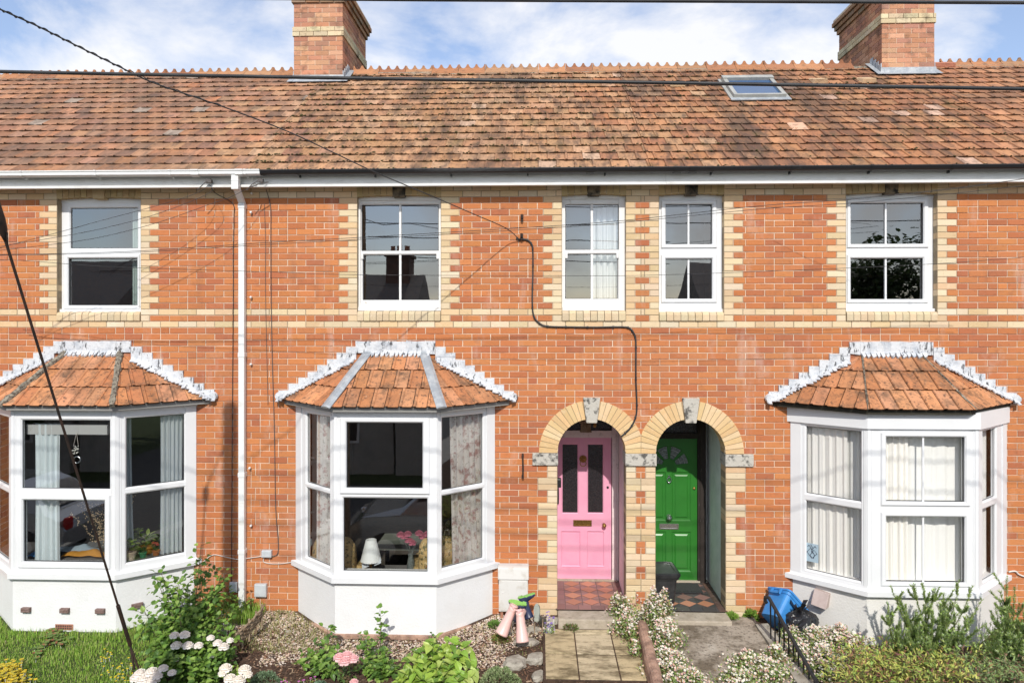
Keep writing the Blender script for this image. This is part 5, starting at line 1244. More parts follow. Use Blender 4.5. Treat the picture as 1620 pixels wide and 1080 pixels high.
daisies('daisies spilling over the left side of the coping beside the pink door step', blob([mnd(985, 985, .17, .15, .25, -.11), mnd(998, 1012, .10, .16, .20, -.11), mnd(975, 968, .10, .1, .16, -.11), mnd(1003, 975, .1, .1, .33, -.11), mnd(990, 1000, .14, .15, .2, -.11), mnd(1005, 1035, .05, .1, .12, -.11)]), 700, 3000, base=GZ(985, 1000, -.11))
daisies('long bank of daisies tumbling down the right side of the coping', blob([mnd(1032, 1000, .17, .16, .36, -.1), mnd(1048, 1030, .16, .18, .26, -.12), mnd(1060, 1065, .18, .2, .2, -.14), mnd(1085, 1085, .18, .16, .14, -.15), mnd(1050, 985, .12, .1, .30, -.1), mnd(1060, 1010, .12, .12, .16, -.1)]), 2100, 6500, base=GZ(1050, 1040, -.12))
daisies('daisies spreading across the concrete path in front of the black railing', blob([mnd(1188, 1062, .20, .22, .14, -.14), mnd(1215, 1075, .2, .2, .16, -.14), mnd(1170, 1085, .18, .16, .12, -.14), mnd(1230, 1050, .1, .2, .14, -.12)]), 1100, 4000, base=GZ(1195, 1070, -.14))
daisies('daisies massed behind the railing below the right bay', blob([mnd(1290, 1030, .26, .25, .18, -.12), mnd(1330, 1030, .28, .3, .2, -.12), mnd(1300, 1065, .28, .25, .2, -.15), mnd(1265, 1050, .16, .26, .18, -.12), mnd(1255, 1010, .12, .14, .12, -.1)]), 2400, 7500, base=GZ(1300, 1050, -.12))
# rosemary and the low reddish shrub below the right bay
def rosemary(label, base, tips, n=120, cols=((.30, .44, .11), (.38, .52, .14), (.50, .60, .20), (.22, .32, .14), (.42, .48, .28)), fill=(.42, .42, 700)):
    b = Vector(base); t = thing('rosemary_bush', label, 'shrub', b, 'rosemary bushes under the right bay'); lf, st = MB(), MB()
    for tp in tips:
        tp = Vector(tp)-b; path = stem_path((rnd(-.12, .12), rnd(-.08, .08), 0), tp, Vector((rnd(-.15, .15), -.1, -.05)), 7); st.tube(path, [.006-.0045*i/7 for i in range(8)], 5)
        subs = [path]
        for _ in range(9):
            i = random.randrange(1, 7); p = path[i]; e = p+Vector((rnd(-.09, .09), rnd(-.09, .09), rnd(.07, .19))); subs.append(stem_path(p, e, Vector((0, 0, -.02)), 4)); st.tube(subs[-1], .002, 4, cap=False)
        for sp in subs:
            k0 = 1 if sp is path else 0
            for _ in range(int(n*(2.6 if sp is path else 1))):
                f = rnd(k0+.2, len(sp)-1); i = min(int(f), len(sp)-2); p = sp[i]+(sp[i+1]-sp[i])*(f-i); ax = (sp[i+1]-sp[i]).normalized(); a = rnd(0, 6.283); o = ax.orthogonal().normalized(); o = Matrix.Rotation(a, 3, ax) @ o
                leaf(lf, p, o*.8+ax*.75, ax, rnd(.022, .042), .007, jit(pick(cols), .22, .05), -.05)
    for _ in range(fill[2]):
        a = rnd(0, 6.283); r = math.sqrt(random.random()); q = Vector((math.cos(a)*r*fill[0], math.sin(a)*r*fill[0]*.6, rnd(0, fill[1]*(1.1-r*r*.7)))); ax = Vector((rnd(-.3, .3), rnd(-.3, .1), 1)).normalized()
        for _ in range(7): leaf(lf, q+ax*rnd(0, .09), Vector((rnd(-1, 1), rnd(-1, 1), rnd(.2, 1.2))), ax, rnd(.022, .042), .0085, jit(pick(cols), .25, .05), -.05)
    lf.build('foliage', M['needle'], t); st.build('stems', M['stem'], t); return t
rosemary('tall rosemary with upright shoots in front of the right bay', G(1450, 1062), [at(px, py, Y) for px, py, Y in ((1409, 928, -1.05), (1442, 926, -1.0), (1425, 950, -1.05), (1462, 932, -1.), (1480, 930, -1.), (1494, 938, -1.), (1517, 918, -1.0), (1504, 950, -1.0), (1405, 955, -1.1), (1402, 975, -1.1), (1430, 975, -1.1), (1450, 965, -1.1), (1475, 970, -1.1), (1495, 980, -1.1), (1520, 965, -1.1), (1539, 925, -1.), (1553, 948, -1.), (1540, 980, -1.1), (1418, 1000, -1.2), (1460, 1000, -1.2), (1500, 1005, -1.2), (1535, 1010, -1.2), (1440, 1015, -1.3), (1480, 1020, -1.3), (1560, 985, -1.1))])
rosemary('dense rosemary at the right edge rising past the bay sill', G(1600, 1062), [at(px, py, Y) for px, py, Y in ((1593, 912, -1.), (1582, 935, -1.), (1605, 930, -1.), (1612, 955, -1.0), (1590, 955, -1.), (1575, 960, -1.05), (1622, 950, -1.1), (1600, 975, -1.1), (1580, 985, -1.1), (1615, 990, -1.15), (1570, 1000, -1.2), (1595, 1005, -1.2), (1620, 1015, -1.25), (1580, 1030, -1.3), (1605, 1035, -1.3), (1630, 985, -1.1), (1560, 1020, -1.25), (1630, 1040, -1.35), (1640, 1000, -1.2))])
shrub('spiraea_bush', 'low bushy shrub with lime and reddish tipped leaves at the bottom right', 'shrub', G(1425, 1088), [GZ(1420+rnd(-125, 140), 1052+rnd(-28, 30), .02+rnd(.06, .22)) for _ in range(170)], 34, .052, .014, [(.38, .44, .08), (.50, .50, .12), (.26, .38, .08), (.36, .20, .09), (.24, .11, .09), (.58, .56, .15), (.30, .42, .10)], spread=.085, stemr=.003, droop=.15, lowfill=1600, fillr=.5)
shrub('spiraea_bush', 'grey green low shrub in the bottom right corner of the garden', 'shrub', G(1585, 1092), [GZ(1575+rnd(-60, 60), 1058+rnd(-22, 24), .02+rnd(.04, .18)) for _ in range(90)], 30, .045, .012, [(.26, .38, .13), (.34, .44, .16), (.2, .28, .12), (.30, .18, .12)], spread=.07, stemr=.003, droop=.1)
shrub('wall_shrub', 'leafy green weeds at the foot of the drainpipe', 'plant', G(372, 965), [at(px, py, Y) for px, py, Y in ((352, 920, -.2), (360, 935, -.2), (372, 945, -.2), (392, 955, -.2), (400, 945, -.15), (345, 940, -.25))], 18, .05, .03, LY[:3]+LG[:2], spread=.06)
# woven hurdle edging
hd = MB(); t = thing('woven_hurdle', 'bent woven twig edging hurdle standing in the mulch', 'edging', G(385, 1010))
for j in range(9):
    pts = []
    for i in range(13):
        u = i/12; p = at(368+44*u+j*.8+rnd(-1, 1), 1026-j*3.0-34*u-12*u*u, -1.0+.45*u+(.014 if (i+j) % 2 else -.014)); pts.append(p-Vector(t.location))
    hd.tube(pts, rnd(.009, .012), 6)
hd.build('woven_rods', M['twig'], t)
hd = MB()
for u in (.05, .3, .55, .8, 1.):
    p = at(370+44*u, 1029-34*u-12*u*u, -1.0+.45*u)-Vector(t.location); hd.tube([p-Vector((0, 0, .05)), p+Vector((0, 0, .20))], .012, 6)
hd.build('stakes', M['twig'], t)
# ================================================================ stones
def rockm(c, r, sc=(1, 1, .6), seed=0, n=14):
    rr = random.Random(seed); m = MB(); rings = []; ph = rr.random()*6
    for i in range(8):
        e = -math.pi/2+math.pi*(i+.0)/7; ring_ = []
        for j in range(n):
            a = 2*math.pi*j/n; k = r*(1+.16*math.sin(a*2+ph)+.10*math.sin(a*5+e*3+ph)+rr.uniform(-.06, .06)); x, y, z = math.cos(a)*math.cos(e), math.sin(a)*math.cos(e), math.sin(e); z = max(-.7, min(.62, z)); ring_.append((c[0]+x*k*sc[0], c[1]+y*k*sc[1], c[2]+z*r*sc[2]*(1+rr.uniform(-.05, .05))))
        rings.append(ring_)
    m.loft(rings); return m
for i, (px, py, r, sc, lab) in enumerate(((815, 1052, .12, (1.2, .9, .6), 'broad flat tan stone in front of the boots'), (848, 1045, .10, (1, 1.1, .7), 'pale stone beside the paving slabs, behind another'), (853, 1072, .085, (1, 1, .7), 'whitish stone at the front corner of the slab path'), (832, 1018, .10, (1.3, .8, .5), 'stone slab under the grey boot'), (843, 998, .07, (1, .8, .8), 'small reddish stone by the doorstep'), (803, 1000, .06, (1.2, .8, .6), 'dark stone beneath the pink boots'), (1225, 1012, .10, (.9, 1.5, .5), 'tan stone at the edge of the path under the blue box'), (876, 985, .07, (.8, .5, 1.2), 'pale broken cement lump beside the door jamb'), (456, 1000, .035, (1, .8, .7), 'little white pebble on the gravel near the hurdle'), (345, 1058, .0, (1, 1, 1), ''))):
    if not lab: continue
    p = G(px, py); tag(rockm((p.x, p.y, p.z+r*.2), r, sc, i).build('garden_stone', M['rock'], smooth=False), 'stone: '+lab if False else lab, 'stone', 'stones in the front garden')
# ================================================================ things in the front garden
# wellington boots, upside down on sticks
def boot(name, loc, axis, toe, k, cu, cs, parent):
    """axis: from the sole up the shaft; toe: direction of the foot"""
    ax = Vector(axis).normalized(); ty = (Vector(toe)-ax*Vector(toe).dot(ax)).normalized(); sx = ax.cross(ty)
    f = lambda x, y, z: Vector(loc)+(sx*x+ty*y+ax*z)*k
    m = MB(); n = 16
    def el(cy, cz, rx, ry, tilt=0.): return [f(rx*math.cos(2*math.pi*j/n), cy+ry*math.sin(2*math.pi*j/n), cz+tilt*math.sin(2*math.pi*j/n)) for j in range(n)]
    m.loft([el(.0, .02, .038, .052), el(.0, .05, .040, .054, -.0), el(.005, .09, .044, .060, .01), el(.0, .14, .046, .056), el(-.004, .20, .056, .062), el(-.004, .27, .062, .068), el(-.004, .275, .065, .071), el(-.004, .29, .065, .071), el(-.004, .29, .058, .064), el(-.004, .20, .050, .056)], cu)
    rg = []
    for y, rx, zt in ((-.055, .02, .05), (-.045, .034, .075), (-.01, .041, .10), (.04, .042, .095), (.085, .045, .075), (.13, .047, .062), (.165, .038, .05), (.182, .015, .035)):
        rg.append([f(rx*math.cos(2*math.pi*j/n), y, .012+max(0, math.sin(2*math.pi*j/n))*(zt-.012)-.0*(j > n/2)) for j in range(n)])
    m.loft(rg, cu); b = m.build(name, M['rubber'], parent, smooth=True)
    s = MB(); O = []
    for j in range(22):
        a = 2*math.pi*j/22; y = .062+.128*math.sin(a); w_ = (.046 if y > .06 else .038)*math.cos(a)*(1-.12*math.exp(-((y-.03)/.03)**2)); O.append((w_, y))
    s.prism([f(x, y, .018) for x, y in O], tuple(-ax*k*.018), cs)
    for j in range(7): y = -.03+j*.03; s.prism([f(-.026, y, 0), f(.026, y, 0), f(.026, y+.012, 0), f(-.026, y+.012, 0)], tuple(-ax*k*.006), cs)
    s.prism([f(-.03, -.055, 0), f(.03, -.055, 0), f(.034, -.005, 0), f(-.034, -.005, 0)], tuple(-ax*k*.014), cs); s.build('sole', M['rubber'], b); return b
def pair(label, boots, cu, cs, k=1.):
    t = thing('wellington_boots', label, 'boots', boots[0][0])
    for loc, ax, toe in boots: boot('boot', Vector(loc)-Vector(t.location), ax, toe, k, cu, cs, t)
    return t
# navy boots soles up, pink boots below them, one grey boot leaning by the jamb
pair('pair of navy wellington boots upside down with bright green soles, against the white meter cabinet', [(at(826, 954, -.44), (-.22, .35, -1), (-.85, -.1, .5)), (at(826, 943, -.36), (.36, -.15, -1), (.80, -.1, .55))], (.022, .030, .075), (.25, .50, .12), .84)
pair('pair of pink wellington boots upside down in front of the navy pair', [(at(813, 958, -.60), (-.48, -.25, -1), (.1, 1, -.05)), (at(822, 965, -.64), (.12, -.35, -1), (.1, 1, -.05))], (.76, .50, .45), (.74, .45, .42), 1.12)
pair('grey wellington boot leaning on its side with its sole showing, beside the doorstep', [(at(849, 976, -.46), (.30, .85, -.55), (-.12, .2, 1))], (.07, .075, .065), (.30, .32, .27), .80)
for o in [o for o in C.objects if o.name.startswith('wellington_boots')][1:]:
    m = MB()
    for dx in (-.03, .06): m.tube([(dx, .02, -.30), (dx+.01, .0, -.02)], .007, 6)
    m.build('stick', M['twig'], o)
# meter cabinet
t = thing('meter_cabinet', 'aged white meter cabinet on the wall between the middle bay and the pink door', 'meter cabinet', P(812, 970, 0))
m = MB(); p0, p1 = P(789, 975, -.12), P(835, 899, -.12); lo = Vector(t.location)
m.box(p0.x-lo.x, p1.x-lo.x, -.12, -.003, p0.z-lo.z+.06, p1.z-lo.z-.13); m.hexa(tuple((x-lo.x, y, z-lo.z) for x, y, z in ((p0.x-.01, -.135, p1.z-.13), (p1.x+.01, -.135, p1.z-.13), (p1.x+.01, -.003, p1.z-.13), (p0.x-.01, -.003, p1.z-.13), (p0.x-.01, -.12, p1.z), (p1.x+.01, -.12, p1.z), (p1.x+.01, -.003, p1.z+.025), (p0.x-.01, -.003, p1.z+.025))))
m.build('cabinet_body', M['cabinet'], t, bevel=.006)
m = MB(); m.box(p0.x-lo.x+.018, p1.x-lo.x-.018, -.128, -.119, p0.z-lo.z+.075, p1.z-lo.z-.145); m.lathe([(.009, 0), (.009, .005), (0, .006)], (p0.x-lo.x+.05, -.128, (p0.z+p1.z)/2-lo.z), 10, ax=(0, -1, 0)); m.build('cabinet_door', M['cabinet'], t, bevel=.003)
m = MB(); m.box(p0.x-lo.x+.02, p0.x-lo.x+.05, -.1, -.01, -.25, p0.z-lo.z+.06); m.box(p1.x-lo.x-.14, p1.x-lo.x-.06, -.09, -.01, -.25, p0.z-lo.z+.06); m.build('supply_duct', M['terracotta'], t)
# recycling boxes, bin bag, doormat
def crate(name, label, loc, rot, mt, w_, d, h, lid):
    t = thing(name, label, 'recycling box', loc); t.rotation_euler = rot; m = MB(); k = .84; th = .006
    def rr(w_, d, z, r=.05, n=5):
        o = []
        for cx, cy, a0 in ((w_/2-r, d/2-r, 0), (-w_/2+r, d/2-r, 90), (-w_/2+r, -d/2+r, 180), (w_/2-r, -d/2+r, 270)):
            for i in range(n+1): a = R(a0+90*i/n); o.append((cx+r*math.cos(a), cy+r*math.sin(a), z))
        return o
    m.loft([rr(w_*k, d*k, 0), rr(w_*.97, d*.97, h*.84), rr(w_*.97+.02, d*.97+.02, h*.845), rr(w_*1.0+.02, d+.02, h*.93), rr(w_+.045, d+.045, h*.935), rr(w_+.045, d+.045, h), rr(w_-.005, d-.005, h), rr(w_-.02, d-.02, h*.93), rr(w_*k-.02, d*k-.02, .012)], cap=False)
    m.poly(rr(w_*k, d*k, 0)[::-1]); m.poly(rr(w_*k-.02, d*k-.02, .012)); 
    for s_ in (-1, 1): m.box(s_*(w_/2+.03)-.012, s_*(w_/2+.03)+.012, -.07, .07, h*.74, h*.80); m.box(s_*(w_/2+.03)-.012, s_*(w_/2+.03)+.012, -.075, -.055, h*.74, h*.95); m.box(s_*(w_/2+.03)-.012, s_*(w_/2+.03)+.012, .055, .075, h*.74, h*.95)
    m.build('box_body', mt, t)
    if lid:
        l = MB(); l.loft([rr(w_+.06, d+.06, h-.01), rr(w_+.065, d+.065, h+.02), rr(w_+.02, d+.02, h+.035), rr(w_-.04, d-.04, h+.035), rr(w_-.06, d-.06, h+.028)]); l.build('lid', mt, t)
        for j in range(4): pass
    return t
p = P(1046, 950, .42)
crate('recycling_box', 'black recycling box with a lid on the tiles of the green door porch', (p.x-.03, .34, .0), (0, 0, R(2)), M['black_plastic'], .36, .42, .35, True)
p = G(1232, 1005, .02)
crate('recycling_box', 'blue recycling box tipped on its edge against the wall beside the right bay', (p.x+.02, -.33, -.03), (R(-20), R(48), R(14)), M['blue'], .43, .32, .33, False)
bg_ = MB(); p = Vector((P(1262, 975, -.35).x, -.40, .02)); rr_ = random.Random(5); n = 26; rings = []
for i in range(13):
    e = -math.pi/2+math.pi*i/12; rg = []
    for j in range(n):
        a = 2*math.pi*j/n; k = 1+.10*math.sin(a*3+e*2)+.08*math.sin(a*7-e*4)+.05*math.sin(a*11+e*9)+rr_.uniform(-.03, .03); rr2 = .21*math.cos(e)**.75*k; z = .15*math.sin(e)*(1+.1*math.sin(a*4)); rg.append((p.x+math.cos(a)*rr2, p.y+math.sin(a)*rr2*.8, p.z+z))
    rings.append(rg)
bg_.loft(rings)
for j in range(9):
    a = j*.7; q = p+Vector((math.cos(a)*.015, math.sin(a)*.015, .13)); e = q+Vector((math.cos(a)*.09+.01, math.sin(a)*.06, .07+.05*math.sin(j*2.1))); s_ = Vector((-math.sin(a), math.cos(a), 0))*.03; bg_.poly([q-s_*.4, q+s_*.4, e+s_, e-s_+Vector((0, 0, .02))])
tag(bg_.build('bin_bag', M['bag'], smooth=False), 'crumpled black bin bag beside the blue box under the right bay', 'bin bag')
m = MB(); xx = P(1092, 930, .75); m.box(1.60, 2.08, .52, .84, .0, .016); tag(m.build('doormat', M['mat'], bevel=.004), 'dark grey doormat on the tiles in front of the green door', 'doormat')
# tall dark letter rack / meter strip at the left jamb of the pink door
m = MB(); q = P(885, 772, .60); m.box(.232, .262, .55, .63, q.z-.19, q.z+.02); m.box(.232, .290, .54, .64, q.z+.02, q.z+.13); tag(m.build('key_safe', M['black_metal'], bevel=.008), 'black box with a hanging strap on the left side wall of the pink door porch', 'key safe')
# ornament above the pink door: a small wooden lantern bracket
m = MB(); q = P(926.5, 674, .80); m.box(q.x-.085, q.x+.085, .72, .86, q.z+.045, q.z+.07); m.box(q.x-.065, q.x+.065, .74, .84, q.z-.055, q.z+.045); m.box(q.x-.075, q.x+.075, .73, .85, q.z-.07, q.z-.055)
for i in range(4): m.box(q.x-.058+i*.032, q.x-.044+i*.032, .732, .742, q.z-.045, q.z+.04)
tag(m.build('porch_ornament', M['twig'], bevel=.004), 'small brown wooden ornament on the ledge above the pink door', 'ornament')
m = MB(); q = P(941, 671, .6); m.tube([(q.x, .6, 2.35), (q.x, .6, q.z+.03)], .003, 6); m.lathe([(0, -.045), (.018, -.03), (.022, -.01), (.012, .015), (0, .02)], q, 10); tag(m.build('porch_lamp', M['brass']), 'tiny brass pendant hanging behind the left arch keystone', 'lamp')
# railing
t = thing('railing', 'black iron handrail with thin bars sloping down from the blue box', 'railing', GZ(1210, 985, -.02)); lo = Vector(t.location)
top0, top1 = Vector(at(1216, 944, -.62)), Vector(at(1300, 1092, -1.75)); foot = lambda f: k0+(k1-k0)*f
m = MB(); pth = [top0+(top1-top0)*i/8 for i in range(9)]; dirn = (top1-top0).normalized(); sd = dirn.cross(Vector((0, 0, 1))).normalized(); up = sd.cross(dirn).normalized()
cap = [top0+Vector((-.012, .03, -.075)), top0+Vector((-.03, .03, -.05)), top0+Vector((-.03, .02, -.01)), top0]
m.loft([[p+sd*.021+up*.0-lo, p+sd*.014+up*.013-lo, p-sd*.014+up*.013-lo, p-sd*.021-lo, p-sd*.018-up*.008-lo, p+sd*.018-up*.008-lo] for p in pth])
m.tube([q-lo for q in cap], .02, 8); m.build('handrail', M['black_metal'], t)
for i in range(11):
    f = .04+.93*i/10; q = top0+(top1-top0)*f; b_ = MB(); z0 = -.12-.10*f; b_.tube([(q.x-lo.x, q.y-lo.y, q.z-lo.z-.005), (q.x-lo.x+.004, q.y-lo.y, z0-lo.z)], .0085, 6); b_.build('bar', M['black_metal'], t)
# ================================================================ wall fittings and cables
def wallbox(label, px, py, w_, h, mt, name='junction_box', cat='junction box', d=.05):
    p = P(px, py, -.0); m = MB(); m.box(p.x-w_/2, p.x+w_/2, -d, -.004, p.z-h/2, p.z+h/2); m.box(p.x-w_/2+.008, p.x+w_/2-.008, -d-.006, -d+.001, p.z-h/2+.008, p.z+h/2-.008)
    return tag(m.build(name, mt, bevel=.005), label, cat)
wallbox('small white junction box high on the wall right of the drainpipe', 423.5, 874, .12, .085, M['plastic_grey'])
wallbox('larger square pale box low on the wall right of the drainpipe', 414, 931.5, .145, .155, M['plastic_grey'])
wallbox('grey service box low on the wall left of the drainpipe', 371.5, 926.5, .095, .12, M['plastic_grey'])
def cable(name, label, pts, r, mt, cat='cable', group=None, smooth=True, n=6, clips=False):
    pts = [Vector(p) for p in pts]; P2 = []
    if smooth and len(pts) > 2:
        for i in range(len(pts)-1):
            a, b, c, d = pts[max(i-1, 0)], pts[i], pts[i+1], pts[min(i+2, len(pts)-1)]
            for k in range(8):
                t = k/8; P2.append(.5*((2*b)+(c-a)*t+(2*a-5*b+4*c-d)*t*t+(3*b-a-3*c+d)*t**3))
        P2.append(pts[-1])
    else: P2 = pts
    m = MB(); m.tube(P2, r, n)
    if clips:
        for i in range(3, len(P2)-1, 7): q = P2[i]; m.box(q.x-.011, q.x+.011, -.024, -.002, q.z-.013, q.z+.013)
    return tag(m.build(name, mt, smooth=True), label, cat, group)
def wp(lst, Y=-.014): return [P(a, b, Y) for a, b in lst]
cable('wall_cable', 'thick black cable clipped down the brick from the wall hook to the pink door arch', wp([(817, 376), (821, 379), (827, 378.5), (834, 379.5), (841, 386), (843, 398), (843, 435), (842, 475), (844, 498), (852, 510), (866, 516), (900, 517), (940, 517.5), (985, 517), (997, 520), (1004, 530), (1006, 545), (1006, 600), (1007.5, 645), (1004, 664), (996, 678), (983, 690)], -.016), .0105, M['cable'], clips=True)
cable('wall_cable', 'thin dark cable running down the bricks just left of the drainpipe', wp([(332, 291), (340, 305), (368, 322), (370, 345), (369, 400), (369, 480), (368, 600), (367, 760), (366.5, 840), (366, 920), (363, 935), (368, 938)]), .0045, M['cable'])
cable('wall_cable', 'thin brown cable dropping down the wall from the fascia to the small white box', wp([(421, 300), (428, 328), (428.5, 380), (429, 480), (431, 580), (434, 680), (436, 800), (440, 855), (439, 875), (430, 880)]), .0045, M['cable_grey'])
cable('wall_cable', 'thin pale brown cable beside the darker one, ending above the middle bay', wp([(418, 322), (420, 380), (420, 460), (422, 560), (424, 640)], -.010), .0028, M['cable_grey'])
cable('wall_cable', 'cream cable sagging across the wall behind the drainpipe to the left bay', wp([(417, 879), (395, 882), (375, 884), (355, 880), (338, 877), (326, 884), (318, 893)]), .005, M['cable_white'])
cable('wall_cable', 'cream cable looping from the small white box to the middle bay sill', wp([(418, 881), (417, 888), (428, 891), (445, 891), (460, 889)]), .005, M['cable_white'])
cable('wall_cable', 'short white cable on the wall at the far right beside the bay', wp([(1596, 904), (1606, 903), (1612, 908), (1622, 912)]), .010, M['cable_white'])
for i, (px, py, lab) in enumerate(((826, 344, 'upper rusty iron hook on the wall between the upper windows'), (825.5, 374, 'lower rusty iron hook on the wall holding the black cable'))):
    p = P(px, py); m = MB(); m.box(p.x-.012, p.x+.012, -.05, 0, p.z-.045, p.z+.03); m.box(p.x-.018, p.x+.018, -.06, -.045, p.z-.02, p.z+.028); m.tube([(p.x, -.05, p.z+.01), (p.x, -.085, p.z), (p.x, -.09, p.z+.03)], .006, 6); tag(m.build('wall_hook', M['rust'], bevel=.002), lab, 'hook')
m = MB(); p, q = P(827, 716), P(828, 756); m.tube([(p.x, -.03, p.z), (p.x+.004, -.035, (p.z+q.z)/2), (q.x-.004, -.03, q.z)], .012, 6)
for z in (p.z-.03, q.z+.03): m.box(p.x-.014, p.x+.014, -.035, 0, z-.012, z+.012)
tag(m.build('iron_fixing', M['rust']), 'narrow rusty iron strap on the wall left of the pink door', 'iron strap')
# power lines high over the garden
for i, (pts, Y, lab) in enumerate((([(-60, 111), (0, 113.5), (300, 119.5), (560, 124), (830, 128), (1100, 132), (1400, 137), (1620, 141), (1700, 142)], -5.15, 'thick black power line crossing the roof from side to side'), ([(-200, -9), (200, -5), (560, -1), (830, .8), (1100, 2), (1400, 3.5), (1620, 4.5), (1700, 5)], -5.15, 'thick black power line along the top edge of the photo'))):
    cable('power_line', lab, [P(a, b, Y) for a, b in pts], .0088, M['cable'], 'power line', 'street power lines')
for z, nm in ((5.36, 'third street power line up, above the view, whose shadow crosses the bay frames'), (5.70, 'topmost street power line, above the view, whose shadow crosses the bay frames highest')): cable('power_line', nm, [(-6.2, -5.15, z+.02), (-3.4, -5.15, z), (0, -5.15, z-.06), (4, -5.15, z-.04), (8, -5.15, z)], .0088, M['cable'], 'power line', 'street power lines')
def Yof(px): K = (852-px)/1140; return -(K*8.66-.228)/(.665+K) if px < 822 else -.03
dw = [(-60, -12), (0, 15), (60, 42), (120, 72), (185, 104), (245, 132), (350, 168), (450, 206), (520, 238), (590, 271), (680, 309), (750, 339), (800, 361), (822, 379)]
pts = [P(a, b, min(Yof(a), -.03)) for a, b in dw]
o = cable('service_cable', 'black service cable swooping from the top left corner to the hook between the windows', pts, .0052, M['cable'], 'cable')
m = MB(); q = []                                                 # the helical grip on its outer half
for i in range(220):
    t = i/219*6.0; k = int(min(t, 5.999)); f = t-k; p = pts[k]*(1-f)+pts[k+1]*f; q.append(p+Vector((0, math.sin(i*.55)*.009, math.cos(i*.55)*.009)))
m.tube(q, .0032, 5); m.build('helical_grip', M['cable'], o)
for nm, pts_, Ys, r, lab in (
    ('phone_wire', [(-60, 404), (0, 403), (200, 398), (420, 384), (565, 376), (850, 359), (985, 349), (1200, 326), (1339, 316), (1500, 300), (1620, 283), (1700, 272)], (-1.1, -1.8), .0032, 'upper of the thin wire pair crossing all the upper windows'),
    ('phone_wire', [(-60, 405), (0, 404), (200, 400), (420, 387), (565, 379), (850, 362), (985, 352), (1200, 331), (1339, 322), (1500, 307), (1620, 294), (1700, 286)], (-1.1, -1.8), .0028, 'lower of the thin wire pair crossing all the upper windows'),
    ('phone_wire', [(-60, 408), (0, 411), (50, 413), (100, 417), (200, 423), (420, 430), (560, 434.5), (850, 436), (1040, 435), (1340, 424), (1500, 416), (1620, 407), (1700, 402)], (-1.0, -1.3), .0026, 'thin sagging wire across the lower panes of the upper windows'),
    ('phone_wire', [(-60, 412), (0, 392), (80, 371), (160, 349), (250, 325), (310, 306), (331, 292)], (-1.2, -.23), .0030, 'top wire of three running left from the fascia hook'),
    ('phone_wire', [(-60, 404), (0, 390), (80, 377), (160, 362), (250, 338), (330, 306), (331, 292)], (-1.2, -.23), .0030, 'middle wire of three running left from the fascia hook'),
    ('phone_wire', [(-60, 404), (0, 396), (80, 387), (160, 375), (250, 352), (330, 324), (362, 313), (392, 298), (404, 291)], (-1.2, -.23), .0030, 'lowest wire of three running left to the gutter end'),
    ('phone_wire', [(1250, 316), (1339, 314), (1450, 304), (1560, 291), (1640, 280)], (-.5, -1.6), .0022, 'pale thin wire rising to the top right corner of the wall'),
):
    n = len(pts_)-1; cable(nm, lab, [P(a, b, Ys[0]+(Ys[1]-Ys[0])*i/n) for i, (a, b) in enumerate(pts_)], r, M['cable'], 'wire', 'thin wires over the facade')
# fascia hooks
m = MB()
for a, b in (((312, 301), (334, 283)), ((390, 301), (408, 286)), ((398, 296), (425, 288))): m.tube([P(*a, -.30), P((a[0]+b[0])/2, (a[1]+b[1])/2-2, -.29), P(*b, -.215)], .006, 6)
p = P(331, 287, -.24); m.box(p.x-.035, p.x+.03, -.26, -.21, p.z-.02, p.z+.02); p = P(412, 286, -.24); m.box(p.x-.03, p.x+.03, -.25, -.21, p.z-.015, p.z+.02)
tag(m.build('wire_bracket', M['cable_grey']), 'small metal wire brackets screwed to the white fascia near the drainpipe', 'bracket')
# stay wire with its rods and top insulator, and the telegraph pole it holds
gA = GZ(213, 1085, -.28); b_s = Vector(at(206, 1020, gA.y-.03)); top = Vector(at(6, 372, -3.55)); drv = (top-b_s).normalized()
t = thing('stay_wire', 'rusty stay wire slanting across the left house from the lawn up to the pole', 'stay wire', gA); lo = Vector(t.location)
m = MB(); m.tube([b_s-lo, top-lo], .0105, 8); m.tube([b_s-lo, b_s+(top-b_s)*.13-lo], .019, 8); m.build('wire', M['rust'], t)
m = MB(); m.tube([b_s-lo, Vector(at(212, 1055, gA.y-.02))-lo, (0, 0, -.1)], .011, 6); m.tube([b_s-lo, Vector(at(219, 1056, gA.y))-lo, (.07, .03, -.1)], .010, 6); m.build('anchor_rod', M['rust'], t)
m = MB(); a = top; e = top+drv*.34; m.tube([a-drv*.06-lo, a-lo, a+drv*.04-lo, a+drv*.12-lo, e-drv*.05-lo, e-lo], [.008, .02, .034, .04, .038, .012], 12); m.tube([a+drv*.02+Vector((.03, 0, 0))-lo, a-drv*.10-lo], .006, 6); m.build('insulator', M['rust'], t, smooth=True)
pole_top = Vector((-3.50, -5.15, 6.5)); m = MB(); m.tube([e-lo, pole_top-Vector((0, 0, .3))-lo], .0105, 6); m.build('wire', M['rust'], t)
t = thing('telegraph_pole', 'brown wooden telegraph pole standing at the street edge, outside the left of the view', 'pole', (-3.5, -5.15, -.5))
m = MB(); m.tube([(0, 0, -.7), (0, 0, 3), (0, 0, 7.0)], [.125, .115, .095], 14); m.build('shaft', M['twig'], t)
for i, z in enumerate((5.12, 5.50, 5.86, 6.20)):
    q = MB(); q.tube([(0, .08, z), (0, .16, z), (0, .16, z+.03)], .012, 6); q.lathe([(0, -.03), (.03, -.02), (.035, .01), (.02, .04), (0, .045)], (0, .16, z+.03), 10); q.build('insulator', M['plastic_grey'], t)
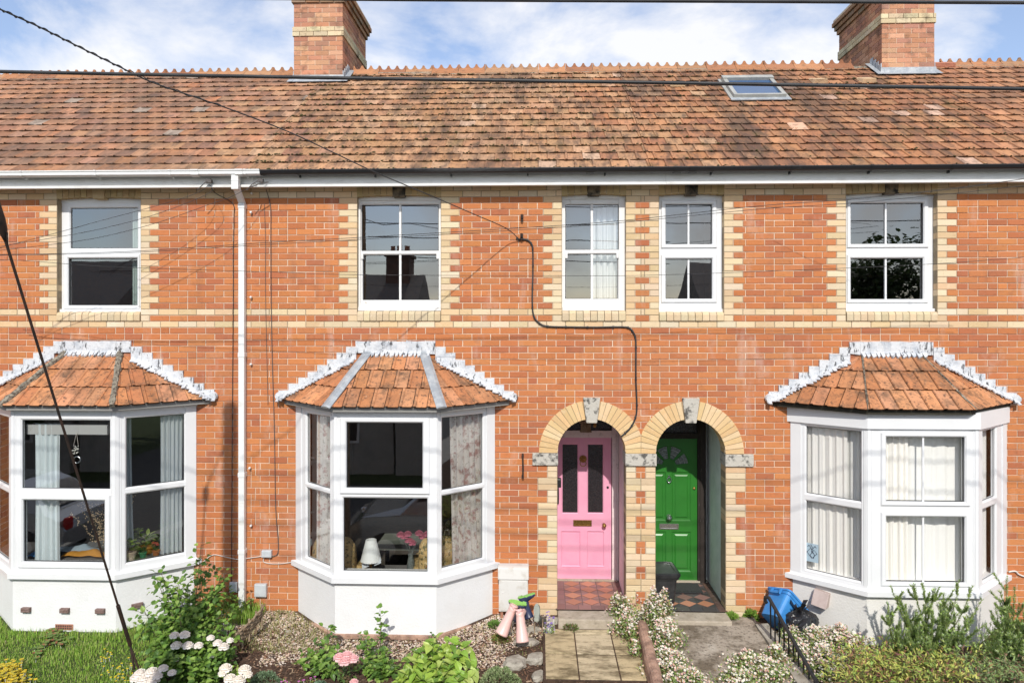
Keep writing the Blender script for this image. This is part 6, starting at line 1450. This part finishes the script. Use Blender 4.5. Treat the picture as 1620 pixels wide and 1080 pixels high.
# ================================================================ behind the glass
def curtain(label, a, b, z0, z1, folds, amp, mt, col=(.70, .74, .74), taper=0., name='curtain', lean=0.):
    a, b = Vector((a[0], a[1])), Vector((b[0], b[1])); t = MB(); n = folds*10; d = b-a; nr = Vector((-d.y, d.x)).normalized(); rows = 10; ph = [rnd(-.6, .6) for _ in range(folds+2)]
    def q(i, j):
        u, v = i/n, j/rows; k = u*folds; w_ = amp*math.sin(2*math.pi*k+ph[int(k)]*.6)+amp*.35*math.sin(2*math.pi*k*2.3+v*1.5); g = 1-taper*math.sin(v*math.pi)*.5
        p = a+d*(.5+(u-.5)*g+lean*(v-.5))+nr*w_*(1-.25*v); return (p.x, p.y, z0+(z1-z0)*v)
    for i in range(n):
        for j in range(rows): t.poly([q(i, j), q(i+1, j), q(i+1, j+1), q(i, j+1)], col)
    return tag(t.build(name, mt, smooth=True), label, 'curtain')
def ins(hn, k, px, d):
    pl = PLS[hn][1][k]; s_ = pl.s_(px); q = pl.pt(s_, 0, -d); return (q[0], q[1])
WC = (.76, .83, .85)
curtain('pale blue curtain at the left of the left bay front window', ins('A', 1, 46, .10), ins('A', 1, 84, .12), .60, 2.24, 4, .018, M['cloth'], WC, .1)
curtain('pale blue curtain gathered at the wall side of the left bay', ins('A', 2, 256, .10), ins('A', 2, 293, .10), .56, 2.40, 5, .020, M['cloth'], (.82, .86, .87), .1, lean=.04)
curtain('narrow blue grey curtain behind the corner post of the left bay', ins('A', 2, 196, .16), ins('A', 2, 214, .16), .60, 2.40, 2, .015, M['cloth'], (.52, .58, .60), .3, lean=-.3)
m = MB(); p, q = P(45, 686, -.42), P(172, 674, -.42); m.box(p.x, q.x, -.45, -.40, p.z, q.z+.02); tag(m.build('roller_blind', mat('blind_cloth', (.50, .50, .49), .8)), 'raised grey roller blind across the left bay front window', 'blind')
curtain('floral curtain filling the left side window of the middle bay', ins('B', 0, 489, .09), ins('B', 0, 521, .09), .56, 2.40, 4, .028, M['floral_curtain'])
curtain('floral curtain at the wall side of the middle bay right window', ins('B', 2, 722, .11), ins('B', 2, 768, .09), .56, 2.40, 5, .028, M['floral_curtain'], lean=-.10)
CR = (.95, .93, .87)
curtain('cream curtain hanging in deep folds in the left side of the right bay', ins('C', 0, 1272, .10), ins('C', 0, 1336, .10), .50, 2.30, 5, .010, M['cloth'], CR)
curtain('flat cream curtain next to the folds in the left side of the right bay', ins('C', 0, 1330, .14), ins('C', 0, 1372, .16), .50, 2.30, 3, .010, M['cloth'], (.80, .80, .76))
curtain('cream curtain in folds at the left of the right bay front window', ins('C', 1, 1388, .11), ins('C', 1, 1444, .11), .50, 2.28, 5, .018, M['cloth'], CR)
curtain('plain white curtain over the rest of the right bay front window', ins('C', 1, 1436, .16), ins('C', 1, 1560, .16), .50, 2.28, 5, .012, M['cloth'], (.92, .92, .88))
curtain('white curtain inside the right side window of the right bay', ins('C', 2, 1552, .10), ins('C', 2, 1578, .12), .50, 2.30, 5, .012, M['cloth'], (.86, .85, .82))
p0, p1 = P(937, 440, .24), P(981, 440, .24); curtain('white curtain drawn across the right half of the narrow sash window', (p0.x, .24), (p1.x, .24), 3.45, 4.95, 4, .028, M['cloth'], (.88, .88, .88))
p0, p1 = P(211, 440, .24), P(220, 440, .24); curtain('pale green curtain edge at the right of the left upper window', (p0.x, .22), (p1.x, .22), 3.5, 4.95, 2, .012, M['cloth'], (.55, .66, .62))
# sticker: blue knotwork square on the glass
pl = PLS['C'][1][0]; a0, a1, z0, z1 = pl.s_(1273.5), pl.s_(1293.5), pl.z_(1283, 889), pl.z_(1283, 860); m = MB(); m.pbox(pl, a0, a1, z0, z1, -.026, -.024, (1, 1, 1), 0)
am, zm, rx, rz = (a0+a1)/2, (z0+z1)/2, (a1-a0)/2, (z1-z0)/2
def kn(pts_): m.tube([pl.pt(am+x*rx, zm+z*rz, -.0225) for x, z in pts_], .0035, 4, (1, 1, 1), 1)
kn([(-.8, 0), (0, -.6), (.8, 0), (.3, .35), (-.3, -.3), (0, -.5)]); kn([(-.8, 0), (-.2, .5), (.4, -.2), (.2, -.6)]); kn([(-.4, .75), (0, .35), (.45, .75)]); kn([(-.2, .9), (.15, .5), (-.1, .1), (.25, -.05)]); kn([(-.7, .6), (-.45, .8)]); kn([(.7, .6), (.45, .8)])
tag(m.build('window_sticker', [mat('pale_blue_print', (.38, .50, .58), .5), mat('dark_blue_print', (.02, .03, .06), .5)]), 'square pale blue knotwork sticker on the left glass of the right bay', 'sticker')
# table lamp, armchairs, table, flowers in the middle bay
t = thing('table_lamp', 'table lamp with a white cone shade behind the middle bay glass', 'lamp', P(587, 905, -.15)); lo = Vector(t.location); sh0, sh1 = P(587, 886, -.15).z-lo.z, P(587, 853, -.15).z-lo.z
m = MB(); m.lathe([(.125, sh0), (.062, sh1), (.058, sh1), (.120, sh0+.002)], (0, 0, 0), 24); m.build('lamp_shade', M['shade'] if 'shade' in M else M.setdefault('shade', mat('white_lamp_shade', (.92, .93, .91), .8)), t)
m = MB(); m.lathe([(.05, -.35), (.05, -.33), (.012, -.31), (.01, -.1), (.018, -.05), (.008, sh0+.02), (.008, sh0+.06)], (0, 0, 0), 14); m.build('lamp_stand', M['brass'], t)
def armchair(label, x, y, rz, w_=.36):
    t = thing('armchair', label, 'armchair', (x, y, -.10), 'floral armchairs in the middle bay'); t.rotation_euler = (0, 0, rz)
    m = MB(); n = 12
    def sec(xx, r): return [(xx+(.0), .05+math.cos(math.pi*2*i/n)*r*.36, .58+math.sin(math.pi*2*i/n)*r) for i in range(n)]
    m.loft([sec(-w_*1.02, .10), sec(-w_*.98, .27), sec(-w_*.8, .34), sec(0, .37), sec(w_*.8, .34), sec(w_*.98, .27), sec(w_*1.02, .10)]); m.build('backrest', M['floral'], t, smooth=True)
    for s_ in (-1, 1): a = MB(); a.box(s_*w_*1.0-.08, s_*w_*1.0+.08, -.62, .02, .08, .56); a.build('armrest', M['floral'], t, bevel=.06)
    a = MB(); a.box(-w_+.06, w_-.06, -.60, -.05, .10, .42); a.build('seat', M['floral'], t, bevel=.05)
    for sx in (-1, 1):
        for sy in (-.55, .05): a = MB(); a.box(sx*w_-.02*sx-.02, sx*w_-.02*sx+.02, sy-.02, sy+.02, 0, .12); a.build('leg', M['dark_wood'], t)
    return t
armchair('patterned armchair at the left, seen through the middle bay front pane', P(533, 870, .1).x, .06, R(172), .26)
armchair('patterned armchair at the right behind the corner post of the middle bay', P(699, 870, .1).x, .06, R(188), .27)
t = thing('coffee_table', 'low grey green table in the room behind the middle bay', 'table', (P(648, 880, .9).x, 1.0, -.02)); m = MB(); m.box(-.42, .42, -.32, .32, .47, .50); m.build('table_top', mat('painted_table', (.17, .19, .16), .6, (.25, .26, .22), 5.), t)
for sx in (-1, 1):
    for sy in (-1, 1): m = MB(); m.box(sx*.38-.025, sx*.38+.025, sy*.28-.025, sy*.28+.025, 0, .47); m.build('leg', M['dark_wood'], t)
t = thing('flower_vase', 'pink flowers in a vase behind the middle bay glass', 'flowers', P(650, 880, .1)); lo = Vector(t.location)
m = MB()
for px, py in ((634, 845), (645, 844), (647, 854), (663, 843), (676, 844), (652, 858), (640, 848), (669, 848)):
    rose(m, P(px, py, .1)-lo, .052, (.62, .16, .24))
m.build('blossom', M['petal'], t); m = MB(); m.lathe([(.045, -.2), (.05, -.1), (.03, .0), (.035, .03)], (0, 0, 0), 14)
for i in range(8): m.tube([(0, 0, 0), (rnd(-.12, .12), rnd(-.05, .05), rnd(.12, .2))], .003, 4)
m.build('vase', M['frostglass'], t)
for px, py, r_, lab in ((578, 893, .5, 'white envelope lying left of the lamp in the middle bay'), (597, 888, -.4, 'white card leaning right of the lamp in the middle bay')):
    p = P(px, py, -.2); m = MB(); u = Vector((math.cos(.5), .1, .35))*.045; v = Vector((-.01, .03, .022)); m.prism([p-u-v, p+u-v, p+u+v, p-u+v], (0, .002, .001)); tag(m.build('paper_card', mat('white_paper', (.62, .66, .70), .8)), lab, 'card')
# pots, blankets, branch and sun catcher in the left bay
zw = PLS['A'][2][1][1][2]-.03 if False else min(h_[2] for h_ in PLS['A'][2][1])-.03
def pot(label, px, d, r, h, col, plant, kind, grp='potted plants on the left bay sill'):
    q = ins('A', 2, px, d); t = thing('potted_plant', label, 'potted plant', (q[0], q[1], zw), grp)
    m = MB(); m.lathe([(r*.72, 0), (r*.92, h*.8), (r*1.05, h*.8), (r*1.05, h), (r*.9, h), (r*.85, h*.85), (0, h*.82)], (0, 0, 0), 16, col); m.build('pot', M['cloth'], t)
    m = MB()
    for _ in range(plant):
        a = rnd(0, 6.283); l = rnd(.4, 1)
        if kind == 'broad': leaf(m, Vector((math.cos(a)*r*.3, math.sin(a)*r*.3, h+rnd(0, .12))), Vector((math.cos(a), math.sin(a)*.6, rnd(.3, 1.5))), Vector((0, 0, 1)), .10*l, .045, jit(pick(LY+LG), .2), .4)
        elif kind == 'cactus': leaf(m, Vector((math.cos(a)*r*.4, math.sin(a)*r*.4, h)), Vector((math.cos(a)*.4, math.sin(a)*.4, 1)), Vector((1, 0, 0)), .09*l, .02, jit((.10, .20, .07), .2), 0)
        else:
            leaf(m, Vector((math.cos(a)*r*.4, math.sin(a)*r*.4, h)), Vector((math.cos(a)*.5, math.sin(a)*.5, 1)), Vector((1, 0, 0)), .08*l, .015, jit((.10, .22, .05), .2), 0)
    if kind == 'flower':
        for _ in range(7): rose(m, Vector((rnd(-.03, .03), rnd(-.02, .02), h+rnd(.06, .11))), .016, (.70, .12, .08))
    m.build('foliage', M['leaf'], t)
pot('big leafy plant in a cream pot on the left bay sill', 210, .10, .055, .10, (.62, .50, .36), 46, 'broad')
pot('spiky plant in a green pot on the left bay sill', 229, .11, .042, .065, (.05, .25, .12), 34, 'cactus')
pot('red flowering plant in a terracotta pot on the left bay sill', 250, .11, .045, .06, (.50, .17, .06), 24, 'flower')
pot('trailing leaves behind the small pots, on the left bay sill', 222, .30, .05, .16, (.45, .38, .28), 60, 'broad')
pot('low plant in an orange box behind the small pots, on the left bay sill', 240, .26, .09, .09, (.60, .24, .04), 40, 'broad')
def blanket(label, px0, px1, py0, py1, Y, col, cat='blanket', name='folded_blanket'):
    a, b = P(px0, py1, Y), P(px1, py0, Y); m = MB(); nx, ny = 22, 8
    def q(i, j): u, v = i/nx, j/ny; return (a.x+(b.x-a.x)*u, Y+.16*v+.02*math.sin(u*13), zw+.01+(b.z-zw)*max(.15, math.sin(math.pi*min(1, .15+.6*v)))*(1+.16*math.sin(u*9+v*3)+.07*math.sin(u*23))*(math.sin(math.pi*min(max(u, .03), .97))**.35))
    for i in range(nx):
        for j in range(ny): m.poly([q(i, j), q(i+1, j), q(i+1, j+1), q(i, j+1)], jit(col, .04))
    return tag(m.build(name, M['cloth'], smooth=True), label, cat)
blanket('ochre orange cloth draped along the left bay window seat', 96, 166, 876, 888, -.36, (.62, .28, .04))
blanket('pale blue grey blanket behind the orange cloth in the left bay', 82, 150, 868, 884, -.22, (.34, .42, .48))
blanket('bright blue folded cloth at the left end of the left bay window seat', 42, 72, 876, 888, -.38, (.06, .22, .50))
blanket('dark grey cushion behind the orange cloth in the left bay', 130, 170, 858, 884, -.10, (.14, .14, .14), 'cushion', 'cushion')
t = thing('dried_branch', 'branch of cream dried blossoms behind the left bay front glass', 'branch', P(172, 890, -.30)); lo = Vector(t.location); m, f = MB(), MB()
for e in ((112, 814), (132, 796), (140, 798), (150, 800), (160, 798), (168, 803), (172, 830), (125, 800), (150, 820), (158, 826), (210, 786)):
    pth = stem_path((0, 0, 0), P(*e, -.30+rnd(-.03, .03))-lo, Vector((.08, 0, .05)), 10); m.tube(pth, .002, 4, cap=False)
    for i in range(4, 11):
        for _ in range(6): c = pth[i]+Vector((rnd(-.03, .03), rnd(-.02, .02), rnd(-.03, .03))); f.lathe([(0, -.007), (.007, 0), (0, .007)], c, 6, (.72, .55, .34))
m.build('twigs', M['stem'], t); f.build('blossom', M['petal'], t)
t = thing('sun_catcher', 'hanging sun catcher of white shells and a glass ring in the left bay window', 'sun catcher', P(121, 700, -.46)); lo = Vector(t.location); m = MB()
for i in range(26): c = P(119+rnd(-5, 5), 712+rnd(-7, 6), -.47+rnd(-.01, .01))-lo; m.lathe([(0, -.009), (.010, 0), (0, .009)], c, 6, (.80, .78, .72))
m.build('shell_cluster', M['cloth'], t); m = MB(); c = P(122, 727, -.47)-lo; m.tube([c+Vector((math.cos(a)*.038, 0, math.sin(a)*.038)) for a in [2*math.pi*i/20 for i in range(21)]], .006, 6); m.build('ring', M['chrome'], t)
m = MB()
for e in (116, 124): m.tube([P(121, 684, -.47)-lo, P(e, 706, -.47)-lo], .0025, 4)
m.build('string', M['cable_white'], t)
# ================================================================ across the street (seen in the glass)
def opp(label, x0, x1, y, ridge, chim=False):
    t = thing('opposite_house', label, 'house', (x0, y, -1.12), 'houses across the street'); w_ = x1-x0; ev = ridge-2.3
    m = MB(); m.box(0, w_, -6.5, 0, 0, ev); m.build('wall', M['greywall'], t)
    m = MB(); m.prism([(-.2, .35, ev-.1), (-.2, -3.2, ridge), (-.2, -6.8, ev-.1)], (w_+.4, 0, 0)); rf = m.build('roof', M['slate'], t)
    for cx in ((w_*.93,) if chim else ()):
        m = MB(); m.box(cx-.40, cx+.40, -3.7, -2.7, ridge-1.2, ridge+.75); m.box(cx-.46, cx+.46, -3.8, -2.6, ridge+.6, ridge+.7); ch = m.build('chimney', M['greywall2'], rf)
        for i in range(3): m = MB(); m.lathe([(.10, 0), (.08, .25), (.10, .28)], (cx-.25+i*.25, -3.2, ridge+.75), 10); m.build('chimney_pot', M['terracotta'], ch)
    for i in range(3):
        for z in (.9, 3.1):
            if z+1.1 > ev: continue
            cx = w_*(i+.5)/3; m = MB(); m.box(cx-.55, cx+.55, -.02, .05, z, z+1.2); f_ = m.build('window', M['upvc'], t); m = MB(); m.box(cx-.48, cx+.48, .04, .06, z+.08, z+1.12); m.build('pane', M['darkglass'], f_)
    m = MB(); m.box(w_*.34-.45, w_*.34+.45, -.02, .06, 0, 2.0); m.build('door', M['dark_wood'], t)
M['greywall2'] = mat('dark_brick_mass', (.16, .09, .07), .9, (.10, .06, .05), 6.)
for x0, x1, y, rg, ch, lab in ((-24, -14, -13.4, 6.7, False, 'far left house across the street with grey walls and slate roof'), (-13.8, -4.3, -13.6, 6.2, True, 'second house across the street from the left, with the only chimney'), (-4.2, 5.3, -13.4, 5.2, False, 'long low slate roofed building straight across the street'), (5.5, 9.8, -13.8, 6.6, False, 'grey house across the street to the right of centre')):
    opp(lab, x0, x1, y, rg, ch)
def tree(label, x, y, h, r):
    t = thing('street_tree', label, 'tree', (x, y, -1.1), 'trees across the street'); m = MB()
    m.tube([(0, 0, 0), (.1, 0, h*.35), (0, .1, h*.7)], [.28, .2, .08], 10)
    for i in range(8): a = i*.8; m.tube([(0, 0, h*.35+i*.15), (math.cos(a)*r*.6, math.sin(a)*r*.6, h*.6+i*.1)], [.08, .02], 6)
    m.build('trunk', M['twig'], t); m = MB(); cl = [(Vector((rnd(-1, 1)*r*.7, rnd(-1, 1)*r*.7, h*rnd(.40, .86))), r*rnd(.3, .5)) for _ in range(22)]
    for _ in range(11000):
        c, q = pick(cl); o = rdir(); o.z = rnd(-1, 1); o.normalize(); leaf(m, c+o*q*rnd(.6, 1.05), rdir(), Vector((0, 0, 1)), rnd(.14, .30), .17, jit(pick([(.045, .075, .025), (.06, .095, .03), (.035, .055, .02)]), .25), .2)
    m.build('crown', M['needle'], t)
tree('broad leafy tree across the street to the right', 11.6, -16, 7.6, 3.0); tree('smaller leafy tree across the street at the far left', -15.6, -12.5, 5.4, 1.9)
def car(label, x, y, mt, L_=4.2, flip=1):
    t = thing('parked_car', label, 'car', (x, y, -1.10), 'cars parked across from the garden'); m = MB()
    prof = [(-2.08, .30), (-2.10, .62), (-2.0, .80), (-1.70, .92), (-1.35, 1.30), (-.95, 1.46), (0, 1.50), (.55, 1.42), (1.05, 1.05), (1.75, .92), (2.02, .74), (2.10, .50), (2.05, .28), (0, .22)]
    st = []
    for yy, k, ks in ((-.84, .985, 0), (-.86, 1, 0), (-.62, 1, 1), (0, 1, 1.04), (.62, 1, 1), (.86, 1, 0), (.84, .985, 0)):
        rg = []
        for px, pz in prof:
            z = pz if ks else min(pz, .95+.03*(pz-.9)); rg.append((px*flip*k, yy, z))
        st.append(rg)
    m.loft(st); b = m.build('body', mt, t, bevel=.04)
    m = MB()
    for yy in (-1, 1):
        o = [(-1.45, .97), (-1.12, 1.30), (-.85, 1.39), (.50, 1.37), (1.0, 1.0)]; m.poly([(px*flip, yy*(.80-.25*(pz-.95)), pz) for px, pz in o])
    m.build('side_window', M['darkglass'], t)
    for nm, a, b_ in (('windscreen', (.98, 1.09), (.52, 1.43)), ('rear_window', (-1.68, .97), (-1.32, 1.34))):
        e = .016*(1 if nm == 'windscreen' else -1); m = MB(); m.poly([((a[0]+e)*flip, -.6, a[1]+.015), ((a[0]+e)*flip, .6, a[1]+.015), ((b_[0]+e)*flip, .52, b_[1]+.015), ((b_[0]+e)*flip, -.52, b_[1]+.015)]); m.build(nm, M['darkglass'], t)
    for wx in (-1.3, 1.32):
        for wy in (-1, 1):
            m = MB(); m.lathe([(.20, -.1), (.31, -.09), (.32, 0), (.31, .09), (.20, .1)], (wx*flip, wy*.78, .32), 20, ax=(0, 1, 0)); w_ = m.build('wheel', M['black_plastic'], t); m = MB(); m.lathe([(.20, -.11), (.06, -.10), (0, -.12)] if wy < 0 else [(.20, .11), (.06, .10), (0, .12)], (wx*flip, wy*.78, .32), 12, ax=(0, 1, 0)); m.build('rim', M['chrome'], w_)
    for s_ in (-1, 1):
        m = MB(); m.box(min(1.96*flip, 2.10*flip), max(1.96*flip, 2.10*flip), s_*.62-.16, s_*.62+.16, .60, .76); m.build('headlight', M['chrome'], t, bevel=.03); m = MB(); m.box(min(-2.03*flip, -2.11*flip), max(-2.03*flip, -2.11*flip), s_*.70-.10, s_*.70+.10, .62, .86); m.build('tail_light', mat('red_lens', (.4, .02, .02), .2), t, bevel=.03)
car('silver hatchback parked at the kerb to the left, mirrored in the left bay', -10.9, -6.3, M['carpaint'], flip=-1); car('silver grey car parked at the kerb, mirrored in the middle bay', -1.5, -6.4, M['carpaint'], flip=-1)
